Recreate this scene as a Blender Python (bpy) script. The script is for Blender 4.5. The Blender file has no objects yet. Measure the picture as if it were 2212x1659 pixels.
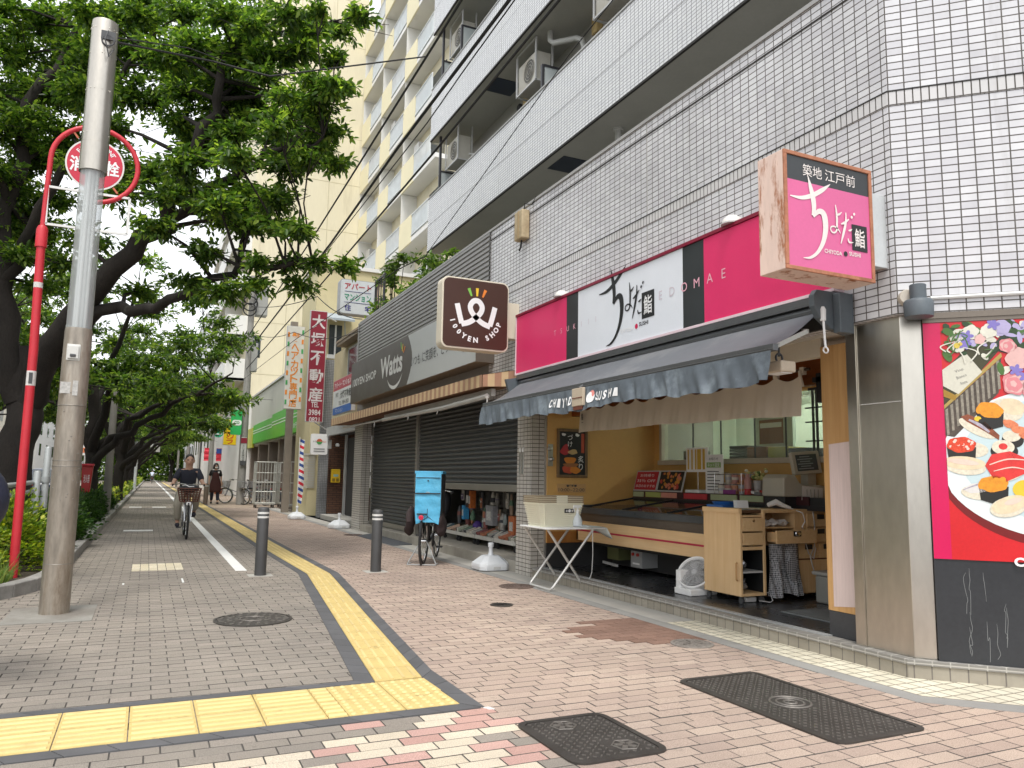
import bpy, bmesh, math, random
import numpy as np
from mathutils import Vector, Matrix
S = bpy.context.scene
COL = S.collection
R = math.radians
random.seed(7)

# ------------------------------------------------------------------ camera
YAW, PITCH, ROLL = R(25.098), R(7.093), R(0.985)
fw = Vector((math.sin(YAW)*math.cos(PITCH), math.cos(YAW)*math.cos(PITCH), math.sin(PITCH)))
r0 = Vector((math.cos(YAW), -math.sin(YAW), 0)); u0 = r0.cross(fw)
rr = math.cos(ROLL)*r0+math.sin(ROLL)*u0; uu = -math.sin(ROLL)*r0+math.cos(ROLL)*u0
cam = bpy.data.cameras.new('camera'); cam_o = bpy.data.objects.new('camera', cam); COL.objects.link(cam_o)
cam.sensor_width = 36; cam.lens = 1662/2212*36; cam.clip_start = .05; cam.clip_end = 2000
mw = Matrix((rr, uu, -fw)).transposed().to_4x4(); mw.translation = (0, 0, 1.2)
cam_o.matrix_world = mw
S.camera = cam_o
# ------------------------------------------------------------------ light
SUN_EL, SUN_AZ = R(62), R(205)          # azimuth clockwise from +Y: behind the camera, a little to the left
w = bpy.data.worlds.new('World'); S.world = w; w.use_nodes = True
nt = w.node_tree; bg = nt.nodes['Background']
sky = nt.nodes.new('ShaderNodeTexSky'); sky.sky_type = 'NISHITA'; sky.sun_disc = False
sky.sun_elevation = SUN_EL; sky.sun_rotation = SUN_AZ; sky.dust_density = 4; sky.air_density = 1.5
hs = nt.nodes.new('ShaderNodeHueSaturation'); hs.inputs['Saturation'].default_value = .22
mx = nt.nodes.new('ShaderNodeMix'); mx.data_type = 'RGBA'; mx.inputs['Factor'].default_value = .6
mx.inputs[7].default_value = (8.4, 8.6, 8.9, 1)      # even white cloud deck
nt.links.new(sky.outputs[0], hs.inputs['Color']); nt.links.new(hs.outputs[0], mx.inputs[6])
nt.links.new(mx.outputs[2], bg.inputs['Color']); bg.inputs['Strength'].default_value = .15
sl = bpy.data.lights.new('sun', 'SUN'); so = bpy.data.objects.new('sun', sl); COL.objects.link(so)
sl.energy = 1.5; sl.angle = R(14); sl.color = (1, .955, .89)
sd = Vector((math.sin(SUN_AZ)*math.cos(SUN_EL), math.cos(SUN_AZ)*math.cos(SUN_EL), math.sin(SUN_EL)))
so.rotation_euler = sd.to_track_quat('Z', 'Y').to_euler()
S.view_settings.view_transform = 'Standard'; S.view_settings.look = 'None'
S.view_settings.exposure = .58; S.view_settings.gamma = 1
S.cycles.max_bounces = 8; S.cycles.transparent_max_bounces = 24; S.cycles.use_denoising = True

# ------------------------------------------------------------------ materials
MATS = {}
def lin(h):
    h = h.lstrip('#'); o = []
    for i in (0, 2, 4):
        c = int(h[i:i+2], 16)/255
        o.append(c/12.92 if c <= .04045 else ((c+.055)/1.055)**2.4)
    return tuple(o)
def col(c):
    if isinstance(c, str): c = lin(c)
    return (c[0], c[1], c[2], 1)
class NT:
    def __init__(s, m): s.t = m.node_tree; s.n = s.t.nodes; s.l = s.t.links
    def new(s, k, **kw):
        n = s.n.new(k)
        for a, b in kw.items(): setattr(n, a, b)
        return n
    def link(s, a, b): s.l.new(a, b)
    def noise(s, vec, sc, det=4, rough=.6):
        n = s.new('ShaderNodeTexNoise'); n.inputs['Scale'].default_value = sc; n.inputs['Detail'].default_value = det
        n.inputs['Roughness'].default_value = rough
        if vec is not None: s.link(vec, n.inputs['Vector'])
        return n.outputs['Fac']
    def ramp(s, f, a, b, ca=(0, 0, 0, 1), cb=(1, 1, 1, 1)):
        r = s.new('ShaderNodeValToRGB'); e = r.color_ramp.elements
        e[0].position = a; e[1].position = b; e[0].color = ca; e[1].color = cb
        s.link(f, r.inputs[0]); return r.outputs[0]
    def mix(s, f, a, b, blend='MIX'):
        m = s.new('ShaderNodeMix', data_type='RGBA', blend_type=blend)
        for v, i in ((f, 0), (a, 6), (b, 7)):
            if isinstance(v, (int, float)): m.inputs[i].default_value = v
            elif isinstance(v, tuple): m.inputs[i].default_value = v
            else: s.link(v, m.inputs[i])
        return m.outputs[2]
    def math(s, op, a, b=0.):
        m = s.new('ShaderNodeMath', operation=op)
        for v, i in ((a, 0), (b, 1)):
            if isinstance(v, (int, float)): m.inputs[i].default_value = v
            else: s.link(v, m.inputs[i])
        return m.outputs[0]
def new_mat(name):
    m = bpy.data.materials.new(name); m.use_nodes = True
    t = NT(m); b = m.node_tree.nodes['Principled BSDF']
    return m, t, b
def bump(t, b, h, dist=.002, st=1.):
    n = t.new('ShaderNodeBump'); n.inputs['Distance'].default_value = dist; n.inputs['Strength'].default_value = st
    t.link(h, n.inputs['Height']); t.link(n.outputs[0], b.inputs['Normal'])
def mat(name, c, rough=.6, metal=0., var=.12, sc=3., fine=60., bm=0., spec=.5, dirt=None, dscale=1.2, dth=(.5, .75), stretch=None, island=0.):
    """plain procedural surface: base colour with blotchy and fine variation, optional dirt patches"""
    if name in MATS: return MATS[name]
    m, t, b = new_mat(name); MATS[name] = m
    tc = t.new('ShaderNodeTexCoord').outputs['Object']
    if stretch:
        mp = t.new('ShaderNodeMapping'); mp.inputs['Scale'].default_value = stretch; t.link(tc, mp.inputs[0]); tc = mp.outputs[0]
    c = col(c)
    n1 = t.noise(tc, sc, 5); n2 = t.noise(tc, fine, 3)
    f = t.math('ADD', t.math('MULTIPLY', n1, .65), t.math('MULTIPLY', n2, .35))
    f = t.ramp(f, .3, .7)
    lo = tuple(max(0, x*(1-var)) for x in c[:3])+(1,); hi = tuple(min(1, x*(1+var)) for x in c[:3])+(1,)
    cc = t.mix(f, lo, hi)
    if island:
        g = t.new('ShaderNodeNewGeometry').outputs['Random Per Island']
        cc = t.mix(1., cc, t.ramp(g, 0, 1, (1-island,)*3+(1,), (1,)*3+(1,)), 'MULTIPLY')
    if dirt:
        d = t.ramp(t.noise(tc, dscale, 8, .7), dth[0], dth[1])
        cc = t.mix(d, cc, col(dirt))
    t.link(cc, b.inputs['Base Color'])
    r = t.math('ADD', t.math('MULTIPLY', n1, .18), max(.02, rough-.09)); t.link(r, b.inputs['Roughness'])
    b.inputs['Metallic'].default_value = metal; b.inputs['Specular IOR Level'].default_value = spec
    if bm: bump(t, b, n2, bm)
    return m
def mat_grid(name, c1, c2, cm, bw, rh, ms, rough=.35, offset=0., off2=2, bm=.002, var=.1, shift=(0, 0), dirt=None, squash=1.):
    """tile / brick pattern on metre UVs"""
    if name in MATS: return MATS[name]
    m, t, b = new_mat(name); MATS[name] = m
    uv = t.new('ShaderNodeTexCoord').outputs['UV']
    mp = t.new('ShaderNodeMapping'); mp.inputs['Location'].default_value = (shift[0], shift[1], 0); t.link(uv, mp.inputs[0])
    br = t.new('ShaderNodeTexBrick', offset=offset, offset_frequency=off2, squash=squash)
    for k, v in (('Scale', 1), ('Mortar Size', ms), ('Mortar Smooth', .1), ('Bias', 0), ('Brick Width', bw), ('Row Height', rh)): br.inputs[k].default_value = v
    br.inputs['Color1'].default_value = col(c1); br.inputs['Color2'].default_value = col(c2); br.inputs['Mortar'].default_value = col(cm)
    t.link(mp.outputs[0], br.inputs['Vector'])
    oc = t.new('ShaderNodeTexCoord').outputs['Object']
    n1 = t.ramp(t.noise(oc, 1.1, 6, .65), .3, .7, (1-var,)*3+(1,), (1+var*.3,)*3+(1,))
    n2 = t.ramp(t.noise(oc, 9, 4), .3, .7, (1-var*.5,)*3+(1,), (1,)*3+(1,))
    cc = t.mix(1., t.mix(1., br.outputs['Color'], n1, 'MULTIPLY'), n2, 'MULTIPLY')
    if dirt:
        st = t.new('ShaderNodeMapping'); st.inputs['Scale'].default_value = (2.2, 2.2, .25); t.link(oc, st.inputs[0])
        d = t.ramp(t.noise(st.outputs[0], 1.6, 7, .7), .56, .8, (0, 0, 0, 1), (.55, .55, .55, 1))
        cc = t.mix(d, cc, col(dirt))
    t.link(cc, b.inputs['Base Color'])
    t.link(t.ramp(br.outputs['Fac'], 0, 1, (rough,)*3+(1,), (.9,)*3+(1,)), b.inputs['Roughness'])
    inv = t.math('SUBTRACT', 1., br.outputs['Fac'])
    if bm: bump(t, b, inv, bm)
    return m
def mat_glass(name, tint=(.9, .95, .93), refl=.12, alpha=.12):
    if name in MATS: return MATS[name]
    m, t, b = new_mat(name); MATS[name] = m
    out = m.node_tree.nodes['Material Output']
    tr = t.new('ShaderNodeBsdfTransparent'); tr.inputs[0].default_value = tint+(1,)
    gl = t.new('ShaderNodeBsdfGlossy'); gl.inputs['Roughness'].default_value = .03
    df = t.new('ShaderNodeBsdfDiffuse'); df.inputs[0].default_value = (.6, .63, .62, 1)
    fr = t.new('ShaderNodeLayerWeight'); fr.inputs[0].default_value = .5
    a = t.new('ShaderNodeMixShader'); a.inputs[0].default_value = alpha; t.link(tr.outputs[0], a.inputs[1]); t.link(df.outputs[0], a.inputs[2])
    x = t.new('ShaderNodeMixShader'); t.link(t.math('MINIMUM', t.math('ADD', t.math('MULTIPLY', t.math('POWER', fr.outputs['Facing'], 4.), .55), refl), 1.), x.inputs[0])
    t.link(a.outputs[0], x.inputs[1]); t.link(gl.outputs[0], x.inputs[2]); t.link(x.outputs[0], out.inputs[0])
    return m
def mat_leaf(name, dark, mid, light, trans=.35):
    if name in MATS: return MATS[name]
    m, t, b = new_mat(name); MATS[name] = m
    out = m.node_tree.nodes['Material Output']
    g = t.new('ShaderNodeNewGeometry').outputs['Random Per Island']
    r = t.new('ShaderNodeValToRGB'); e = r.color_ramp.elements
    e[0].color = col(dark); e[1].color = col(light); e[1].position = 1.; k = r.color_ramp.elements.new(.6); k.color = col(mid)
    t.link(g, r.inputs[0])
    oc = t.new('ShaderNodeTexCoord').outputs['Object']
    cc = t.mix(1., r.outputs[0], t.ramp(t.noise(oc, .8, 3), .35, .65, (.55, .6, .55, 1), (1.3, 1.3, 1.15, 1)), 'MULTIPLY')
    t.link(cc, b.inputs['Base Color']); b.inputs['Roughness'].default_value = .38; b.inputs['Specular IOR Level'].default_value = .45
    tl = t.new('ShaderNodeBsdfTranslucent'); t.link(t.mix(1., cc, (1.5, 1.6, .7, 1), 'MULTIPLY'), tl.inputs[0])
    x = t.new('ShaderNodeMixShader'); x.inputs[0].default_value = trans
    t.link(b.outputs[0], x.inputs[1]); t.link(tl.outputs[0], x.inputs[2]); t.link(x.outputs[0], out.inputs[0])
    return m
def mat_wood(name, c, c2, scale=1., axis=2, rough=.45):
    if name in MATS: return MATS[name]
    m, t, b = new_mat(name); MATS[name] = m
    oc = t.new('ShaderNodeTexCoord').outputs['Object']
    mp = t.new('ShaderNodeMapping'); sc = [28*scale]*3; sc[axis] = 1.3*scale; mp.inputs['Scale'].default_value = sc; t.link(oc, mp.inputs[0])
    f = t.ramp(t.noise(mp.outputs[0], 1.4, 5, .6), .32, .68)
    big = t.ramp(t.noise(oc, 1.5, 3), .3, .7, (.88, .88, .88, 1), (1.05, 1.05, 1.05, 1))
    t.link(t.mix(1., t.mix(f, col(c), col(c2)), big, 'MULTIPLY'), b.inputs['Base Color'])
    b.inputs['Roughness'].default_value = rough; bump(t, b, f, .0004)
    return m
def mat_stripes(name, ca, cb, period, axis=1, rough=.8, duty=.5):
    if name in MATS: return MATS[name]
    m, t, b = new_mat(name); MATS[name] = m
    uv = t.new('ShaderNodeTexCoord').outputs['UV']; sp = t.new('ShaderNodeSeparateXYZ'); t.link(uv, sp.inputs[0])
    f = t.math('FRACT', t.math('DIVIDE', sp.outputs[axis], period))
    k = t.math('GREATER_THAN', f, duty)
    oc = t.new('ShaderNodeTexCoord').outputs['Object']
    n = t.ramp(t.noise(oc, 3, 6), .3, .7, (.82, .82, .82, 1), (1, 1, 1, 1))
    t.link(t.mix(1., t.mix(k, col(ca), col(cb)), n, 'MULTIPLY'), b.inputs['Base Color']); b.inputs['Roughness'].default_value = rough
    return m

# ------------------------------------------------------------------ mesh builder
ORG = {}
_txt = {}
def text_geo(body, bold=0.):
    k = (body, bold)
    if k in _txt: return _txt[k]
    c = bpy.data.curves.new('t', 'FONT'); c.body = body; c.size = 1; c.offset = bold; c.resolution_u = 3
    o = bpy.data.objects.new('t', c); COL.objects.link(o)
    m = bpy.data.meshes.new_from_object(o.evaluated_get(bpy.context.evaluated_depsgraph_get()))
    v = [(a.co.x, a.co.y) for a in m.vertices]; f = [tuple(p.vertices) for p in m.polygons]
    bpy.data.objects.remove(o); bpy.data.curves.remove(c); bpy.data.meshes.remove(m)
    _txt[k] = (v, f); return _txt[k]
class MB:
    def __init__(s): s.v = []; s.f = []; s.m = []
    def add(s, v, f, mi=0):
        n = len(s.v); s.v += [tuple(p) for p in v]
        for q in f: s.f.append(tuple(i+n for i in q)); s.m.append(mi)
        return s
    def box(s, x0, x1, y0, y1, z0, z1, mi=0):
        if x0 > x1: x0, x1 = x1, x0
        if y0 > y1: y0, y1 = y1, y0
        if z0 > z1: z0, z1 = z1, z0
        return s.add([(x0, y0, z0), (x1, y0, z0), (x1, y1, z0), (x0, y1, z0), (x0, y0, z1), (x1, y0, z1), (x1, y1, z1), (x0, y1, z1)],
                     [(3, 2, 1, 0), (4, 5, 6, 7), (0, 1, 5, 4), (1, 2, 6, 5), (2, 3, 7, 6), (3, 0, 4, 7)], mi)
    def obox(s, c, u, v, w, mi=0):
        c, u, v, w = Vector(c), Vector(u), Vector(v), Vector(w)
        p = [c+a*u+b*v+d*w for d in (-.5, .5) for a, b in ((-.5, -.5), (.5, -.5), (.5, .5), (-.5, .5))]
        f = [(3, 2, 1, 0), (4, 5, 6, 7), (0, 1, 5, 4), (1, 2, 6, 5), (2, 3, 7, 6), (3, 0, 4, 7)]
        if u.cross(v).dot(w) < 0: f = [q[::-1] for q in f]
        return s.add(p, f, mi)
    def beam(s, a, b, wd, ht, mi=0, up=(0, 0, 1)):
        a, b = Vector(a), Vector(b); d = b-a; up = Vector(up)
        if abs(d.normalized().dot(up)) > .98: up = Vector((1, 0, 0))
        sd = d.cross(up).normalized(); t = sd.cross(d).normalized()
        return s.obox((a+b)/2, d, sd*wd, t*ht, mi)
    def quad(s, a, b, c, d, mi=0): return s.add([a, b, c, d], [(0, 1, 2, 3)], mi)
    def poly(s, pts, mi=0): return s.add(pts, [tuple(range(len(pts)))], mi)
    def prism(s, pts, d, mi=0, mi_side=None):
        """flat outline pts (3D) pushed along vector d; closed"""
        n = len(pts); d = Vector(d); a = [Vector(p) for p in pts]; b = [p+d for p in a]
        nrm = Vector((0, 0, 0))
        for i in range(n): nrm += a[i].cross(a[(i+1) % n])
        fl = nrm.dot(d) > 0
        f1 = tuple(range(n)); f2 = tuple(range(n, 2*n))
        fs = [f1[::-1], f2] if fl else [f1, f2[::-1]]
        s.add(a+b, fs, mi); base = len(s.v)-2*n
        for i in range(n):
            j = (i+1) % n; q = (base+i, base+j, base+n+j, base+n+i)
            s.f.append(q if fl else q[::-1]); s.m.append(mi if mi_side is None else mi_side)
        return s
    def tube(s, pts, r, n=8, mi=0, cap=True):
        P = [Vector(p) for p in pts]; k = len(P); rs = r if isinstance(r, (list, tuple)) else [r]*k
        t0 = (P[1]-P[0]).normalized(); ref = Vector((0, 0, 1)) if abs(t0.z) < .9 else Vector((1, 0, 0))
        nx = t0.cross(ref).normalized(); V = []; base = len(s.v)
        for i in range(k):
            t = (P[min(i+1, k-1)]-P[max(i-1, 0)]).normalized()
            nx = (nx-t*nx.dot(t)).normalized(); ny = t.cross(nx)
            for j in range(n):
                a = 2*math.pi*j/n; V.append(P[i]+(nx*math.cos(a)+ny*math.sin(a))*rs[i])
        F = [(i*n+j, i*n+(j+1) % n, (i+1)*n+(j+1) % n, (i+1)*n+j) for i in range(k-1) for j in range(n)]
        if cap: F += [tuple(range(n))[::-1], tuple(range((k-1)*n, k*n))]
        return s.add(V, F, mi)
    def lathe(s, prof, c=(0, 0, 0), n=20, mi=0, ax=None, cap=True):
        """prof of (r, h); axis +Z or vector ax"""
        c = Vector(c); az = Vector(ax).normalized() if ax else Vector((0, 0, 1))
        ux = az.orthogonal().normalized() if ax else Vector((1, 0, 0)); uy = az.cross(ux)
        V = [c+az*h+(ux*math.cos(2*math.pi*j/n)+uy*math.sin(2*math.pi*j/n))*r for r, h in prof for j in range(n)]
        k = len(prof)
        F = [(i*n+j, i*n+(j+1) % n, (i+1)*n+(j+1) % n, (i+1)*n+j) for i in range(k-1) for j in range(n)]
        if cap: F += [tuple(range(n))[::-1], tuple(range((k-1)*n, k*n))]
        return s.add(V, F, mi)
    def ell(s, c, rx, ry, rz, mi=0, n=12, k=8):
        prof = [(math.sin(math.pi*i/k), -math.cos(math.pi*i/k)) for i in range(k+1)]
        b = len(s.v); s.lathe([(max(.001, r), h) for r, h in prof], n=n, mi=mi, cap=False)
        for i in range(b, len(s.v)): x, y, z = s.v[i]; s.v[i] = (c[0]+x*rx, c[1]+y*ry, c[2]+z*rz)
        return s
    def torus(s, c, R_, r, ax=(0, 0, 1), n=32, k=8, mi=0, a0=0, a1=2*math.pi):
        az = Vector(ax).normalized(); ux = az.orthogonal().normalized(); uy = az.cross(ux); c = Vector(c)
        full = abs(a1-a0-2*math.pi) < 1e-6; m = n if full else n+1; V = []
        for i in range(m):
            a = a0+(a1-a0)*i/n; d = ux*math.cos(a)+uy*math.sin(a)
            for j in range(k):
                b = 2*math.pi*j/k; V.append(c+d*(R_+r*math.cos(b))+az*(r*math.sin(b)))
        F = [((i % m)*k+j, ((i+1) % m)*k+j, ((i+1) % m)*k+(j+1) % k, (i % m)*k+(j+1) % k) for i in range(n) for j in range(k)]
        return s.add(V, F, mi)
    def disc(s, c, r, ax, n=32, mi=0, r0=0, u=None):
        az = Vector(ax).normalized(); ux = Vector(u) if u else az.orthogonal().normalized(); uy = az.cross(ux); c = Vector(c)
        p = [c+(ux*math.cos(2*math.pi*i/n)+uy*math.sin(2*math.pi*i/n))*r for i in range(n)]
        if not r0: return s.poly(p, mi)
        q = [c+(ux*math.cos(2*math.pi*i/n)+uy*math.sin(2*math.pi*i/n))*r0 for i in range(n)]
        return s.add(p+q, [(i, (i+1) % n, n+(i+1) % n, n+i) for i in range(n)], mi)
    def text(s, body, o, u, v, w=None, h=None, mi=0, bold=.0, just='c', shear=0.):
        """text laid on plane with origin o (centre), unit axes u (reading) and v (up), fitted to w x h"""
        V, F = text_geo(body, bold)
        if not V: return s
        xs = [a[0] for a in V]; ys = [a[1] for a in V]; x0, x1, y0, y1 = min(xs), max(xs), min(ys), max(ys)
        if w and h: sx, sy = w/(x1-x0), h/(y1-y0)
        elif h: sx = sy = h/(y1-y0)
        else: sx = sy = w/(x1-x0)
        o, u, v = Vector(o), Vector(u), Vector(v)
        cx = (x0+x1)/2 if just == 'c' else x0; cy = (y0+y1)/2
        return s.add([o+u*((a-cx)*sx+shear*(b-cy)*sy)+v*((b-cy)*sy) for a, b in V], F, mi)
    def strokes(s, polylines, o, u, v, mi=0):
        """brush strokes: each a list of (x, y, half width) in plane coordinates"""
        o, u, v = Vector(o), Vector(u), Vector(v); nn = u.cross(v)*.0006; o = o-nn
        for pl in polylines:
            P = []; o = o+nn
            for i in range(len(pl)-1):                       # smooth by Catmull-Rom
                p0 = pl[max(i-1, 0)]; p1 = pl[i]; p2 = pl[i+1]; p3 = pl[min(i+2, len(pl)-1)]
                for k in range(5):
                    t = k/5
                    P.append(tuple(.5*((2*b)+(c-a)*t+(2*a-5*b+4*c-d)*t*t+(3*b-a-3*c+d)*t**3) for a, b, c, d in zip(p0, p1, p2, p3)))
            P.append(pl[-1]); L = []; Rr = []
            for i, (x, y, hw) in enumerate(P):
                a = P[max(i-1, 0)]; b = P[min(i+1, len(P)-1)]; dx, dy = b[0]-a[0], b[1]-a[1]; q = math.hypot(dx, dy) or 1
                L.append(o+u*(x-dy/q*hw)+v*(y+dx/q*hw)); Rr.append(o+u*(x+dy/q*hw)+v*(y-dx/q*hw))
            n = len(P); s.add(L+Rr, [(i, n+i, n+i+1, i+1) for i in range(n-1)], mi)
        return s
    def build(s, name, mats, parent=None, bev=0., smooth=False, ang=40, seg=2, local=False):
        me = bpy.data.meshes.new(name); o = bpy.data.objects.new(name, me); COL.objects.link(o)
        org = Vector((0, 0, 0))
        if parent is not None:
            o.parent = parent; org = ORG.get(parent.name, Vector((0, 0, 0)))
            if local: org = Vector((0, 0, 0))
        ORG[o.name] = org
        me.from_pydata([tuple(Vector(p)-org) for p in s.v] if org.length else s.v, [], s.f)
        if not isinstance(mats, (list, tuple)): mats = [mats]
        for m in mats: me.materials.append(m)
        me.polygons.foreach_set('material_index', s.m)
        uvl = me.uv_layers.new(name='uv'); n_l = len(me.loops)
        vs = np.array(s.v, float).reshape(-1, 3); uv = np.zeros((n_l, 2))
        nr = np.zeros((len(me.polygons), 3)); me.polygons.foreach_get('normal', nr.ravel()) if False else None
        nr = np.array([p.normal[:] for p in me.polygons]) if len(me.polygons) < 60000 else None
        if nr is not None and len(nr):
            li = np.zeros(n_l, int); me.loops.foreach_get('vertex_index', li)
            tot = np.array([len(f) for f in s.f]); pi = np.repeat(np.arange(len(s.f)), tot)
            N = nr[pi]; P = vs[li]
            hor = np.abs(N[:, 2]) > .9
            tx, ty = -N[:, 1], N[:, 0]; q = np.hypot(tx, ty); q[q == 0] = 1
            sg = np.where(np.abs(tx) > np.abs(ty), np.sign(tx), np.sign(ty)); sg[sg == 0] = 1   # same direction on both sides
            uv[:, 0] = np.where(hor, P[:, 0], (P[:, 0]*tx+P[:, 1]*ty)/q*sg); uv[:, 1] = np.where(hor, P[:, 1], P[:, 2])
            uvl.data.foreach_set('uv', uv.ravel())
        if smooth:
            me.polygons.foreach_set('use_smooth', [True]*len(me.polygons)); me.set_sharp_from_angle(angle=R(ang))
        me.update()
        if bev:
            b = o.modifiers.new('bevel', 'BEVEL'); b.width = bev; b.segments = seg; b.limit_method = 'ANGLE'; b.angle_limit = R(35)
        return o
def thing(name, label, cat, loc=(0, 0, 0), group=None):
    o = bpy.data.objects.new(name, None); COL.objects.link(o); o.location = loc; o.empty_display_size = .2
    o['label'] = label; o['category'] = cat
    if group: o['group'] = group
    ORG[o.name] = Vector(loc); return o
def tag(o, label, cat, group=None):
    o['label'] = label; o['category'] = cat
    if group: o['group'] = group
    return o
def struct(o, kind='structure'): o['kind'] = kind; return o
def lab(o, l): o['label'] = l; return o
def dup(root, loc=None, rotz=None, label=None, group=None, scale=None):
    def cp(o, par):
        c = o.copy(); COL.objects.link(c)
        if par is not None: c.parent = par
        for ch in list(o.children): cp(ch, c)
        return c
    r = cp(root, None)
    if loc is not None: r.location = loc
    if rotz is not None: r.rotation_euler = (0, 0, rotz)
    if label: r['label'] = label
    if group: r['group'] = group
    if scale: r.scale = (scale,)*3
    return r
X_, Y_, Z_ = Vector((1, 0, 0)), Vector((0, 1, 0)), Vector((0, 0, 1))
# common materials
white_paint = mat('white_paint', (.72, .72, .70), .45, var=.05)
white_plastic = mat('white_plastic', (.82, .82, .81), .35, var=.05)
black_paint = mat('black_paint', (.02, .02, .022), .4, var=.2)
black_rubber = mat('black_rubber', (.02, .02, .02), .75, var=.2)
steel = mat('brushed_steel', (.55, .53, .49), .38, metal=1., var=.12, sc=2, fine=30)
chrome = mat('chrome', (.7, .7, .7), .2, metal=1., var=.04)
grey_metal = mat('grey_metal', (.33, .34, .34), .45, var=.12)
light_grey = mat('light_grey', (.5, .5, .49), .5, var=.1)
dark_grey = mat('dark_grey', (.06, .062, .065), .5, var=.2)
red_paint = mat('red_paint', (.5, .02, .035), .4, var=.1)
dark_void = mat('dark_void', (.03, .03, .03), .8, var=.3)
# ================================================================== ground
asphalt = mat('asphalt', (.075, .075, .077), .85, var=.25, sc=2, fine=180, bm=.002)
o = MB().quad((-400, -60, -.14), (400, -60, -.14), (400, 900, -.14), (-400, 900, -.14)).build('road', asphalt); struct(o)
# far pavement (shader joints), near pavement (individual pavers)
pave_far_l = mat_grid('paving_far_left', '#9a9186', '#8b8278', '#5c564f', .2, .1, .006, .8, .5, 2, .001)
pave_far_r = mat_grid('paving_far_right', '#b09d8b', '#a29080', '#6a5f55', .2, .1, .006, .8, .5, 2, .001)
b = MB(); b.quad((-9, 30, -.004), (1.95, 30, -.004), (1.95, 150, -.004), (-9, 150, -.004), 0)
b.quad((1.95, 30, -.004), (8, 30, -.004), (8, 150, -.004), (1.95, 150, -.004), 1)
b.box(-12, 8, 30, 150, -.14, -.02, 0)
struct(b.build('pavement', [pave_far_l, pave_far_r]))

def paver_mat(name, cols, fine=220, dirt=True):
    m, t, bs = new_mat(name); MATS[name] = m
    g = t.new('ShaderNodeNewGeometry').outputs['Random Per Island']
    r = t.new('ShaderNodeValToRGB'); e = r.color_ramp.elements; r.color_ramp.interpolation = 'LINEAR'
    e[0].color = col(cols[0]); e[1].color = col(cols[-1])
    for i, c in enumerate(cols[1:-1]): k = e.new((i+1)/(len(cols)-1)); k.color = col(c)
    t.link(g, r.inputs[0]); oc = t.new('ShaderNodeTexCoord').outputs['Object']
    sp = t.ramp(t.noise(oc, fine, 3, .8), .36, .66, (.58, .56, .54, 1), (1.3, 1.3, 1.3, 1))
    big = t.ramp(t.noise(oc, .55, 7, .62), .32, .68, (.76, .76, .77, 1), (1.1, 1.09, 1.07, 1))
    cc = t.mix(1., t.mix(1., r.outputs[0], sp, 'MULTIPLY'), big, 'MULTIPLY')
    if dirt:
        d = t.ramp(t.noise(oc, 6.5, 6, .72), .62, .72, (0, 0, 0, 1), (.45, .45, .45, 1)); cc = t.mix(d, cc, (.07, .06, .055, 1))
    t.link(cc, bs.inputs['Base Color']); bs.inputs['Roughness'].default_value = .85
    bump(t, bs, t.noise(oc, fine, 3, .8), .0012)
    return m
pv_l = paver_mat('paver_grey', ['#89837b', '#948d84', '#8f887f', '#9b938a'])
pv_r = paver_mat('paver_beige', ['#a59388', '#b4a194', '#ac9a8d', '#bba99b'])
pv_c = paver_mat('paver_cream', ['#c9bda9', '#d8cdb9', '#d2c7b4'])
pv_p = paver_mat('paver_pink', ['#c4a097', '#bb968c', '#cba89e'])
pv_s = paver_mat('paver_small_red', ['#ab9384', '#b59b8c', '#a08779'])
mortar = mat('joint_sand', (.095, .086, .077), .95, var=.3, fine=120)
rng = np.random.default_rng(3)
def kerb_x(y):          # inner edge of the planter kerb
    return -.82+.004*(y-9.7) if y > 9.7 else -.82-.12*(9.7-y)**1.75
def paver_field():
    V, F, M = [], [], []
    L, Wd, g, c = .2, .1, .0034, .002
    def diag(y): return 1.30+(y-4.59)*.1083 if y < 9.85 else 1.87
    for row in range(9, 300):
        y0 = row*Wd
        off = (row % 2)*.1 if y0 > 4.6 else (row % 3)*.0667
        xmin = -6.2 if y0 < 9.2 else -.9
        xmax = 4.46 if y0 > 3.7 else 7.5
        i0 = math.floor((xmin-off)/L); i1 = math.ceil((xmax-off)/L)
        for i in range(i0, i1):
            x0 = i*L+off; x1 = x0+L; xc = x0+.1; yc = y0+.05
            if y0 > 3.7:
                if x1 > 3.99: x1 = 3.99
                if x1-x0 < .03: continue
            mi = 0 if xc < diag(yc) and yc > 3.9 else 1
            if yc < 3.95 and xc < 1.72:
                lim = 3.90 if xc > 1.0 else (3.72 if xc > .62 else 3.62+.0*xc)
                edge = 1.72 if yc > 3.35 else 1.66
                if yc < lim and xc < edge+.02 and xc > -.2-(3.6-yc)*1.2:
                    q = rng.random(); mi = 2 if q < .37 else (3 if q < .8 else 0)
                else: mi = 0
            dz = rng.normal(0, .0007); gg = g if mi == 0 else .0036; ax, ay, bx, by = x0+gg/2, y0+gg/2, x1-gg/2, y0+Wd-gg/2
            n = len(V); z = dz
            V += [(ax, ay, z-.007), (bx, ay, z-.007), (bx, by, z-.007), (ax, by, z-.007),
                  (ax+c, ay+c, z), (bx-c, ay+c, z), (bx-c, by-c, z), (ax+c, by-c, z)]
            F += [(n+4, n+5, n+6, n+7), (n, n+1, n+5, n+4), (n+1, n+2, n+6, n+5), (n+2, n+3, n+7, n+6), (n+3, n, n+4, n+7)]
            M += [mi]+[4]*4
    b = MB(); b.v, b.f, b.m = V, F, M
    b.box(-6.3, 4.46, 3.6, 30, -.14, -.0055, 4); b.box(-6.3, 7.5, .8, 3.6, -.14, -.0055, 4)
    return b
me_b = paver_field()
struct(me_b.build('pavement', [pv_l, pv_r, pv_c, pv_p, mortar]))
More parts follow.
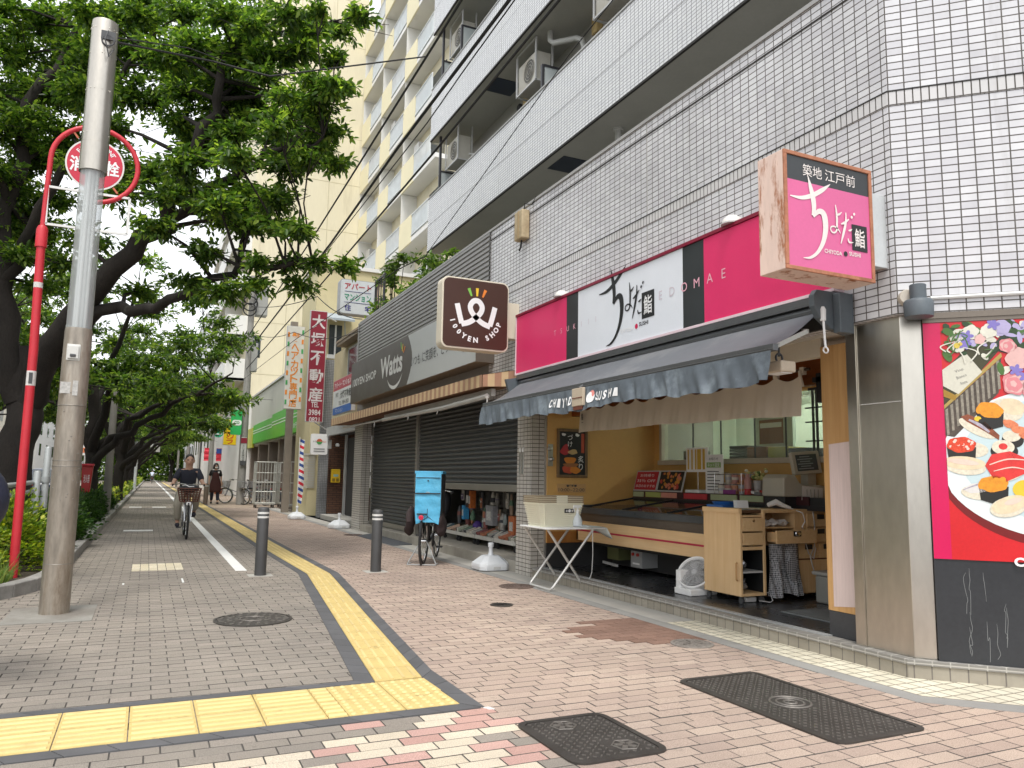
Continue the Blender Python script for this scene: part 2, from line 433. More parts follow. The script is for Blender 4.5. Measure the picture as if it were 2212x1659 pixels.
# strips along the shop fronts: concrete channel, small reddish setts, pale tiles
conc = mat('concrete', (.27, .265, .25), .85, var=.18, sc=2.2, fine=140, bm=.001, dirt=(.14, .13, .12), dth=(.55, .8))
conc_pale = mat('pale_concrete', (.40, .385, .35), .85, var=.15, sc=2.2, fine=140, bm=.001, dirt=(.2, .18, .16), dth=(.58, .85))
b = MB(); b.box(3.995, 4.13, 3.3, 30, -.05, .002, 0)
b.prism([(3.995, 3.3, .002), (4.13, 3.3, .002), (4.13, 3.17, .002), (6.6, .75, .002), (6.5, .62, .002), (3.995, 3.1, .002)], (0, 0, -.05), 0)
struct(b.build('gutter_strip', [conc]))
tile_pale = mat_grid('pale_floor_tile', '#e2dcc8', '#d6cfba', '#8d8676', .1, .1, .006, .6, 0, 2, .001, .14, dirt=(.4, .38, .3))
b = MB(); b.prism([(4.13, 3.17, .004), (4.13, 5.6, .004), (4.46, 5.6, .004), (4.46, 3.5, .004), (6.9, 1.06, .004), (6.6, .75, .004)], (0, 0, -.03), 0)
struct(b.build('pavement', tile_pale))
b = MB(); b.box(4.13, 4.46, 5.6, 30, -.03, .003, 0); struct(b.build('pavement', conc_pale))
# planter kerb
b = MB(); yy = [6.6, 7.0, 7.4, 7.8, 8.2, 8.5, 8.8, 9.1, 9.4, 9.7, 10.5]+list(range(12, 150, 3))
pts = []
for y in yy:
    pts.append((kerb_x(y) if y > 9.7 else -.82-.16*(9.7-y)**2, y))
pts = [(-6.0, 7.95), (-3, 8.05), (-2.0, 8.2), (-1.55, 8.35), (-1.28, 8.55), (-1.08, 8.85), (-.93, 9.25), (-.84, 9.8), (-.82, 10.6)]+[(-.82+.0042*(y-11), y) for y in range(12, 150, 3)]
inn = []
for i, (x, y) in enumerate(pts):
    a = pts[max(i-1, 0)]; c_ = pts[min(i+1, len(pts)-1)]; d = Vector((c_[0]-a[0], c_[1]-a[1])).normalized()
    inn.append((x-d.y*.14, y+d.x*.14))
for i in range(len(pts)-1):
    p, q, r, s_ = pts[i], pts[i+1], inn[i+1], inn[i]
    seg = i < 9
    sh = 0.0
    b.prism([(p[0], p[1], .13), (q[0], q[1], .13), (r[0], r[1], .13), (s_[0], s_[1], .13)], (0, 0, -.2), 0)
kerb_stone = mat('kerb_stone', (.30, .29, .275), .85, var=.2, sc=5, fine=120, bm=.0015, dirt=(.1, .1, .09))
struct(b.build('kerb', kerb_stone, bev=.012))
soil = mat('soil', (.07, .055, .04), .95, var=.4, sc=6, fine=60, bm=.01)
b = MB(); b.poly([(x, y, .09) for x, y in inn]+[(-3.2, 147, .09), (-3.2, 8.2, .09)]); b.box(-3.3, -3.15, 8.1, 147, -.14, .12)
struct(b.build('planting_bed', soil))
# ------------------------------------------------------------------ tactile paving
yel = mat('tactile_yellow', (.66, .52, .235), .7, var=.13, sc=2.5, fine=160, bm=.0008, dirt=(.33, .24, .09), dscale=3, dth=(.6, .78), island=.16)
yel_gap = mat('tactile_joint', (.25, .18, .07), .9)
dkb = mat('tactile_border', (.105, .105, .11), .85, var=.2, sc=4, fine=150, bm=.0008, island=.22)
def tactile():
    b = MB(); zt, zb = .008, .0055
    A_u, A_l = lambda s: 4.575, lambda s: 3.995      # front arm rows
    # border courses
    def border(poly_pts, n):                          # quad strip from a to b cut in n stones
        (a0, a1), (b0, b1) = poly_pts
        for i in range(n):
            gl = .0025/max(.1, math.hypot(b0[0]-a0[0], b0[1]-a0[1])); t0, t1 = i/n+gl, (i+1)/n-gl; L = lambda p, q, t: (p[0]+(q[0]-p[0])*t, p[1]+(q[1]-p[1])*t)
            q = [L(a0, b0, t0), L(a0, b0, t1), L(a1, b1, t1), L(a1, b1, t0)]
            b.prism([(x, y, zb) for x, y in q], (0, 0, -.012), 1)
    border((((-6, 3.99), (-6, 3.895)), ((1.60, 4.01), (1.68, 3.90))), 36)
    border((((-6, 4.675), (-6, 4.58)), ((1.19, 4.67), (1.295, 4.595))), 34)
    border((((1.19, 4.67), (1.295, 4.595)), ((1.775, 9.95), (1.867, 9.86))), 26)
    border((((1.60, 4.01), (1.70, 3.90)), ((1.59, 4.6), (1.70, 4.75))), 3)
    border((((1.59, 4.6), (1.70, 4.75)), ((2.145, 9.80), (2.255, 9.85))), 25)
    border((((1.775, 9.95), (1.867, 9.86)), ((1.735, 13.2), (1.83, 13.2))), 16)
    border((((2.145, 9.80), (2.255, 9.85)), ((2.14, 13.2), (2.235, 13.2))), 16)
    border((((1.735, 13.2), (1.83, 13.2)), ((1.75, 120), (1.845, 120))), 90)
    border((((2.14, 13.2), (2.235, 13.2)), ((2.145, 120), (2.24, 120))), 90)
    def tile(q, bars=0, dots=False, across=False, nb=4):
        """q: 4 corners (x,y) anticlockwise"""
        c = Vector((sum(p[0] for p in q)/4, sum(p[1] for p in q)/4))
        g = [Vector(p)+(c-Vector(p)).normalized()*.004 for p in q]
        b.prism([(p.x, p.y, zt) for p in g], (0, 0, -.014), 2)
        L = lambda s, t: (g[0]*(1-s)+g[1]*s)*(1-t)+(g[3]*(1-s)+g[2]*s)*t
        if bars:
            for k in range(nb):
                f = (k+.5)/nb; h = .17/nb
                e = [(f-h, .04), (f+h, .04), (f+h, .96), (f-h, .96)]
                if across: e = [(y, x) for x, y in e][::-1]
                P = [L(*u) for u in e]; T = [L(u[0]+(f-u[0])*.35 if not across else u[0], u[1] if not across else u[1]+(f-u[1])*.35) for u in e]
                n = len(b.v); b.add([(p.x, p.y, zt) for p in P]+[(p.x, p.y, zt+.0065) for p in T], [(4, 5, 6, 7), (0, 1, 5, 4), (1, 2, 6, 5), (2, 3, 7, 6), (3, 0, 4, 7)], 0)
        if dots:
            for i in range(5):
                for j in range(5):
                    p = L((i+.5)/5, (j+.5)/5); b.lathe([(.017, 0), (.011, .006), (.003, .006)], (p.x, p.y, zt), n=8, mi=0)
    x = .9
    for i in range(-23, 3):                          # front arm: two rows of .29 tiles
        for j in range(2):
            tile([(.3*i, 3.995+.29*j), (.3*i+.3, 3.995+.29*j), (.3*i+.3, 4.285+.29*j), (.3*i, 4.285+.29*j)], bars=1, across=True)
    for j in range(2): tile([(.9, 3.995+.29*j), (1.0, 3.995+.29*j), (1.0, 4.285+.29*j), (.9, 4.285+.29*j)], bars=1, across=True)
    for i in range(2):
        for j in range(2): tile([(1.0+.3*i, 3.995+.29*j), (1.3+.3*i if i == 0 else 1.597, 3.995+.29*j), (1.3+.3*i if i == 0 else 1.59, 4.285+.29*j), (1.0+.3*i, 4.285+.29*j)], dots=True)
    Ld, Rd = [(1.295, 4.595), (1.867, 9.855)], [(1.588, 4.6), (2.138, 9.79)]
    n = 18
    for i in range(n):
        f = lambda P, t: (P[0][0]+(P[1][0]-P[0][0])*t, P[0][1]+(P[1][1]-P[0][1])*t)
        tile([f(Ld, i/n), f(Rd, i/n), f(Rd, (i+1)/n), f(Ld, (i+1)/n)], bars=1)
    xl, xr = lambda y: 1.867-.035*(y-9.86)/3.3 if y < 13.2 else 1.832+.0001*y, lambda y: 2.138
    y = 9.86
    while y < 118:
        st = .3 if y < 40 else 3.0
        y1 = y+st
        tile([(xl(y), y if y > 9.9 else 9.855), (2.138, y if y > 9.9 else 9.79), (2.138, y1), (xl(y1), y1)], bars=1); y = y1
    return b
yel_d = mat('tactile_yellow_dark', (.56, .425, .165), .75, var=.2, sc=5, fine=140, dirt=(.26, .19, .08), dscale=5, dth=(.56, .72))  # darker yellow for the tile base between the raised bars
struct(tactile().build('tactile_paving', [yel, dkb, yel_d]))
# painted lines
wl = mat('road_paint_white', (.74, .74, .72), .7, var=.08, dirt=(.4, .39, .37), dscale=9, dth=(.62, .7))
b = MB(); b.prism([(1.09, 10.44, .004), (1.225, 10.44, .004), (1.32, 60, .004), (1.32, 140, .004), (1.19, 140, .004), (1.19, 60, .004)], (0, 0, -.01))
b.box(-.37, .19, 18.1, 18.45, -.006, .004); b.box(-.5, -.1, 30.6, 31.1, -.006, .004); b.box(.25, .7, 30.6, 31.1, -.006, .004)
struct(b.build('road_marking', wl))
blk = paver_mat('paver_ivory', ['#d9d0b8', '#d0c6ac', '#ddd5c0'])
b = MB()
for i in range(6):
    for j in range(8):
        b.prism([(-.095+.1*i, 10.76+.1*j, .004), (-.003+.1*i, 10.76+.1*j, .004), (-.003+.1*i, 10.852+.1*j, .004), (-.095+.1*i, 10.852+.1*j, .004)], (0, 0, -.01))
struct(b.build('pavement', blk))
b = MB()
for i in range(3):
    for j in range(3): b.prism([(-.14+.19*i, 9.5+.1*j, .003), (.045+.19*i, 9.5+.1*j, .003), (.045+.19*i, 9.595+.1*j, .003), (-.14+.19*i, 9.595+.1*j, .003)], (0, 0, -.01), 0)
b.box(.435, .455, 9.5, 9.86, -.006, .004, 1); b.box(-.165, -.145, 9.5, 9.6, -.006, .004, 1)
struct(b.build('pavement', [pv_l, wl]))
b = MB(); b.prism([(1.69, 3.9, .004), (1.72, 3.9, .004), (1.74, 3.86, .004), (1.71, 3.86, .004)], (0, 0, -.01)); struct(b.build('road_marking', wl))
# reddish-brown stained pavers beside the manhole
pv_st = paver_mat('paver_stained', ['#83675a', '#8c6f61', '#7c6154'])
b = MB()
for r_ in range(49, 59):
    y0 = r_*.1; off = (r_ % 2)*.1; lo = 3.2+abs(r_-54)*.06; hi = 3.98
    if r_ > 56: lo = 3.55
    i = math.floor((lo-off)/.2)
    while i*.2+off < hi-.03:
        x0 = i*.2+off; x1 = min(x0+.2, 3.99)
        b.prism([(x0+.003, y0+.003, .003), (x1-.003, y0+.003, .003), (x1-.003, y0+.097, .003), (x0+.003, y0+.097, .003)], (0, 0, -.008)); i += 1
struct(b.build('pavement', pv_st))
b = MB(); b.box(-.98, -.33, 7.3, 8.15, -.05, .0045, 0); struct(b.build('pavement', mat('slab_concrete', (.25, .24, .215), .9, var=.25, sc=3, fine=120, bm=.001, dirt=(.15, .13, .11), dth=(.45, .7))))
for cx, cy in ((1.317, 9.9), (2.735, 9.87)):
    struct(MB().box(cx-.14, cx+.14, cy-.12, cy+.14, -.05, .0035).build('pavement', conc_pale))

# ------------------------------------------------------------------ covers
iron = mat('cast_iron', (.075, .068, .062), .55, metal=.6, var=.3, sc=6, fine=90, bm=.001)
iron_hi = mat('worn_iron', (.17, .155, .14), .5, metal=.5, var=.25, sc=6, fine=90)
def round_cover(x, y, r, label, mat_i=None, rings=True):
    t = thing('manhole_cover', label, 'manhole cover', (x, y, .0))
    mi = mat_i or iron
    b = MB(); b.lathe([(r, -.01), (r, .008), (r-.02, .010), (r-.022, .004), (r-.03, .004), (r-.034, .0075), (.001, .0075)], (x, y, 0), n=48, cap=False); b.build('lid', [mi], t)
    k = MB()
    for ring in range(1, 5):
        rad = (r-.05)*ring/4; n = 6*ring
        for j in range(n):
            a = 2*math.pi*(j+.25*ring)/n; d = Vector((math.cos(a), math.sin(a), 0)); e = Vector((-d.y, d.x, 0))
            k.obox((x+d.x*rad, y+d.y*rad, .0095), d*.02 if (j+ring) % 2 else d*.045, e*(rad*2.2/n), (0, 0, .004))
    if r > .2: k.torus((x, y, .009), r*.33, .006, n=24, k=6)
    k.build('relief', iron_hi if r > .2 else mi, t)
    return t
round_cover(.885, 6.92, .315, 'large round cast iron manhole cover on the grey paving beside the yellow tactile strip')
round_cover(3.78, 4.81, .16, 'pale worn round manhole cover at the tip of the dark stain near the step', mat('worn_cover', (.2, .18, .16), .7, var=.25, fine=90))
round_cover(3.87, 8.05, .2, 'round manhole cover under the near legs of the folding table', mat('rusty_cover', (.12, .085, .07), .7, var=.3, fine=80))
round_cover(3.17, 6.92, .11, 'smallest round cover alone on the beige paving in front of the sushi shop')
round_cover(3.97, 16.15, .2, 'distant round manhole cover near the white weight base by the shuttered shop', mat('rusty_cover', (.12, .085, .07), .7))
def rect_cover(x0, x1, y0, y1, label, flower):
    cx, cy = (x0+x1)/2, (y0+y1)/2
    t = thing('utility_cover', label, 'utility cover', (cx, cy, 0))
    def rr_(d, r):
        p = []
        for qx, qy, a0 in ((x1-d-r, y1-d-r, 0), (x0+d+r, y1-d-r, 90), (x0+d+r, y0+d+r, 180), (x1-d-r, y0+d+r, 270)):
            for k in range(5): a = R(a0+k*22.5); p.append((qx+math.cos(a)*r, qy+math.sin(a)*r, 0))
        return p
    o_, i_ = rr_(0, .07), rr_(.03, .05)
    b = MB(); n = len(o_)
    b.add([(p[0], p[1], .009) for p in o_]+[(p[0], p[1], .009) for p in i_]+[(p[0], p[1], -.02) for p in o_]+[(p[0], p[1], -.02) for p in i_],
          [(i, (i+1) % n, n+(i+1) % n, n+i) for i in range(n)]+[((i+1) % n, i, 2*n+i, 2*n+(i+1) % n) for i in range(n)]+[(n+i, n+(i+1) % n, 3*n+(i+1) % n, 3*n+i) for i in range(n)])
    b.build('frame', iron, t)
    q = rr_(.034, .048); MB().prism([(p[0], p[1], .006) for p in q], (0, 0, -.02)).build('lid', iron, t)
    k = MB(); st = .034; ny = int((y1-y0-.12)/st); nx = int((x1-x0-.12)/st)
    for j in range(ny+1):
        for i in range(nx+1):
            X0, Y0 = x0+.06+i*(x1-x0-.12)/nx, y0+.06+j*(y1-y0-.12)/ny
            if flower and any(abs(X0-fx) < .075 and abs(Y0-fy) < .075 for fx, fy in flower): continue
            if not flower and math.hypot(X0-cx, Y0-cy) < .13: continue
            s_ = 1 if (i+j) % 2 else -1
            k.obox((X0, Y0, .008), (.012, s_*.012, 0), (-s_*.004, .004, 0), (0, 0, .005))
    for fx, fy in flower or ():
        for a in range(5):
            an = R(90+72*a); k.obox((fx+math.cos(an)*.032, fy+math.sin(an)*.032, .008), (math.cos(an)*.04, math.sin(an)*.04, 0), (-math.sin(an)*.025, math.cos(an)*.025, 0), (0, 0, .006))
        k.torus((fx, fy, .008), .066, .004, n=6, k=6)
    if not flower:
        for r_ in (.035, .075, .11): k.torus((cx, cy, .007), r_, .006, n=28, k=6)
    k.build('relief', iron_hi, t)
rect_cover(2.99, 3.61, 2.73, 3.97, 'long rectangular iron cover with a ring mark in the middle, beside the pale tiles', None)
rect_cover(1.72, 2.22, 2.97, 3.59, 'smaller rectangular iron cover with two flower emblems next to the pink pavers', [(1.93, 3.46), (2.06, 3.11)])
# ================================================================== grey tiled apartment block with the shops
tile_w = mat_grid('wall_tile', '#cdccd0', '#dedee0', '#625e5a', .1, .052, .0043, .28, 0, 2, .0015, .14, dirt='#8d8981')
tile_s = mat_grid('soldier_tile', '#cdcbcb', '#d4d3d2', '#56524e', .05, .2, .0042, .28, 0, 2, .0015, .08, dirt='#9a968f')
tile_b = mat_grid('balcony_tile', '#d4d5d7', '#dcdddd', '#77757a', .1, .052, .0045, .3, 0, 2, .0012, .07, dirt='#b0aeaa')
tile_p = mat_grid('pillar_tile', '#b9b4ac', '#c4bfb6', '#58524a', .1, .052, .0042, .35, 0, 2, .0015, .12, dirt='#8f887c')
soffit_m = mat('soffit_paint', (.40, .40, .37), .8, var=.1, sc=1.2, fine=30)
dark_tone = mat('dark_line_tone', (.03, .028, .026), .8)
coping_m = mat('coping_metal', (.36, .36, .35), .5, var=.1)
plaster = mat('cream_plaster', (.62, .56, .44), .8, var=.06)
orange = mat('orange_wall', (.62, .36, .115), .55, var=.07, sc=.8, fine=25)
ceil_m = mat('shop_ceiling', (.62, .58, .5), .8, var=.06)
floor_b = mat('black_floor_tile', (.035, .037, .04), .28, var=.3, sc=3, fine=60)
D45 = Vector((1, -1, 0)).normalized(); N45 = Vector((-1, -1, 0)).normalized()
C0 = Vector((4.44, 3.46, 0))
def ch(s_, z, d=0.): return C0+D45*s_+N45*d+Z_*z          # point on the chamfered corner wall
bld = thing('apartment_building', 'grey tiled apartment block with shops in its ground floor', 'building', (4.44, 3.46, 0))
# upper wall (podium parapet), street side and corner side
b = MB(); e3 = ch(4, 0)
b.prism([(4.44, 3.46, 2.335), (4.44, 10.3, 2.335), (4.66, 10.3, 2.335), (4.66, 3.55, 2.335), (e3.x+.2, e3.y+.2, 2.335), (e3.x, e3.y, 2.335)][::-1], (0, 0, 2.565))
wall = b.build('tile_wall', tile_w, bld)
b = MB(); b.prism([(4.435, 3.458, 3.795), (4.435, 10.3, 3.795), (4.45, 10.3, 3.795), (4.45, 3.47, 3.795), (e3.x+.01, e3.y+.01, 3.795), (e3.x-.0035, e3.y-.0035, 3.795)][::-1], (0, 0, .1)); b.build('soldier_course', tile_s, wall)
b = MB(); b.prism([(4.431, 3.456, 3.896), (4.431, 10.3, 3.896), (4.45, 10.3, 3.896), (4.45, 3.47, 3.896), (e3.x+.01, e3.y+.01, 3.896), (e3.x-.006, e3.y-.006, 3.896)][::-1], (0, 0, .009)); b.build('dark_line', dark_tone, wall)  # dark strip standing in for the shade of a gap above the course
b = MB(); b.box(4.437, 4.45, 6.285, 6.297, 2.34, 3.79); b.box(4.437, 4.45, 6.285, 6.297, 3.91, 4.89); b.build('expansion_joint', mat('sealant', (.42, .41, .39), .8), wall)
b = MB(); b.prism([(4.425, 3.45, 4.9), (4.425, 18.25, 4.9), (4.7, 18.25, 4.9), (4.7, 3.56, 4.9), (e3.x+.22, e3.y+.22, 4.9), (e3.x-.015, e3.y-.015, 4.9)][::-1], (0, 0, .035)); b.build('coping', coping_m, bld)
b = MB(); b.box(4.433, 4.45, 3.52, 10.3, 4.755, 4.768); b.build('dark_line', dark_tone, bld)
# metal siding above the second shop
sid = mat('metal_siding', (.27, .265, .255), .42, metal=.35, var=.12, sc=1.5, dirt=(.2, .19, .18))
b = MB(); z = 3.78; P = []
while z < 4.9:
    P += [(4.43, z), (4.412, z+.012), (4.412, z+.05), (4.43, z+.062)]; z += .075
V = [(x, 10.3, zz) for x, zz in P]+[(x, 18.25, zz) for x, zz in P]; n = len(P)
b.add(V, [(i, i+1, n+i+1, n+i) for i in range(n-1)]); b.box(4.432, 4.66, 10.3, 18.25, 3.75, 4.9); b.box(4.40, 4.44, 18.2, 18.26, 3.75, 4.9); b.build('metal_siding', sid, bld)
b = MB(); b.box(4.44, 4.66, 10.3, 18.2, 2.62, 3.75); b.box(4.44, 4.6, 9.15, 10.3, 2.3, 2.34); b.build('upper_wall', mat('sign_backing', (.2, .19, .18), .7), bld)
# plinth / step
beige_t = mat_grid('plinth_tile', '#9a9385', '#a59e90', '#77716a', .1, .3, .004, .7, 0, 2, .001, .2, dirt='#70695c')
grey_t = mat_grid('step_cap_tile', '#83807b', '#8d8a85', '#b5b2aa', .1, .1, .004, .5, 0, 2, .001, .15)
pl_p = [(4.43, 3.488), (4.43, 8.76), (7.6, 8.76), (9.5, 3.0), (9.3, -1.4)]
c9 = Vector((4.43, 3.488, 0))+D45*6.5
b = MB(); b.prism([(4.43, 3.488, .0), (4.43, 8.76, 0), (6.3, 8.76, 0), (6.3, 3.9, 0), (9.1, 1.0, 0), (c9.x, c9.y, 0)][::-1], (0, 0, .085)); b.build('plinth', beige_t, bld)
b = MB(); b.prism([(4.418, 3.484, .085), (4.418, 8.757, .085), (4.56, 8.757, .085), (4.56, 3.9, .085), (4.8, 3.55, .085), (9.1, -.9, .085), (c9.x-.01, c9.y-.01, .085)][::-1], (0, 0, .035)); b.build('step_cap', grey_t, bld, bev=.004)
b = MB(); b.box(4.562, 6.25, 3.95, 8.72, .086, .123); fl = b.build('shop_floor', floor_b, bld)
b = MB(); b.box(4.5, 4.56, 4.2, 8.72, .121, .128); b.build('door_track', grey_metal, fl)
b = MB(); b.box(4.95, 5.5, 4.3, 5.1, .124, .134); b.build('floor_mat', mat('grey_mat', (.16, .17, .17), .95, var=.25, fine=200, bm=.002), fl)
# steel clad corner
stl = mat('steel_cladding', (.62, .585, .52), .3, metal=1., var=.16, sc=.9, fine=14, stretch=(1, 1, .35), dirt=(.42, .39, .34), dscale=1.6, dth=(.5, .8))
b = MB(); q = ch(.145, 0)
b.prism([(4.49, 3.84, .121), (4.49, 3.485, .121), (q.x+.035, q.y+.03, .121), (4.85, 3.6, .121), (4.75, 3.84, .121)][::-1], (0, 0, 2.213), 0)
pil = b.build('steel_pillar', stl, bld, bev=.004)
b = MB(); b.box(4.478, 4.6, 3.84, 3.92, .121, 2.334); b.box(4.4885, 4.489, 3.485, 3.83, .775, .78); b.build('steel_trim', stl, pil, bev=.003)
b = MB(); b.box(4.4875, 4.49, 3.5, 3.82, 1.76, 1.765); b.build('tape_mark', mat('old_tape', (.5, .5, .48), .7), pil)
# mural panel wall
b = MB(); mur_w = mat('black_panel', (.028, .03, .034), .42, var=.25, sc=2, fine=40)
a, c = ch(.15, 0, -.02), ch(4, 0, -.02)
b.prism([(a.x, a.y, .121), (c.x, c.y, .121), (c.x+.15, c.y+.15, .121), (a.x+.15, a.y+.15, .121)], (0, 0, 2.213)); mw_ = b.build('mural_wall', mur_w, bld)
b = MB(); rs = random.Random(4)
for i in range(16):
    s0 = .2+rs.random()*.55; z0 = .3+rs.random()*.4; pts = []
    for k in range(6): pts.append((s0+rs.gauss(0, .006), z0-k*(.03+rs.random()*.03), .0012 if k else .0006))
    b.strokes([pts], ch(0, 0, -.0185), D45, Z_, 0)
b.build('scratch', mat('scratch_grey', (.22, .23, .23), .7), mw_)
b = MB()
for d_, z0, z1 in ((.0, 2.295, 2.334), (-.008, 2.27, 2.295)):
    a, c = ch(.15, z0, d_), ch(4, z0, d_); b.prism([a, c, c-N45*.1, a-N45*.1], (0, 0, z1-z0))
b.build('head_rail', mat('bronze_rail', (.2, .17, .14), .4, metal=.5), mw_)
# wood wall panel between shop opening and the steel corner
wood_l = mat_wood('pale_wood', '#c9a06b', '#b98d58')
wood_o = mat_wood('orange_wood', '#b3793c', '#a86e33', 1)
b = MB(); b.box(4.56, 4.66, 3.92, 4.23, .30, 2.24); jp = b.build('wood_jamb', wood_l, bld, bev=.003)
b = MB(); b.prism([(4.557, 3.925, .36), (4.557, 4.175, .33), (4.557, 4.175, 1.5), (4.557, 3.925, 1.52)], (.004, 0, 0)); b.build('bleached_area', mat('bleached_wood', (.62, .50, .47), .6, var=.12, stretch=(20, 20, 1)), jp)
b = MB(); b.box(4.562, 4.66, 3.92, 4.225, .122, .298); b.build('stone_base', mat('black_granite', (.05, .052, .056), .4, var=.5, fine=200), bld)
# shop room
b = MB(); b.box(4.60, 6.25, 8.72, 8.8, .42, 2.31); lw = b.build('side_wall', orange, bld)
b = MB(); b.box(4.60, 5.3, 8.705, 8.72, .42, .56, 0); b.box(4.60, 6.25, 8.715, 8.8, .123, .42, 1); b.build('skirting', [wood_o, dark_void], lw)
b = MB(); b.box(6.25, 6.33, 3.95, 8.72, .123, 1.43); b.box(6.25, 6.33, 8.58, 8.72, 1.43, 2.31); b.box(6.25, 6.33, 3.95, 5.0, 1.43, 2.31); b.box(6.25, 6.33, 5.0, 8.58, 2.2, 2.31)
bw = b.build('back_wall', orange, bld)
b = MB(); b.box(4.66, 6.25, 3.95, 4.03, .123, 2.31); b.build('side_wall', orange, bld)
b = MB(); b.box(4.56, 6.33, 3.92, 8.8, 2.31, 2.335); b.build('ceiling', ceil_m, bld)
b = MB(); b.box(4.57, 4.64, 4.23, 8.70, 2.17, 2.31); b.build('header_panel', plaster, bld, bev=.003)
b = MB(); b.box(4.95, 5.05, 4.03, 8.72, 2.03, 2.31); b.build('wood_beam', mat_wood('red_wood', '#8a4a1c', '#74390f', 1, 1), bld)
b = MB(); fr_m = mat('window_frame_beige', (.50, .45, .36), .5)
b.box(6.2, 6.36, 5.0, 8.58, 1.43, 1.49); b.box(6.23, 6.34, 8.53, 8.58, 1.49, 2.2); wf = b.build('window_frame', fr_m, bld, bev=.003)
b = MB(); b.box(6.285, 6.291, 5.0, 8.53, 1.49, 2.2); b.build('pane', mat_glass('kitchen_glass', (.93, .97, .92), .03, .10), wf)
b = MB()
for y in (7.93, 7.40, 6.82, 6.34): MB().box(6.28, 6.296, y-.006, y+.006, 1.49, 2.2).build('mullion', dark_grey, wf)
for y in (5.95, 5.9): b.box(6.275, 6.3, y-.008, y+.008, 1.49, 2.2)
for z in (1.65, 1.85, 2.0): b.box(6.275, 6.3, 5.8, 6.05, z, z+.014)
b.build('window_ladder', dark_grey, wf)
# kitchen seen through the glass
kw = mat('kitchen_wall', (.72, .76, .66), .5, var=.05)
b = MB(); b.box(8.2, 8.3, 3.9, 9.4, .12, 2.31); b.box(6.33, 8.2, 9.3, 9.4, .12, 2.31); b.box(6.33, 8.2, 3.8, 3.9, .12, 2.31); b.box(6.33, 8.3, 3.8, 9.4, 2.31, 2.335); b.box(6.33, 8.3, 3.8, 9.4, .1, .12)
kit = b.build('kitchen_room', kw, bld)
b = MB(); b.box(7.0, 7.05, 6.95, 7.6, .12, 2.3, 0); b.box(7.3, 7.33, 5.3, 6.6, 1.5, 1.9, 0); b.build('partition', mat('kitchen_panel', (.55, .62, .55), .4), kit)
# tiled pillars
def pillar(y0, y1, x1, name='tile_pillar'):
    b = MB(); b.box(4.40, x1, y0, y1, -.02, 2.60); return b.build(name, tile_p, bld)
p_mid = pillar(8.76, 9.19, 4.60)
pillar(17.38, 18.14, 4.60)
b = MB(); b.box(4.60, 4.66, 8.80, 9.0, 0.12, 2.6, 0); b.box(4.575, 4.602, 8.735, 8.76, .12, 2.33, 1); b.build('shutter_rail', [black_paint, mat('alu', (.5, .49, .46), .4, metal=.8)], p_mid)
b = MB(); b.box(4.388, 4.40, 8.98, 9.03, 1.27, 1.62, 0); b.box(4.388, 4.40, 9.06, 9.11, 1.27, 1.62, 0); b.box(4.384, 4.39, 8.985, 9.025, 1.56, 1.61, 1); b.box(4.384, 4.39, 9.065, 9.105, 1.56, 1.61, 1)
b.build('switch_plate', [steel, white_plastic], p_mid, bev=.003)
b = MB(); b.lathe([(.03, 0), (.03, .03), (.02, .035)], (4.62, 8.71, 1.6), ax=(0, -1, 0), n=12); b.lathe([(.025, 0), (.025, .05), (.012, .06)], (4.64, 8.71, 1.47), ax=(0, -1, 0), n=12); b.box(4.6, 4.67, 8.7, 8.712, 1.38, 1.66); b.build('lock', steel, lw, smooth=True)
# second shop: step, shutters, interior
b = MB(); b.box(4.42, 4.75, 9.19, 17.38, -.02, .15); b.box(4.75, 7.4, 9.0, 17.4, -.02, .148); b.build('shop_step', mat('step_concrete', (.34, .315, .27), .8, var=.15, fine=120, dirt=(.2, .18, .15)), bld, bev=.01)
sh_m = mat('shutter_slat', (.075, .08, .08), .38, metal=.3, var=.16, sc=1.3, fine=25, stretch=(1, 1, .4))
def shutter(y0, y1, z0, z1):
    P = []; z = z0; pitch = .074
    while z < z1-.001:
        for k, (dx, dz) in enumerate(((.0, 0), (-.004, .004), (-.022, .018), (-.027, .034), (-.022, .050), (-.004, .064), (0, .068))): P.append((4.66+dx, min(z+dz, z1)))
        z += pitch
    n = len(P); b = MB(); b.add([(x, y0, z) for x, z in P]+[(x, y1, z) for x, z in P], [(i, i+1, n+i+1, n+i) for i in range(n-1)])
    s_ = b.build('shutter', sh_m, bld)
    b = MB(); b.box(4.635, 4.69, y0, y1, z0-.1, z0); b.build('bottom_bar', mat('shutter_bar', (.36, .35, .31), .4, metal=.7), s_, bev=.006)
    return s_
shutter(14.12, 17.37, .26, 2.42); shutter(9.2, 14.0, 1.13, 2.42)
for bx in ((4.6, 4.70, 14.0, 14.12), (4.62, 4.72, 17.34, 17.38)): MB().box(*bx, .15, 2.42).build('shutter_post', mat('alu_brown', (.36, .34, .3), .4, metal=.6), bld)
b = MB(); b.box(4.6, 4.78, 9.19, 17.38, 2.42, 2.62); b.build('shutter_box', mat('brown_metal', (.16, .11, .08), .5, metal=.2), bld)
b = MB(); b.box(7.4, 7.5, 9.0, 17.5, .15, 2.6); b.box(4.75, 7.4, 8.9, 9.0, .15, 2.6); b.box(4.75, 7.4, 17.4, 17.5, .15, 2.6); b.box(4.75, 7.5, 8.9, 17.5, 2.5, 2.6); b.build('shop_room', mat('dim_wall', (.3, .29, .27), .8), bld)
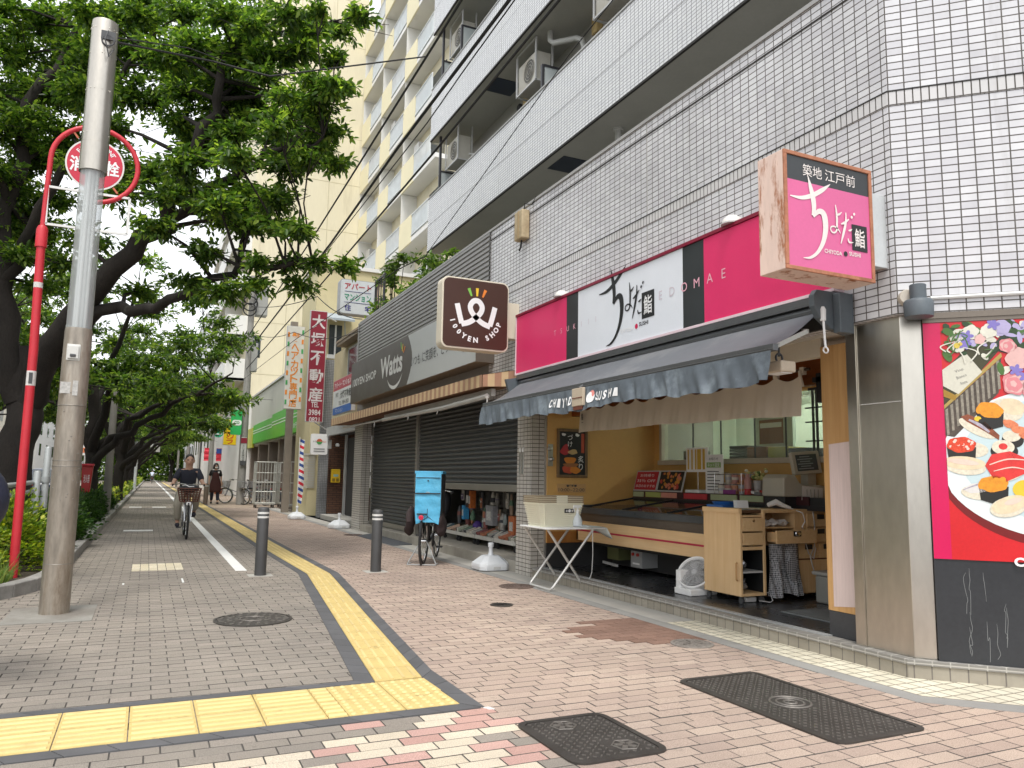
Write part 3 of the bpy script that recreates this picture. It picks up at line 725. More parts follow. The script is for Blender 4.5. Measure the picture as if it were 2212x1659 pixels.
# terrace and tower behind the parapet
b = MB(); b.box(4.66, 7.0, 3.6, 18.2, 4.0, 4.05); b.build('terrace', conc, bld)
tw = mat('tower_wall', (.36, .345, .315), .75, var=.08)
b = MB(); b.box(7.02, 12, 2.6, 18.0, 4.0, 22); b.build('tower_wall', tw, bld)
sash = mat('window_dark', (.05, .06, .065), .12, var=.2, spec=.8)
for k, zf in enumerate((4.05, 7.05, 9.97, 12.9)):
    for y0 in (6.3, 9.6, 12.4, 15.4):
        b = MB(); b.box(7.0, 7.03, y0, y0+1.7, zf+.1, zf+2.1, 0); w_ = b.build('window', sash, bld)
        b = MB(); b.box(6.985, 7.0, y0-.04, y0, zf+.06, zf+2.14); b.box(6.985, 7.0, y0+1.7, y0+1.74, zf+.06, zf+2.14); b.box(6.985, 7.0, y0, y0+1.7, zf+2.1, zf+2.14); b.box(6.985, 7.0, y0+.83, y0+.87, zf+.1, zf+2.1); b.build('frame', dark_grey, w_)
for zb in (6.86, 9.79, 12.71, 15.6):
    b = MB(); b.box(6.0, 6.16, 1.2, 18.0, zb, zb+1.37, 0); ba = b.build('balcony', tile_b, bld)
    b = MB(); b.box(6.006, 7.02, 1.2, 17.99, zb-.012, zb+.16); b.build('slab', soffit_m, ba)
    b = MB(); b.box(5.992, 6.03, 1.2, 18.0, zb-.03, zb+.005); b.build('dark_line', dark_tone, ba)
    b = MB(); b.box(5.985, 6.18, 1.2, 18.01, zb+1.37, zb+1.40); b.build('coping', coping_m, ba)
    b = MB(); b.box(5.997, 6.02, 1.2, 18.0, zb+.66, zb+.668); b.box(5.997, 6.02, 9.18, 9.19, zb, zb+1.36); b.box(5.997, 6.02, 13.6, 13.61, zb, zb+1.36); b.build('expansion_joint', mat('sealant_grey', (.45, .45, .45), .8), ba)
hat = mat('hatch_steel', (.045, .06, .09), .4, metal=.5)
for zb, y0 in ((9.79, 14.3), (6.86, 11.3)):
    b = MB(); b.box(6.22, 6.82, y0, y0+.62, zb-.024, zb-.013); b.build('escape_hatch', hat, bld, bev=.003)
pvc = mat('pvc_pipe', (.5, .5, .48), .45)
b = MB(); b.tube([(6.45, 12.3, 9.78), (6.45, 12.3, 9.6), (6.47, 12.2, 9.5), (6.72, 11.75, 9.42), (6.78, 11.66, 9.36), (6.8, 11.62, 9.2), (6.8, 11.62, 8.2)], .055, 12); b.build('drain_pipe', pvc, bld, smooth=True)
b = MB(); b.lathe([(.09, 0), (.09, .03), (.055, .04), (.055, .2)], (6.5, 10.0, 6.85), ax=(0, 0, -1), n=16); b.tube([(6.5, 10.0, 6.7), (6.55, 9.95, 6.5), (6.8, 9.9, 6.4)], .055, 12); b.build('drain_pipe', pvc, bld, smooth=True)
pf = mat('partition_frame', (.025, .025, .03), .5); pp = mat('partition_board', (.42, .46, .46), .5, var=.05)
def part(y, z0, h, post=None):
    b = MB(); b.box(6.17, 6.98, y, y+.025, z0+.1, z0+h); p_ = b.build('partition', pp, bld)
    b = MB(); b.box(6.12, 6.17, y-.02, y+.045, z0, post or z0+h+.03); b.box(6.17, 7.0, y-.015, y+.04, z0+h, z0+h+.04); b.build('frame', pf, p_)
part(12.0, 7.1, 1.75); part(17.6, 7.1, 1.75, 9.78); part(17.6, 10.05, 1.75, 12.7); part(16.3, 10.05, 2.0)
for y, z in ((14.2, 9.3), (11.3, 9.4)):
    b = MB(); b.box(6.88, 7.02, y, y+.2, z-.02, z+.34); b.build('vent_cover', mat('vent_ochre', (.5, .36, .16), .6), bld, bev=.02)
for y in (13.9, 14.75): MB().lathe([(.1, 0), (.1, .04), (.07, .06)], (7.0, y, 9.45), ax=(-1, 0, 0), n=14).build('vent_cap', black_paint, bld)
# air conditioners hung under the balcony slabs
def ac_unit(y, ztop, label):
    t = thing('air_conditioner', label, 'air conditioner', (6.45, y, ztop), 'air conditioners hung under the balconies')
    body = mat('ac_body', (.5, .48, .42), .5, var=.12, dirt=(.36, .32, .25)); grl = mat('ac_dark', (.1, .095, .085), .6)
    b = MB(); b.box(6.28, 6.60, y-.4, y+.4, ztop-.86, ztop-.26); b.build('body', body, t, bev=.015)
    b = MB(); b.disc((6.277, y-.1, ztop-.56), .23, (-1, 0, 0), 28); b.build('fan_opening', grl, t)
    b = MB()
    for r_ in (.06, .12, .18, .23): b.torus((6.272, y-.1, ztop-.56), r_, .005, (1, 0, 0), 28, 5)
    b.build('fan_grille', body, t)
    b = MB()
    for yy in (y-.42, y+.42):
        b.beam((6.26, yy, ztop), (6.26, yy, ztop-.9), .03, .03); b.beam((6.62, yy, ztop), (6.62, yy, ztop-.9), .03, .03); b.beam((6.25, yy, ztop-.88), (6.63, yy, ztop-.88), .03, .03)
    b.beam((6.26, y-.42, ztop-.02), (6.26, y+.42, ztop-.02), .03, .03); b.beam((6.26, y-.42, ztop-.88), (6.26, y+.42, ztop-.88), .03, .03); b.build('hanger', light_grey, t)
    b = MB(); b.tube([(6.55, y-.41, ztop-.7), (6.7, y-.47, ztop-.72), (6.95, y-.45, ztop-.6)], .022, 8); b.build('hose', white_plastic, t)
ac_unit(9.95, 9.76, 'largest air conditioner at the top edge of the photo, above the middle balcony wall')
ac_unit(12.95, 9.76, 'air conditioner hanging beside the bent drain pipe under the middle balcony')
ac_unit(17.1, 9.76, 'air conditioner at the far end of the middle balcony, beside the black frame')
ac_unit(17.0, 12.68, 'highest air conditioner, under the slab of the topmost visible balcony')
# wood coloured junction box on the parapet
t = thing('junction_box', 'weathered cream junction box fixed high on the tiled parapet', 'junction box', (4.4, 9.35, 4.55))
b = MB(); b.box(4.31, 4.43, 8.98, 9.22, 4.42, 4.82); b.build('casing', mat('aged_cream', (.5, .4, .25), .7, var=.2, fine=25, dirt=(.25, .17, .09), dth=(.5, .7)), t, bev=.015)
b = MB(); b.box(4.3, 4.31, 9.08, 9.1, 4.43, 4.81); b.build('rib', mat('aged_rib', (.35, .26, .14), .7), t)
b = MB(); b.tube([(4.37, 9.1, 4.44), (4.37, 9.12, 4.34), (4.36, 9.15, 4.28)], .012, 6); b.tube([(4.38, 9.05, 4.8), (4.36, 9.0, 4.9), (4.42, 8.9, 4.86), (4.43, 8.8, 4.95)], .008, 6); b.build('cable', black_rubber, t)
# ivy on the terrace
# ================================================================== signs and awnings of the shops
pink = mat('sign_pink', (.72, .03, .14), .35, var=.05); s_white = mat('sign_white', (.74, .77, .82), .35, var=.04)
s_black = mat('sign_black', (.03, .034, .037), .35, var=.1); crimson = mat('frame_crimson', (.22, .004, .03), .4)
ink = mat('ink_black', (.012, .013, .014), .5, var=.05); wht = mat('lettering_white', (.8, .8, .8), .45, var=.03)
pinkish = mat('lettering_pink', (.8, .42, .5), .5)
mY = -Y_
LOGO_W, LOGO_O = 388., (632, 1130)
def lp(*pts): return [((x-LOGO_O[0])/LOGO_W, (LOGO_O[1]-y)/LOGO_W, h/LOGO_W) for x, y, h in pts]
CHI = [lp((632, 1042, 2), (690, 1041, 7), (745, 1022, 9), (800, 990, 8), (838, 962, 1)),
       lp((723, 948, 1), (735, 990, 9), (746, 1030, 12), (750, 1070, 11), (744, 1102, 8)),
       lp((744, 1104, 6), (775, 1080, 10), (800, 1090, 14), (806, 1140, 13), (792, 1195, 10), (762, 1240, 7), (725, 1266, 5), (688, 1272, 1)),
       lp((861, 1040, 2), (866, 1075, 5), (866, 1110, 5), (863, 1140, 4), (848, 1152, 3), (833, 1146, 3), (834, 1132, 3), (852, 1127, 3), (872, 1136, 3), (884, 1150, 1)),
       lp((866, 1080, 3), (880, 1074, 4), (893, 1064, 1)),
       lp((886, 1112, 2), (905, 1104, 5), (930, 1086, 2)), lp((914, 1062, 2), (912, 1100, 5), (900, 1140, 6), (882, 1190, 2)),
       lp((924, 1132, 2), (934, 1130, 4), (944, 1124, 1)), lp((920, 1164, 2), (926, 1178, 4), (948, 1176, 1)),
       lp((940, 1080, 4), (944, 1076, 5), (948, 1072, 4)), lp((953, 1066, 4), (957, 1062, 5), (961, 1058, 4))]
def logo(b, o, u, s_, mi_brush, mi_sq, mi_kanji, mi_dot, kan=True):
    """brush logo; o = world point of LOGO_O, u reading direction, s_ = width"""
    o, u = Vector(o), Vector(u); b.strokes([[(x*s_, y*s_, h*s_) for x, y, h in p] for p in CHI], o, u, Z_, mi_brush)
    P = lambda x, y: o+u*((x-LOGO_O[0])/LOGO_W*s_)+Z_*((LOGO_O[1]-y)/LOGO_W*s_)
    b.add([P(945, 1205), P(1027, 1205), P(1027, 1102), P(945, 1102)], [(0, 1, 2, 3)], mi_sq)
    k = u.cross(Z_)*.0015
    b.text('鮨', P(986, 1154)+k, u, Z_, w=.14*s_, h=.19*s_, mi=mi_kanji, bold=.01)
    b.text('CHIYODA', P(843, 1229), u, Z_, w=.235*s_, h=.042*s_, mi=mi_brush if mi_brush != 0 else mi_kanji, bold=.02)
    b.text('SUSHI', P(957, 1222), u, Z_, w=.155*s_, h=.042*s_, mi=mi_brush, bold=.02)
    b.disc(P(908, 1226), .026*s_, u.cross(Z_), 20, mi_dot)
# --- long fascia sign
t = thing('fascia_sign', 'long pink, black and white sign board with brush lettering over the sushi shop', 'shop sign', (4.4, 6.5, 2.58))
b = MB(); b.box(4.352, 4.436, 3.89, 9.17, 2.585, 3.37, 0); b.build('box', crimson, t)
b = MB(); zt, zb = 3.362, 2.60
for y0, y1, mi in ((9.165, 7.80, 0), (7.80, 7.53, 1), (7.53, 5.61, 2), (5.61, 5.31, 1), (5.31, 3.895, 0)): b.add([(4.35, y0, zb), (4.35, y1, zb), (4.35, y1, zt), (4.35, y0, zt)], [(0, 1, 2, 3)], mi)
b.build('panel', [pink, s_black, s_white], t)
b = MB(); b.box(4.335, 4.44, 3.88, 9.18, 2.575, 2.598); b.box(4.34, 4.44, 9.17, 9.185, 2.598, 3.37); b.build('trim', mat('trim_pale_pink', (.75, .6, .64), .4), t)
b = MB(); b.box(4.335, 4.44, 3.88, 9.18, 3.365, 3.395); b.build('top_trim', crimson, t)
b = MB(); logo(b, (4.347, 7.07, 3.0), mY, 1.0, 0, 0, 1, 2)
for i, c in enumerate('TSUKIJI'): b.text(c, (4.347, 8.08-.157*i, 2.97), mY, Z_, h=.062, mi=3 if i < 4 else 4)
for i, c in enumerate('EDOMAE'): b.text(c, (4.347, 5.95-.18*i, 2.985), mY, Z_, h=.085, mi=4 if i < 2 else 3)
b.build('lettering', [ink, wht, mat('dot_red', (.6, .01, .08), .5), pinkish, mat('faint_letter', (.62, .55, .6), .5)], t)
for y, l in ((7.98, 'small white dome lamp on the far end of the pink sign'), (4.97, 'white dome lamp on the pink sign near the rusty sign box')):
    t = thing('dome_lamp', l, 'lamp', (4.38, y, 3.395)); b = MB(); b.lathe([(.085, 0), (.085, .02), (.075, .05), (.045, .075), (.001, .085)], (4.38, y, 3.395), n=20, cap=False); b.build('shade', mat('dome_white', (.75, .72, .68), .4), t, smooth=True)
    b = MB(); b.lathe([(.095, -.0), (.095, .012)], (4.38, y, 3.393), n=20); b.build('base', light_grey, t)
# --- projecting rusty box sign
rust = mat('rusty_cream', (.74, .56, .48), .6, var=.12, sc=4, fine=40, dirt=(.33, .105, .03), dscale=7.5, dth=(.53, .63), bm=.001, stretch=(1, 1, .25))
rust2 = mat('rusty_frame', (.42, .17, .09), .6, var=.3, sc=6, fine=50, dirt=(.2, .07, .03), dscale=5, bm=.001)
t = thing('projecting_sign', 'rusty square box sign with pink face and white brush lettering at the building corner', 'shop sign', (3.85, 3.5, 2.52))
x0, x1, z0, z1, yf, yb = 3.465, 4.24, 2.52, 3.29, 3.45, 3.68
b = MB(); b.box(x0, x1, yf+.012, yb, z0, z1); b.build('box', rust, t, bev=.004)
b = MB(); f = .026
for a in ((x0, x1, z0, z0+f), (x0, x1, z1-f, z1), (x0, x0+f, z0+f, z1-f), (x1-f, x1, z0+f, z1-f)): b.box(a[0], a[1], yf, yf+.014, a[2], a[3])
b.build('frame', rust2, t, bev=.003)
b = MB(); mg = mat('sign_magenta_faded', (.66, .12, .29), .35, var=.06)
b.add([(x0+f, yf+.009, z0+f), (x1-f, yf+.009, z0+f), (x1-f, yf+.009, z1-.185), (x0+f, yf+.009, z1-.185)], [(0, 1, 2, 3)], 0); b.add([(x0+f, yf+.009, z1-.185), (x1-f, yf+.009, z1-.185), (x1-f, yf+.009, z1-f), (x0+f, yf+.009, z1-f)], [(0, 1, 2, 3)], 1)
b.build('face', [mg, s_black], t)
b = MB(); b.text('築地', (3.71, yf+.006, z1-.106), X_, Z_, w=.165, h=.08, mi=0); b.text('江戸前', (3.955, yf+.006, z1-.106), X_, Z_, w=.27, h=.08, mi=0)
logo(b, (3.515, yf+.006, 2.845), X_, .655, 0, 1, 0, 1); b.build('lettering', [mat('lettering_cream', (.78, .72, .68), .5), ink], t)
b = MB(); b.box(4.241, 4.438, 3.51, 3.66, 2.66, 3.17); b.build('wall_mount', mat('galvanised_white', (.62, .64, .64), .4, metal=.3, dirt=(.3, .12, .05), dscale=3, dth=(.62, .7)), t, bev=.004)
# --- awning
t = thing('awning', 'grey black fabric awning with a wavy valance over the sushi shop', 'awning', (4.2, 6.4, 2.3))
fab = mat('awning_fabric', (.115, .122, .135), .75, var=.12, sc=1.2, fine=20, dirt=(.2, .2, .2), dth=(.5, .8)); fab2 = mat('awning_valance_fabric', (.095, .115, .135), .55, var=.25, sc=5, fine=18, dirt=(.2, .235, .26), dscale=5, dth=(.52, .75))
b = MB(); n = 14
G_ = []
for i in range(n+1):
    y = 8.99+(4.02-8.99)*i/n
    for j in range(6):
        s_ = j/5; yy = y+((8.86-3.90)*(.5-i/n)+6.38-y)*s_
        G_.append((4.34-.55*s_, yy, 2.455-.325*s_-.02*math.sin(math.pi*s_)))
b.add(G_, [(i*6+j, i*6+j+1, (i+1)*6+j+1, (i+1)*6+j) for i in range(n) for j in range(5)]); b.add([(x, y, z-.004) for x, y, z in G_], [(i*6+j, (i+1)*6+j, (i+1)*6+j+1, i*6+j+1) for i in range(n) for j in range(5)])
b.build('canopy', fab, t, smooth=True)
bar = mat('awning_bar', (.13, .135, .14), .35, metal=.5)
b = MB(); b.box(3.755, 3.80, 3.88, 8.88, 2.095, 2.145); b.box(3.75, 3.77, 3.88, 8.88, 2.105, 2.112); b.build('front_bar', bar, t, bev=.006)
b = MB(); b.lathe([(.045, 0), (.045, 5.0)], (4.36, 4.02, 2.46), ax=(0, 1, 0), n=14); b.box(4.30, 4.42, 3.95, 9.05, 2.5, 2.56); b.build('roller', bar, t)
slate = mat('slate_plastic', (.1, .12, .135), .5, var=.15, fine=30)
b = MB(); b.prism([(4.12, 3.86, 2.52), (4.15, 3.86, 2.56), (4.44, 3.86, 2.56), (4.44, 3.86, 2.26), (4.28, 3.86, 2.29), (4.17, 3.86, 2.36), (4.12, 3.86, 2.44)], (0, .05, 0)); b.box(4.30, 4.435, 3.80, 3.862, 2.26, 2.545); b.build('end_bracket', slate, t, bev=.006)
b = MB(); b.prism([(4.15, 9.05, 2.5), (4.42, 9.05, 2.55), (4.42, 9.05, 2.3), (4.2, 9.05, 2.34)], (0, .05, 0)); b.build('end_bracket', slate, t)
b = MB()
for ye in (4.15, 8.7):
    b.beam((4.32, ye, 2.33), (4.05, ye-.28 if ye < 5 else ye+.1, 2.25), .035, .03); b.beam((4.05, ye-.28 if ye < 5 else ye+.1, 2.25), (3.80, ye-.2 if ye < 5 else ye+.1, 2.12), .035, .03)
b.build('arm', mat('arm_metal', (.3, .29, .26), .4, metal=.6), t)
b = MB(); b.box(4.42, 4.436, 3.95, 9.05, 2.34, 2.5); b.build('back_board', dark_void, t)
def vw(y, s_):     # valance surface: s_ 0 top .. 1 bottom
    y_ = y+.10*s_; a = 1.5*math.sin(y_*19)+1.3*math.sin(y_*31+1.3)+.8*math.sin(y_*7.1+.4)+.9*math.sin(y_*57+2*math.sin(y*5))
    ln = .215+.016*math.sin(y*3.1)+.01*math.sin(y*17)
    return Vector((3.752-.0078*s_*a-.03*s_, y+.025*s_*math.sin(y*12), 2.098-ln*s_))
b = MB(); n, m = 260, 8; V = []
for i in range(n+1):
    y = 8.90+(3.90-8.90)*i/n
    for j in range(m+1): V.append(vw(y, j/m))
b.add(V, [(i*(m+1)+j, i*(m+1)+j+1, (i+1)*(m+1)+j+1, (i+1)*(m+1)+j) for i in range(n) for j in range(m)]); vo = b.build('valance', fab2, t, smooth=True, ang=80)
tmp = MB()
for i, c in enumerate('CHIYODA'): tmp.text(c, (0, 6.99-.077*i, 0), mY, Z_, w=.05, h=.085, mi=0, bold=.04)
for i, c in enumerate('SUSHI'): tmp.text(c, (0, 6.12-.083*i, 0), mY, Z_, w=.052, h=.085, mi=0, bold=.04)
tmp.disc((0, 6.215, 0), .055, (-1, 0, 0), 24, 0); b = MB()
tmp.f = [f for f in tmp.f]; out = []
for (x, y, z) in tmp.v: p = vw(y, .52-z/.215); out.append((p.x-.008, p.y, p.z))
b.v, b.f, b.m = out, tmp.f, tmp.m
b.build('lettering', wht, vo)
b = MB(); p = [vw(6.2+.035*math.cos(a), .38+.0-.16*math.sin(a)) for a in np.linspace(0, 2*math.pi, 16)[:-1]]; b.poly([(q.x-.009, q.y, q.z) for q in p]); b.build('red_mark', mat('faded_red', (.7, .25, .22), .6), vo)
b = MB(); b.tube([(4.2, 3.86, 2.42), (4.2, 3.85, 2.2), (4.2, 3.845, 2.15)], .008, 8); b.torus((4.2, 3.845, 2.13), .02, .006, (1, 0, .3), 16, 6); b.lathe([(.02, 0), (.022, .08), (.012, .1)], (4.2, 3.86, 2.34), n=10); b.build('crank_eye', white_plastic, t)
for y, l in ((4.08, 'beige flood lamp hung at the near end of the grey awning'), (6.75, 'beige lamp box in the gap of the awning valance lettering')):
    t = thing('flood_lamp', l, 'lamp', (4.0, y, 2.1)); bg_ = mat('beige_lamp', (.5, .42, .32), .5)
    if y < 5:
        b = MB(); b.box(3.93, 4.07, y-.09, y+.09, 1.98, 2.06); b.build('housing', bg_, t, bev=.012)
        b = MB(); b.box(3.95, 4.05, y-.07, y+.07, 1.975, 1.981); b.build('lens', white_plastic, t)
        b = MB(); b.torus((4.0, y, 2.09), .03, .008, (0, 1, 0), 14, 6); b.tube([(4.0, y, 2.1), (4.0, y, 2.2)], .008, 6); b.build('bracket', dark_grey, t)
    else:
        b = MB(); b.box(3.70, 3.732, 6.31, 6.52, 1.915, 2.09); b.build('housing', bg_, t, bev=.006)
        b = MB(); b.box(3.695, 3.701, 6.32, 6.51, 1.99, 1.998); b.box(3.705, 3.73, 6.33, 6.50, 1.88, 1.914); b.build('lens', mat('lamp_redbrown', (.16, .05, .03), .5), t)
        b = MB(); b.tube([(3.72, 6.41, 2.09), (3.76, 6.41, 2.12)], .012, 6); b.build('bracket', dark_grey, t)
# --- noren curtain
nm = mat('noren_cloth', (.60, .53, .43), .9, var=.08, sc=3, fine=150)
t = thing('shop_curtain', 'short beige fabric shop curtain hanging under the grey awning', 'curtain', (4.78, 6.4, 2.12))
b = MB(); n, m = 240, 6; V = []
def nw(y, s_):
    k = (y-4.62)/.297; f = k-math.floor(k); sag = math.sin(math.pi*f)
    return Vector((4.775-.026*s_*abs(math.sin(k*math.pi))-.004*s_*math.sin(y*63)-.02*s_, y, 2.10-.05*sag*(1-s_)-(.315+.03*max(0, (6.5-y)/1.9))*s_+.006*math.sin(y*5)*s_))
for i in range(n+1):
    y = 8.19+(4.62-8.19)*i/n
    for j in range(m+1): V.append(nw(y, j/m))
b.add(V, [(i*(m+1)+j, i*(m+1)+j+1, (i+1)*(m+1)+j+1, (i+1)*(m+1)+j) for i in range(n) for j in range(m)]); b.build('cloth', nm, t, smooth=True, ang=80)
b = MB(); b.tube([(4.785, 8.3, 2.13), (4.785, 4.55, 2.13)], .012, 8); b.build('rod', mat_wood('dark_wood', '#4a3423', '#3a281a'), t)
b = MB()
for k in range(13):
    y = 4.62+.297*k; b.box(4.765, 4.80, y-.02, y+.02, 2.09, 2.15)
b.tube([(4.76, 4.63, 2.12), (4.75, 4.62, 2.08), (4.755, 4.6, 1.99)], .014, 6); b.build('loop', nm, t)
b = MB(); b.text('鮨', (4.733, 8.08, 1.975), mY, Z_, w=.05, h=.085, mi=0, bold=.02); b.box(4.733, 4.736, 8.06, 8.10, 1.90, 1.905); b.build('lettering', ink, t)
# --- second shop fascia
t = thing('fascia_sign', 'dark brown and grey sign board with a smile logo above the roller shutters', 'shop sign', (4.3, 13.9, 2.87))
brown = mat('sign_brown', (.062, .045, .038), .4, var=.12); s_grey = mat('sign_grey_white', (.46, .48, .48), .4, var=.05)
b = MB(); b.box(4.152, 4.44, 10.1, 17.7, 2.875, 3.80); b.build('box', mat('box_brown', (.15, .125, .105), .5), t)
b = MB(); pr = [(4.15, 17.69, 2.88), (4.15, 13.38, 2.88)]+[(4.15, 13.38-.28*math.sin(math.pi*k/8)*1.0, 2.88+.91*k/8) for k in range(1, 8)]+[(4.15, 13.38, 3.79), (4.15, 17.69, 3.79)]
b.poly(pr, 0); b.poly([(4.1505, 17.6, 2.881), (4.1505, 10.11, 2.881), (4.1505, 10.11, 3.789), (4.1505, 17.6, 3.789)], 1); b.build('panel', [brown, s_grey], t)
b = MB(); b.text('100YEN SHOP', (4.146, 16.5, 3.33), mY, Z_, w=2.0, h=.17, mi=0, bold=.02); b.text('Watts', (4.146, 14.42, 3.38), mY, Z_, w=1.5, h=.42, mi=0, bold=.03)
b.strokes([[(-.5, .08, .002), (-.3, -.06, .025), (0, -.12, .035), (.3, -.05, .025), (.5, .1, .002)]], (4.146, 14.15, 3.03), mY, Z_, 0)
for i, (mi, a) in enumerate(((1, 110), (2, 75), (3, 45))): b.obox((4.146, 13.78-.1*i, 3.66-.05*i), mY*.14*math.cos(R(a))+Z_*.14*math.sin(R(a)), mY*.03*math.sin(R(a))-Z_*.03*math.cos(R(a)), X_*.002, mi)
b.text('いつも に笑顔を、どうぞ。', (4.146, 12.05, 3.27), mY, Z_, w=2.2, h=.2, mi=4); b.disc((4.146, 10.55, 3.3), .22, (-1, 0, 0), 24, 5); b.text('w', (4.143, 10.55, 3.26), mY, Z_, w=.2, h=.14, mi=0, bold=.05)
b.build('lettering', [mat('lettering_silver', (.62, .62, .6), .5), mat('logo_green', (.2, .5, .08), .5), mat('logo_yellow', (.75, .5, .03), .5), mat('logo_orange', (.75, .22, .03), .5), dark_grey, brown], t)
# --- square projecting sign
t = thing('projecting_sign', 'square brown sign with rounded corners reading 100YEN SHOP', 'shop sign', (3.8, 9.3, 2.89))
x0, x1, z0, z1 = 3.31, 4.265, 2.885, 3.835
def rrect(x0, x1, z0, z1, r, y): return [(qx+math.cos(R(a0+k*15))*r, y, qz+math.sin(R(a0+k*15))*r) for qx, qz, a0 in ((x1-r, z1-r, 0), (x0+r, z1-r, 90), (x0+r, z0+r, 180), (x1-r, z0+r, 270)) for k in range(7)]
cream = mat('sign_casing_cream', (.66, .6, .48), .5, var=.06)
b = MB(); b.prism(rrect(x0, x1, z0, z1, .09, 9.25), (0, .2, 0)); b.build('casing', cream, t, bev=.008)
b = MB(); b.prism(rrect(x0+.02, x1-.02, z0+.025, z1-.02, .08, 9.244), (0, .006, 0)); b.build('face', mat('sign_chocolate', (.058, .022, .014), .35, var=.08), t)
b = MB(); cx, cz, yy = (x0+x1)/2, (z0+z1)/2, 9.241; hw = .036
b.strokes([[(-.27, .12, hw), (-.235, -.02, hw), (-.20, -.14, hw)], [(-.205, -.15, hw), (-.10, -.115, hw), (-.02, -.06, hw), (.06, .02, hw), (.085, .1, hw), (.05, .165, hw), (-.0, .185, hw), (-.05, .165, hw), (-.085, .1, hw), (-.06, .02, hw), (.02, -.06, hw), (.10, -.115, hw), (.205, -.15, hw)], [(.20, -.14, hw), (.235, -.02, hw), (.27, .12, hw)]], (cx, yy, cz+.0), X_, Z_, 0)
txt = '100YEN SHOP'
for i, c in enumerate(txt):
    if c == ' ': continue
    a = R(180+18+144*i/(len(txt)-1)); rad = .345; d = Vector((math.cos(a), 0, math.sin(a))); b.text(c, (cx+d.x*rad, yy, cz+.0+d.z*rad), Vector((-d.z, 0, d.x)), -d, h=.072, mi=0, bold=.045)
for i, (x, a) in enumerate(((-.09, 112), (.01, 90), (.11, 68))):
    ux = Vector((math.cos(R(a)), 0, math.sin(R(a)))); sx = Vector((ux.z, 0, -ux.x)); o = Vector((cx+x, yy, cz+.30-.01*(i != 1)))
    b.poly([o-ux*.055-sx*.012, o-ux*.055+sx*.012, o+ux*.055+sx*.022, o+ux*.055-sx*.022], 1+i)
b.build('lettering', [wht, MATS['logo_green'], MATS['logo_yellow'], MATS['logo_orange']], t)
b = MB(); b.box(4.266, 4.438, 9.28, 9.42, 3.09, 3.58); b.build('wall_mount', cream, t, bev=.004)
# --- striped valance
t = thing('awning', 'folded away awning with tan and cream striped valance over the roller shutters', 'awning', (4.1, 14, 2.5))
stp = mat_stripes('striped_cloth', (.62, .46, .26), (.42, .24, .15), .2, 0)
b = MB(); b.add([(3.92, 18.6, 2.415), (3.92, 9.3, 2.415), (3.92, 9.3, 2.575), (3.92, 18.6, 2.575)], [(0, 1, 2, 3)]); b.add([(3.92, 9.3, 2.415), (4.438, 9.3, 2.45), (4.438, 9.3, 2.68), (3.92, 9.3, 2.575)], [(0, 1, 2, 3)])
b.add([(3.92, 9.3, 2.575), (4.438, 9.3, 2.68), (4.438, 18.6, 2.68), (3.92, 18.6, 2.575)], [(0, 1, 2, 3)]); b.add([(4.438, 18.6, 2.45), (3.92, 18.6, 2.415), (3.92, 18.6, 2.575), (4.438, 18.6, 2.68)], [(0, 1, 2, 3)])
o_ = b.build('valance', stp, t); sm = o_.modifiers.new('thick', 'SOLIDIFY'); sm.thickness = .006
b = MB(); b.add([(3.95, 18.58, 2.43), (4.43, 18.58, 2.46), (4.43, 9.32, 2.46), (3.95, 9.32, 2.43)], [(0, 1, 2, 3)]); b.build('lining', mat('lining_brown', (.2, .09, .04), .8), t)
tubew = mat('awning_tube', (.55, .53, .49), .4, metal=.3)
b = MB(); b.tube([(4.02, 9.36, 2.30), (4.02, 11.1, 2.27), (4.05, 13.3, 2.30), (4.02, 14.4, 2.30)], .035, 10); b.box(4.1, 4.16, 9.4, 14.6, 2.31, 2.41); b.build('front_bar', tubew, t)
b = MB(); b.tube([(4.02, 14.5, 2.30), (4.05, 17.9, 2.33)], .018, 8); b.build('front_bar', tubew, t)
b = MB()
for y in (9.35, 11.3, 12.8, 15.0): b.tube([(4.02, y, 2.30), (4.02, y, 2.22), (4.02, y+.03, 2.2)], .01, 6)
b.build('hook', tubew, t)
# --- corner flood lamp and conduit
t = thing('flood_lamp', 'grey cylindrical flood lamp at the building corner above the food mural', 'lamp', tuple(ch(.11, 2.36, .1)))
b = MB(); p = ch(.115, 0, .1); b.lathe([(.085, 2.29), (.088, 2.31), (.09, 2.385), (.08, 2.40), (.05, 2.41)], (p.x, p.y, 0), n=24); b.build('hood', slate, t, smooth=True)
b = MB(); b.lathe([(.05, 2.41), (.05, 2.50), (.045, 2.505), (.001, 2.506)], (p.x, p.y, 0), n=20, cap=False); b.build('lamp_body', slate, t, smooth=True)
b = MB(); q = ch(.06, 2.44, .0); b.lathe([(.055, 0), (.05, .05), (.045, .06)], q, ax=N45, n=18); b.build('wall_plate', mat('plate_cream', (.6, .55, .47), .5), t)
b = MB(); b.tube([ch(.2, 2.43, .012), ch(3.9, 2.43, .012)], .013, 8); tag(b.build('conduit', white_paint), 'white conduit pipe along the tiled wall above the food mural', 'pipe')
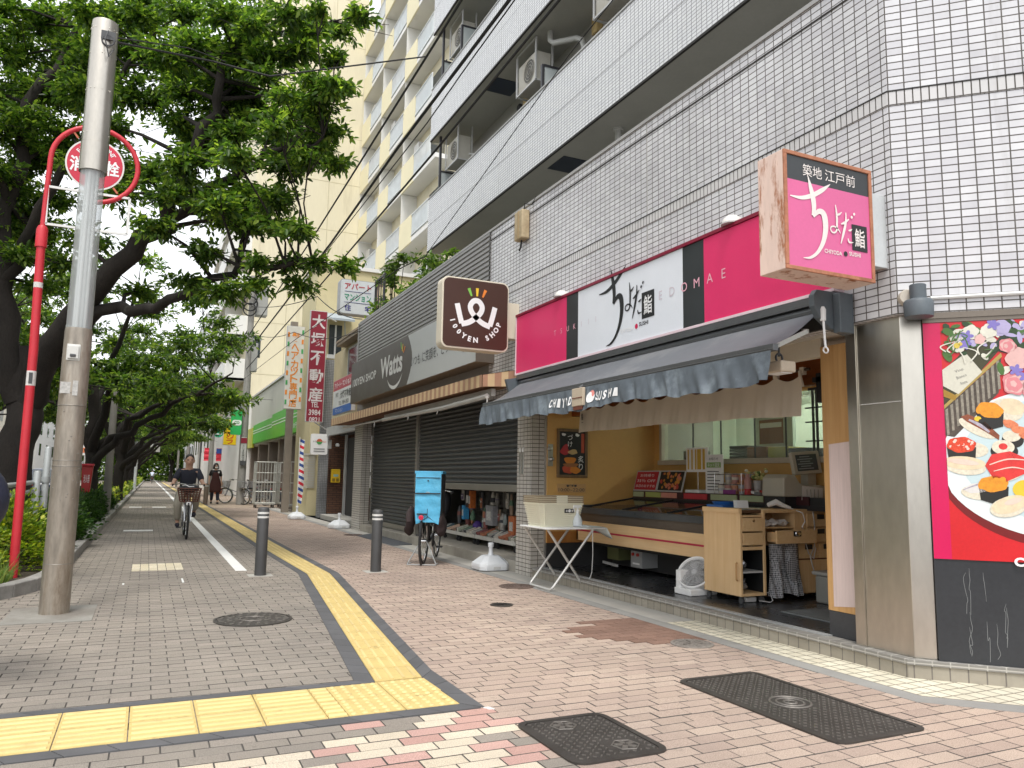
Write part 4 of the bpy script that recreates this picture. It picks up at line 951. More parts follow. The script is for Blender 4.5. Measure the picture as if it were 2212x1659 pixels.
# ================================================================== inside and in front of the sushi shop
beech = mat_wood('beech_panel', '#e2c193', '#d8b382', .8)
beech_h = mat_wood('beech_panel_flat', '#e2c193', '#d8b382', .8, 1)
glass = mat_glass('display_glass', (.75, .78, .78), .10, .05)
gran = mat('counter_granite', (.05, .055, .06), .3, var=.5, fine=220)
bronze = mat('bronze_panel', (.13, .105, .085), .35, metal=.5, var=.15, sc=2)
t = thing('display_case', 'long chilled display case with wood front, red stripe and slanted glass lid', 'display case', (5.4, 7.4, .123))
b = MB(); b.box(5.0, 5.04, 5.95, 8.66, .46, .70); b.box(5.0, 5.6, 8.62, 8.66, .46, .70); b.build('front_panel', beech_h, t, bev=.003)
b = MB(); b.box(4.997, 5.0, 5.95, 8.66, .575, .595); b.build('red_stripe', mat('stripe_red', (.42, .012, .05), .4), t)
b = MB(); b.box(5.03, 5.06, 5.95, 8.62, .70, .80, 0); b.box(5.0, 5.09, 5.95, 8.66, .80, .87, 1); b.box(5.06, 5.95, 8.58, 8.64, .70, .9, 1); b.box(5.06, 5.95, 5.95, 6.0, .70, .9, 1); b.build('rim', [bronze, gran], t)
b = MB(); b.box(5.09, 5.82, 6.0, 8.58, .72, .74); b.build('tray_floor', dark_grey, t)
b = MB()
for y0, y1 in ((6.0, 6.85), (6.87, 7.72), (7.74, 8.58)): b.add([(5.09, y0, .872), (5.09, y1, .872), (5.82, y1, .985), (5.82, y0, .985)], [(3, 2, 1, 0)])
b.build('glass_lid', glass, t)
b = MB()
for y in (5.99, 6.86, 7.73, 8.585): b.beam((5.08, y, .874), (5.83, y, .99), .022, .018)
b.beam((5.82, 6.0, .985), (5.82, 8.6, .985), .03, .03); b.build('lid_frame', black_paint, t)
rs = random.Random(5); fcols = [mat('food_salmon', (.62, .2, .12), .4), mat('food_egg', (.65, .42, .08), .4), mat('food_pale', (.6, .55, .45), .4), mat('food_red', (.45, .05, .04), .4), mat('food_green', (.15, .25, .06), .5), mat('tray_black', (.02, .02, .022), .3)]
b = MB()
for i in range(12):
    for j in range(3):
        x, y = 5.2+.2*j, 6.1+.2*i; b.box(x-.08, x+.08, y-.085, y+.085, .742, .757, 5)
        for k in range(4): b.ell((x-.045+.03*k, y+rs.uniform(-.03, .03), .77), .012, .035, .015, rs.randrange(5), 8, 5)
b.build('food_trays', fcols, t)
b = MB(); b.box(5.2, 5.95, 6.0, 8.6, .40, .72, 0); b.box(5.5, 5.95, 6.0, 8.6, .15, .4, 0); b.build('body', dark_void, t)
b = MB(); b.box(5.28, 5.5, 7.62, 7.85, .20, .5, 0); b.box(5.275, 5.281, 7.63, 7.84, .21, .49, 0)
for z, y in ((.42, 7.79), (.42, 7.69), (.35, 7.79), (.35, 7.69)): b.lathe([(.02, 0), (.018, .02), (.001, .022)], (5.275, y, z), ax=(-1, 0, 0), n=10, mi=1 if z < .4 else 2, cap=False)
b.box(5.27, 5.276, 7.66, 7.80, .235, .255, 2); b.build('control_box', [grey_metal, mat('button_red', (.4, .03, .02), .4), white_plastic], t)
b = MB(); b.box(5.3, 5.5, 8.15, 8.4, .24, .5); b.build('vent_panel', mat('olive_panel', (.12, .13, .05), .6), t)
b = MB(); b.beam((5.22, 8.05, .19), (5.3, 8.5, .19), .02, .03); b.build('kick_rail', light_grey, t)
b = MB(); b.box(5.82, 6.14, 5.0, 8.6, .95, 1.0, 0); b.box(5.82, 5.84, 5.6, 8.6, 1.0, 1.085, 1); b.box(5.84, 6.14, 5.0, 8.6, 1.0, 1.075, 0); b.build('back_ledge', [black_paint, mat('ledge_maroon', (.05, .012, .015), .4)], t)
cards = [(8.80, 8.35, 'g'), (8.30, 7.98, 'y'), (7.97, 7.66, 'r'), (7.52, 7.10, 'R'), (7.03, 6.6, 'g'), (6.55, 6.2, 'g')]
cm = {'g': mat('card_green', (.4, .45, .26), .6), 'y': mat('card_olive', (.38, .42, .12), .6), 'r': mat('card_salmon', (.6, .25, .18), .6), 'R': mat('card_red', (.5, .04, .05), .6)}
for y0, y1, k in cards:
    if y0 > 8.6: y0 = 8.58
    b = MB(); b.box(5.808, 5.818, y1, y0, 1.012, 1.075, 0); tag(b.build('price_card', cm[k]), {'g': 'green price card on the display case ledge', 'y': 'olive price card on the display case ledge', 'r': 'salmon pink price card on the display case ledge', 'R': 'red price card on the display case ledge'}[k], 'price card', 'price cards on the ledge')
# menu boards
for y0, y1, kind in ((8.62, 8.12, 0), (8.10, 7.60, 1)):
    t = thing('menu_board', ['red menu board with white lettering leaning on the display case', 'black menu board with a picture of food beside the red board'][kind], 'menu board', (5.86, (y0+y1)/2, 1.09))
    nrm = Vector((-1, 0, .28)).normalized(); up = Vector((.28, 0, 1)).normalized(); c = Vector((5.88, (y0+y1)/2, 1.215))
    b = MB(); b.obox(c, Y_*(y0-y1), up*.27, nrm*.015); b.build('board', light_grey, t)
    b = MB(); b.obox(c+nrm*.009, Y_*(y0-y1-.03), up*.24, nrm*.004); fa = b.build('face', mat('menu_red', (.42, .012, .03), .4) if kind == 0 else ink, t)
    b = MB(); o = c+nrm*.0125
    if kind == 0:
        for r_, (s_, zz, ww) in enumerate((('お持帰り', .07, .3), ('35％ OFF', .0, .4), ('本日のおすすめ', -.07, .42))): b.text(s_, o+up*zz, mY, up, w=ww, h=.04, mi=0)
        b.build('lettering', wht, fa)
    else:
        rs = random.Random(2)
        for k in range(40): p = o+mY*rs.uniform(-.2, .18)+up*rs.uniform(-.09, .1); b.disc(p+nrm*.0006*k*.1, rs.uniform(.012, .03), nrm, 10, rs.choice([0, 1, 1, 2, 2]))
        b.build('picture', [fcols[3], fcols[0], mat('food_orange', (.6, .25, .04), .5)], fa)
# upright stands
t = thing('menu_stand', 'upright white menu card with yellow picture on a thin pole stand', 'menu stand', (5.95, 7.43, 1.08))
b = MB(); b.box(5.94, 5.95, 7.23, 7.63, 1.33, 1.62); b.build('card', white_plastic, t)
b = MB(); b.tube([(5.955, 7.43, 1.1), (5.955, 7.43, 1.35)], .006, 6); b.build('pole', white_plastic, t)
b = MB(); b.box(5.86, 6.05, 7.3, 7.56, 1.076, 1.12); b.build('base', white_plastic, t, bev=.01)
b = MB()
for k in range(5): b.box(5.936, 5.939, 7.575-.07*k-(.015 if k > 2 else 0), 7.6-.07*k+(.03 if k in (3,) else 0), 1.36, 1.6, 0)
b.build('picture', mat('menu_yellow', (.6, .38, .05), .6), t)
t = thing('notice_stand', 'tall white notice with green heading on the ledge', 'notice', (5.95, 7.1, 1.076))
b = MB(); b.box(5.93, 5.945, 6.96, 7.26, 1.077, 1.53); b.build('card', white_plastic, t)
b = MB(); b.text('お知らせ', (5.926, 7.11, 1.48), mY, Z_, w=.16, h=.035, mi=0); b.box(5.926, 5.929, 6.99, 7.235, 1.38, 1.44, 1); b.text('ネット注文', (5.924, 7.11, 1.41), mY, Z_, w=.21, h=.045, mi=2, bold=.02)
for k, wd in enumerate((.2, .22, .12, .22, .2, .22, .22)): b.box(5.926, 5.929, 7.225-wd, 7.225, 1.33-.035*k, 1.34-.035*k, 0)
b.build('lettering', [dark_grey, mat('heading_green', (.25, .42, .12), .5), wht], t)
# cup soups in a wire rack
t = thing('wire_rack', 'clear rack holding instant soup cups on the counter ledge', 'rack', (5.98, 6.8, 1.076))
b = MB()
for z in (1.19, 1.30): b.tube([(5.86, 6.58, z), (5.86, 7.02, z)], .004, 6)
for y in (6.58, 7.02):
    b.tube([(5.86, y, 1.08), (5.86, y, 1.31), (6.08, y, 1.33)], .004, 6)
b.box(5.86, 6.1, 6.58, 7.02, 1.076, 1.085); b.build('frame', chrome, t)
cupc = [mat('cup_silver', (.45, .45, .47), .4), mat('cup_orange', (.55, .26, .14), .5), mat('cup_pink', (.5, .25, .22), .5), mat('cup_cream', (.6, .56, .48), .5)]
b = MB(); b.lathe([(.036, 0), (.046, .095), (.048, .1), (.001, .101)], (0, 0, 0), n=14, cap=False); k_ = 0
for j in range(2):
    for i in range(4):
        cb = MB(); x, y, z = 5.92+.1*j, 6.63+.112*i, 1.086+.125*j
        cb.lathe([(.036, 0), (.046, .095)], (x, y, z), n=14, cap=False, mi=0); cb.lathe([(.048, .095), (.048, .1), (.001, .102)], (x, y, z), n=14, mi=1, cap=False); cb.lathe([(.04, .03), (.0435, .06)], (x-.0005, y, z), n=14, mi=2, cap=False)
        if j: cb.box(x-.04, x+.04, y-.04, y+.04, 1.086, z-.001, 0)
        tag(cb.build('soup_cup', [cupc[i], cupc[0], cupc[(i+1) % 4]], smooth=True), 'small instant soup cup standing in the wire rack', 'cup', 'soup cups in the rack')
b = MB(); b.box(5.845, 5.85, 6.66, 6.86, 1.085, 1.13); tag(b.build('price_card', mat('card_purple', (.25, .05, .22), .6)), 'purple price card in front of the soup cups', 'price card', 'price cards on the ledge')
# flowers in a vase
t = thing('flower_vase', 'vase of pale yellow green flowers beside the soup cups', 'vase', (5.95, 6.42, 1.076))
b = MB(); b.lathe([(.04, 0), (.045, .1), (.05, .16)], (5.95, 6.42, 1.076), n=14); b.build('vase', mat('vase_grey', (.4, .38, .37), .3), t, smooth=True)
b = MB(); rs = random.Random(8)
for k in range(26): p = Vector((5.95+rs.gauss(0, .04), 6.43+rs.gauss(0, .06), 1.29+rs.gauss(0, .025))); b.ell(p, .02, .02, .016, rs.choice([0, 0, 1, 2]), 6, 4)
b.build('flowers', [mat('petal_yellow', (.55, .52, .2), .7), mat('petal_white', (.7, .68, .58), .7), mat('leaf_green', (.12, .2, .05), .7)], t)
t = thing('bottle', 'red labelled bottle standing in front of the flower vase', 'bottle', (5.88, 6.5, 1.076))
b = MB(); b.lathe([(.038, 0), (.038, .07)], (5.88, 6.5, 1.076), n=14, mi=0); b.lathe([(.038, .07), (.038, .17), (.02, .2), (.02, .23)], (5.88, 6.5, 1.076), n=14, mi=1); b.build('body', [red_paint, cupc[2]], t, smooth=True)
# framed poster on the orange wall
t = thing('framed_poster', 'framed black food poster on the orange side wall', 'poster', (4.95, 8.7, 1.24))
b = MB(); x0, x1, z0, z1 = 4.73, 5.18, 1.24, 1.865
for a in ((x0, x1, z0, z0+.035), (x0, x1, z1-.035, z1), (x0, x0+.035, z0+.035, z1-.035), (x1-.035, x1, z0+.035, z1-.035)): b.box(a[0], a[1], 8.69, 8.718, a[2], a[3])
b.build('frame', mat_wood('frame_wood', '#7d6242', '#6b5236'), t, bev=.004)
b = MB(); b.box(x0+.035, x1-.035, 8.70, 8.712, z0+.035, z1-.035); pic = b.build('picture', ink, t)
b = MB(); P = lambda x, z, k=0: (x, 8.6985-k*.0007, z)
b.text('づ', P(4.92, 1.76), X_, Z_, h=.07, mi=0); b.text('け', P(4.92, 1.67), X_, Z_, h=.07, mi=0); b.text('炙', P(5.08, 1.48), X_, Z_, h=.085, mi=0); b.text('り', P(5.08, 1.38), X_, Z_, h=.085, mi=0)
b.add([P(5.085, 1.56), P(5.13, 1.56), P(5.13, 1.81), P(5.085, 1.81)], [(0, 1, 2, 3)], 1)
rs = random.Random(11)
for k, (cx, cz, rx, rz, mi) in enumerate(((4.92, 1.46, .085, .05, 2), (4.89, 1.34, .09, .05, 1), (4.99, 1.34, .08, .045, 2), (4.84, 1.58, .07, .045, 3), (4.96, 1.57, .07, .03, 4), (4.85, 1.62, .04, .05, 3), (4.93, 1.40, .11, .03, 5), (4.82, 1.79, .03, .02, 0), (5.02, 1.79, .03, .02, 0))):
    b.poly([P(cx+rx*math.cos(a)*(1+.15*math.sin(3*a+k)), cz+rz*math.sin(a)*(1+.2*math.cos(2*a+k)), k+1) for a in np.linspace(0, 2*math.pi, 22)[:-1]], mi)
b.build('print', [wht, mat('print_red', (.5, .07, .03), .5), mat('print_orange', (.6, .2, .02), .5), mat('print_crimson', (.4, .02, .03), .5), mat('print_tan', (.5, .35, .15), .5), mat('print_brown', (.3, .12, .04), .5)], pic)
t = thing('opening_hours_plate', 'small clear plate with opening hours under the food poster', 'sign', (4.96, 8.71, 1.07))
b = MB(); b.box(4.74, 5.16, 8.708, 8.719, 1.05, 1.16); b.build('plate', mat('plate_tan', (.55, .33, .14), .4), t)
b = MB(); b.text('営業時間', (4.95, 8.705, 1.135), X_, Z_, w=.15, h=.032, mi=0, bold=.04); b.text('10:00~22:00', (4.95, 8.705, 1.085), X_, Z_, w=.38, h=.042, mi=0); b.build('lettering', dark_grey, t)
# tall beech cabinet on castors
t = thing('cabinet', 'tall beech cabinet on castors with two drawers and open black shelves', 'cabinet', (5.04, 5.78, .123))
b = MB(); b.box(4.90, 4.925, 5.53, 6.04, .19, .975); b.box(5.17, 5.2, 5.53, 6.04, .19, .965); b.box(4.925, 5.17, 6.0, 6.04, .19, .96); b.box(4.925, 5.17, 5.53, 6.0, .19, .215); b.box(4.925, 5.17, 5.53, 6.0, .60, .63); b.box(4.925, 5.17, 5.545, 6.0, .895, .915); b.build('carcass', beech, t, bev=.003)
b = MB(); b.box(4.92, 5.2, 5.55, 6.04, .935, .965, 0); b.box(4.888, 4.9, 5.53, 6.04, .93, .975, 1); b.build('worktop', [mat('worktop_brown', (.1, .055, .03), .4), beech_h], t)
for z0, z1 in ((.77, .89), (.645, .755)):
    b = MB(); b.box(4.93, 5.165, 5.525, 5.545, z0, z1); d = b.build('drawer', beech_h, t, bev=.002)
    if z0 > .7: b = MB(); b.lathe([(.01, 0), (.012, .012), (.001, .015)], (5.05, 5.525, .865), ax=(0, -1, 0), n=10); b.build('knob', chrome, d)
b = MB(); b.box(4.926, 5.169, 5.98, 5.999, .216, .599, 0); b.box(4.926, 4.93, 5.54, 5.98, .216, .599, 0); b.box(5.165, 5.169, 5.54, 5.98, .216, .599, 0); b.box(4.93, 5.165, 5.535, 5.98, .395, .41, 1); b.build('shelf', [ink, light_grey], t)
b = MB(); b.tube([(4.885, 5.56, .33), (4.872, 5.56, .34), (4.872, 5.56, .48), (4.885, 5.56, .49)], .008, 6); b.build('handle', wood_l, t)
for x, y in ((4.93, 5.56), (5.16, 5.56), (4.93, 6.0), (5.16, 6.0)): b = MB(); b.lathe([(.028, -.012), (.028, .012)], (x, y, .152), ax=(1, 0, 0), n=12); b.box(x-.018, x+.018, y-.012, y+.012, .165, .19); b.build('castor', dark_grey, t)
for z, l in ((.41, 'crumpled silver plastic bag on the upper open shelf of the cabinet'), (.216, 'crumpled silver plastic bag on the lowest shelf of the cabinet')):
    bm_ = bmesh.new(); bmesh.ops.create_icosphere(bm_, subdivisions=3, radius=.07); rs = random.Random(int(z*100))
    from mathutils import noise as _n
    for v in bm_.verts: v.co *= 1+.45*_n.noise(v.co*28+Vector((z*9, 0, 0)))+.2*_n.noise(v.co*70); v.co.z *= .75
    mz = min(v.co.z for v in bm_.verts); b = MB(); b.add([(v.co.x+5.0, v.co.y+5.68, v.co.z-mz+z+.001) for v in bm_.verts], [tuple(v.index for v in f.verts) for f in bm_.faces]); bm_.free()
    tag(b.build('plastic_bag', mat('bag_silver', (.35, .35, .36), .18, metal=.5, var=.5, sc=25)), l, 'bag')
# drawer counter with till
t = thing('counter', 'beech counter with drawers and open shelf behind the cabinet', 'counter', (5.75, 5.8, .123))
b = MB(); b.box(5.23, 6.16, 5.62, 5.95, .93, .965); b.box(5.66, 6.16, 5.63, 5.95, .17, .93); b.box(5.23, 5.26, 5.63, 5.95, .6, .93); b.box(5.26, 5.66, 5.63, 5.95, .785, .80); b.box(5.26, 5.66, 5.93, 5.95, .6, .93); b.box(6.1602, 6.2, 5.3, 5.95, .17, .965); b.build('carcass', beech, t, bev=.003)
for x0, x1, z0, z1, p in ((5.29, 5.79, .655, .775, .12), (5.80, 6.14, .80, .925, 0), (5.80, 6.14, .655, .785, 0), (5.675, 5.93, .50, .64, 0), (5.94, 6.15, .50, .64, 0)):
    b = MB(); b.box(x0, x1, 5.60-p, 5.622-p, z0, z1)
    if p: b.box(x0+.02, x1-.02, 5.622-p, 5.63, z0+.01, z1-.02)
    d = b.build('drawer', beech_h, t, bev=.002)
    b = MB(); xc = (x0+x1)/2; b.box(xc-.045, xc+.045, 5.594-p, 5.6-p, z1-.055, z1-.008, 0)
    if p: b.ell((xc, 5.59-p, z1-.03), .035, .014, .025, 1, 10, 6)
    b.build('handle', [ink, chrome], d)
b = MB(); b.box(5.675, 6.15, 5.605, 5.63, .18, .485, 0); b.box(5.67, 6.15, 5.612, 5.629, .486, .499, 1); b.build('door', [beech, mat('groove_red', (.12, .03, .01), .6)], t)
t = thing('cloth', 'black and white gingham cloth hanging from the counter', 'cloth', (5.47, 5.55, .64))
m, tt, bs = new_mat('gingham'); uvn = tt.new('ShaderNodeTexCoord').outputs['UV']; sp = tt.new('ShaderNodeSeparateXYZ'); tt.link(uvn, sp.inputs[0])
fx = tt.math('GREATER_THAN', tt.math('FRACT', tt.math('DIVIDE', sp.outputs[0], .017)), .5); fy = tt.math('GREATER_THAN', tt.math('FRACT', tt.math('DIVIDE', sp.outputs[1], .017)), .5)
tt.link(tt.ramp(tt.math('MULTIPLY', tt.math('ADD', fx, fy), .5), 0, 1, (.025, .027, .035, 1), (.55, .55, .56, 1)), bs.inputs['Base Color']); bs.inputs['Roughness'].default_value = .9
b = MB(); n, m_ = 40, 24; V = []
for i in range(n+1):
    for j in range(m_+1):
        s_, q = i/n, j/m_; x = 5.275+.37*s_+.02*(q-.2)*(s_-.3)*2; V.append((x, 5.575+.02*math.sin(s_*13+q*2)*(.3+q)+.02*math.sin(s_*27-q*4)*q-.03*q, .645-.47*q-.02*math.sin(s_*9)*q))
b.add(V, [(i*(m_+1)+j, i*(m_+1)+j+1, (i+1)*(m_+1)+j+1, (i+1)*(m_+1)+j) for i in range(n) for j in range(m_)])
b.add([(5.43, 5.535, .42), (5.50, 5.505, .56), (5.56, 5.52, .50), (5.54, 5.52, .26), (5.49, 5.515, .32)], [(0, 4, 3, 2, 1)]); b.build('fabric', m, t, smooth=True, ang=60)
b = MB(); rs = random.Random(1)
for k in range(3):
    bm_ = bmesh.new(); bmesh.ops.create_icosphere(bm_, subdivisions=2, radius=.07)
    for v in bm_.verts: v.co *= 1+.5*_n.noise(v.co*22+Vector((k, 0, 0))); v.co.z *= .5
    b = MB(); b.add([(v.co.x+5.33+.11*k, v.co.y+5.7, v.co.z+.835) for v in bm_.verts], [tuple(v.index for v in f.verts) for f in bm_.faces]); bm_.free()
    tag(b.build('paper_bag', mat('crumpled_white', (.62, .6, .58), .7)), 'crumpled white paper lying in the open counter shelf', 'paper', 'crumpled papers in the shelf')
# till
pos = mat('till_beige', (.48, .45, .37), .45, var=.05)
t = thing('cash_register', 'beige cash register with a tilted screen on the counter', 'cash register', (6.0, 5.85, .965))
b = MB(); b.box(5.98, 6.42, 5.70, 6.1, .967, 1.05, 0); b.prism([(5.98, 5.72, 1.051), (5.98, 5.72, 1.13), (6.1, 5.72, 1.2), (6.44, 5.72, 1.14), (6.44, 5.72, 1.051)], (0, .36, 0), 0)
b.box(6.08, 6.2, 5.85, 5.95, 1.15, 1.32, 0); b.build('body', pos, t, bev=.01)
b = MB(); b.box(6.2, 6.38, 5.712, 5.719, 1.065, 1.13); b.build('front_panel', mat('till_panel', (.4, .37, .31), .4), t)
c = Vector((6.03, 5.83, 1.42)); up = Vector((-.06, .16, 1)).normalized(); nr = Vector((-.15, -1, .16)).normalized(); ux = up.cross(nr).normalized()
b = MB(); b.obox(c, ux*.33, up*.23, nr*.05); sc_ = b.build('screen_housing', pos, t, bev=.008)
b = MB(); b.obox(c+nr*.026, ux*.25, up*.165, nr*.004); b.build('screen', mat('lcd_dark', (.06, .07, .08), .15, spec=.8), sc_)
b = MB()
for k in range(6): b.obox(c+nr*.029+up*(.06-.024*k)-ux*.02, ux*(.18 if k % 2 else .12), up*.009, nr*.001)
b.build('screen_text', mat('lcd_text', (.3, .33, .36), .4), sc_)
t = thing('printer', 'beige receipt printer with sloping lid on the counter', 'printer', (5.75, 5.85, .965))
b = MB(); b.prism([(5.64, 5.74, 1.08), (5.65, 5.74, 1.26), (5.70, 5.74, 1.30), (5.80, 5.74, 1.295), (5.86, 5.74, 1.22), (5.97, 5.74, 1.18), (5.97, 5.74, 1.08)], (0, .3, 0)); b.build('casing', pos, t, bev=.015)
b = MB(); b.box(5.68, 5.97, 5.76, 6.04, .966, 1.079); b.build('stand', black_paint, t)
t = thing('notice_paper', 'sheet of white paper with columns of print taped to the till', 'paper', (5.95, 5.7, 1.1))
b = MB(); b.obox((5.97, 5.69, 1.11), (.3, .02, -.02), (.01, 0, .14), (0, .002, 0)); b.build('sheet', white_plastic, t)
b = MB()
for k in range(4): b.obox((5.89+.05*k, 5.683, 1.115), (.012, 0, 0), (0, 0, .08), (0, .002, 0))
b.build('print', light_grey, t)
t = thing('card_reader', 'grey blue card reader box under the notice paper', 'card reader', (6.0, 5.68, .97))
b = MB(); b.box(5.93, 6.13, 5.64, 5.69, .967, 1.045); b.build('casing', mat('grey_blue', (.14, .18, .19), .5), t, bev=.01); b = MB(); b.torus((6.09, 5.632, 1.04), .035, .012, (0, 1, 0), 16, 6, a0=0, a1=math.pi); b.build('slot', black_paint, t)
t = thing('barcode_scanner', 'white handheld scanner with its curly cord on the counter', 'scanner', (5.55, 5.7, .97))
b = MB(); b.tube([(5.42, 5.72, 1.0), (5.5, 5.70, 1.03), (5.56, 5.68, 1.0), (5.64, 5.66, .975)], [.022, .03, .022, .016], 10); b.build('body', white_plastic, t, smooth=True)
b = MB(); b.tube([(5.64, 5.66, .975), (5.72, 5.58, .93), (5.74, 5.575, .85), (5.70, 5.575, .80), (5.72, 5.58, .78)], .005, 6); b.build('cord', white_plastic, t)
for pts, l in (([(5.86, 5.59, .96), (5.87, 5.58, .8), (5.86, 5.58, .62), (5.80, 5.58, .52), (5.82, 5.57, .42), (5.85, 5.57, .35)], 'thin grey cable hanging down the counter drawers'), ([(5.74, 5.57, .64), (5.77, 5.57, .55), (5.84, 5.575, .5), (5.87, 5.575, .6)], 'short looped cable on the counter door'), ([(5.1, 5.52, .15), (5.2, 5.49, .135), (5.26, 5.52, .14), (5.27, 5.56, .2), (5.22, 5.6, .22)], 'white mains cable on the black floor by the castors')):
    tag(MB().tube(pts, .005, 6).build('cable', light_grey), l, 'cable')
b = MB(); b.box(5.02, 5.14, 5.6, 5.66, .128, .17); tag(b.build('power_strip', white_plastic, bev=.006), 'white power strip on the floor under the cabinet', 'power strip')
b = MB(); b.obox((5.2, 5.85, 1.005), (.12, -.02, 0), (.0, .01, .07), (.01, .06, .0)); tag(b.build('paper_box', white_plastic), 'small white card box on top of the cabinet', 'box')
b = MB(); b.lathe([(.1, 0), (.12, .03), (.115, .03), (.09, .006), (.001, .006)], (5.25, 6.15, .99), n=24, cap=False); b.box(5.13, 5.37, 6.03, 6.27, .968, .989); tag(b.build('blue_tray', mat('tray_blue', (.03, .13, .4), .4)), 'round blue tray on the counter behind the cabinet', 'tray')
b = MB(); rs = random.Random(6)
for k in range(9): b.obox((5.86+rs.uniform(-.03, .05), 6.08+.06*k*.9, 1.10+rs.uniform(0, .03)), (rs.uniform(.04, .07), .02, 0), (0, rs.uniform(.03, .06), .01), (0, 0, rs.uniform(.02, .045)), k % 3)
tag(b.build('clutter', [white_plastic, MATS['button_red'], light_grey]), 'small heap of white and red packets beside the till', 'packets')
# bin
t = thing('waste_bin', 'grey plastic waste bin at the end of the counter', 'bin', (5.78, 5.3, .123))
b = MB(); b.prism([(5.66, 5.17, .124), (5.9, 5.17, .124), (5.9, 5.4, .124), (5.66, 5.4, .124)], (0, 0, .25)); b.build('body', mat('bin_grey', (.3, .3, .27), .5), t, bev=.02); b = MB(); b.box(5.64, 5.92, 5.15, 5.42, .375, .41); b.build('lid', mat('bin_lid', (.36, .36, .33), .5), t, bev=.012)
b = MB(); b.box(5.68, 5.74, 5.165, 5.169, .3, .36); b.build('label', white_plastic, t)
# fan on the floor
t = thing('floor_fan', 'white round floor fan half hidden behind the cabinet', 'fan', (4.88, 6.12, .123))
b = MB(); c = Vector((4.93, 6.20, .31)); ax = Vector((-.72, -.35, .6)).normalized()
b.lathe([(.11, -.06), (.17, -.03), (.178, .05), (.165, .058), (.15, .03)], c, ax=ax, n=32, cap=False); b.prism([(4.765, 6.08, .124), (5.09, 6.08, .124), (5.09, 6.33, .124), (4.765, 6.33, .124)], (0, 0, .06)); b.obox((4.93, 6.29, .24), (.3, 0, 0), (0, .07, 0), (0, 0, .22)); b.build('housing', white_plastic, t, smooth=True, bev=.008)
b = MB()
for r_ in np.linspace(.03, .14, 7): b.torus(c+ax*.045, r_, .0035, ax, 28, 5)
for k in range(16): a = 2*math.pi*k/16; u_ = ax.orthogonal().normalized(); v_ = ax.cross(u_); d = u_*math.cos(a)+v_*math.sin(a); b.tube([c+ax*.046+d*.03, c+ax*.046+d*.145], .0025, 5)
b.lathe([(.03, .045), (.025, .055), (.001, .057)], c, ax=ax, n=14, cap=False); b.build('grille', mat('grille_grey', (.45, .45, .45), .5), t)
b = MB()
for k in range(5):
    a = 2*math.pi*k/5; u_ = ax.orthogonal().normalized(); v_ = ax.cross(u_); d = u_*math.cos(a)+v_*math.sin(a); e = ax.cross(d); b.add([c+ax*.01+d*.02-e*.01, c+ax*.015+d*.12-e*.05, c+ax*.0+d*.12+e*.035, c+d*.02+e*.01], [(0, 1, 2, 3), (3, 2, 1, 0)])
b.build('blades', mat('blade_grey', (.3, .3, .3), .4), t)
# kitchen things behind the glass
tag(MB().box(6.45, 6.7, 8.1, 8.35, 1.50, 1.62).build('black_box', ink, bev=.01), 'black box on the kitchen sill, far left behind the glass', 'box')
for i, (y, h, m_, l) in enumerate(((7.25, .16, dark_grey, 'stack of dark trays behind the kitchen glass'), (6.95, .13, mat('tray_brown', (.25, .1, .05), .6), 'brown box behind the kitchen glass'), (6.6, .12, mat('crate_yellow', (.45, .4, .1), .6), 'yellow plastic crate behind the kitchen glass'), (6.3, .1, ink, 'black container behind the kitchen glass'))):
    b = MB()
    for k in range(4 if i == 0 else 1): b.box(6.42, 6.7, y-.16, y+.16, 1.50+h*k/4, 1.50+h*(k+.85)/4 if i == 0 else 1.5+h)
    tag(b.build('tray' if i == 0 else 'box', m_, bev=.006), l, 'tray' if i == 0 else 'box')
b = MB(); b.box(6.36, 6.75, 5.0, 8.53, 1.455, 1.495); tag(b.build('kitchen_shelf', steel), 'steel kitchen shelf along the inside of the window', 'shelf')
b = MB(); b.box(6.99, 6.999, 7.1, 7.5, 1.7, 2.0, 0); b.box(6.985, 6.992, 7.12, 7.48, 1.9, 1.96, 1); tag(b.build('wall_notice', [mat('notice_brown', (.28, .12, .07), .6), wht]), 'brown notice on the kitchen partition', 'notice')
b = MB(); b.box(8.19, 8.199, 8.1, 8.8, 1.5, 2.1, 0); b.text('CHIYODA SUSHI', (8.187, 8.5, 1.95), mY, Z_, w=.45, h=.05, mi=1); tag(b.build('wall_notice', [white_plastic, red_paint]), 'white notice with red print on the kitchen back wall', 'notice')
t = thing('ceiling_lamp', 'fluorescent ceiling lamp lighting the kitchen', 'lamp', (7.4, 6.9, 2.3))
le, tt, bs = new_mat('fluorescent'); bs.inputs['Emission Color'].default_value = (.93, 1, .9, 1); bs.inputs['Emission Strength'].default_value = 42
b = MB(); b.tube([(7.3, 5.6, 2.27), (7.3, 6.8, 2.27)], .016, 8); b.tube([(7.3, 7.2, 2.27), (7.3, 8.4, 2.27)], .016, 8); b.build('tube', le, t)
b = MB(); b.box(7.2, 7.4, 5.55, 8.45, 2.288, 2.31); b.build('fixture', white_paint, t)
# track lamp bracket (black) under the beam
b = MB(); b.box(4.86, 4.90, 4.38, 4.60, 2.03, 2.07); b.box(4.86, 4.91, 4.49, 4.56, 1.86, 2.10); b.tube([(4.88, 4.56, 1.98), (4.88, 4.66, 1.98)], .012, 6); tag(b.build('wall_bracket', black_paint), 'black bracket under the wooden beam at the shop entrance', 'bracket')
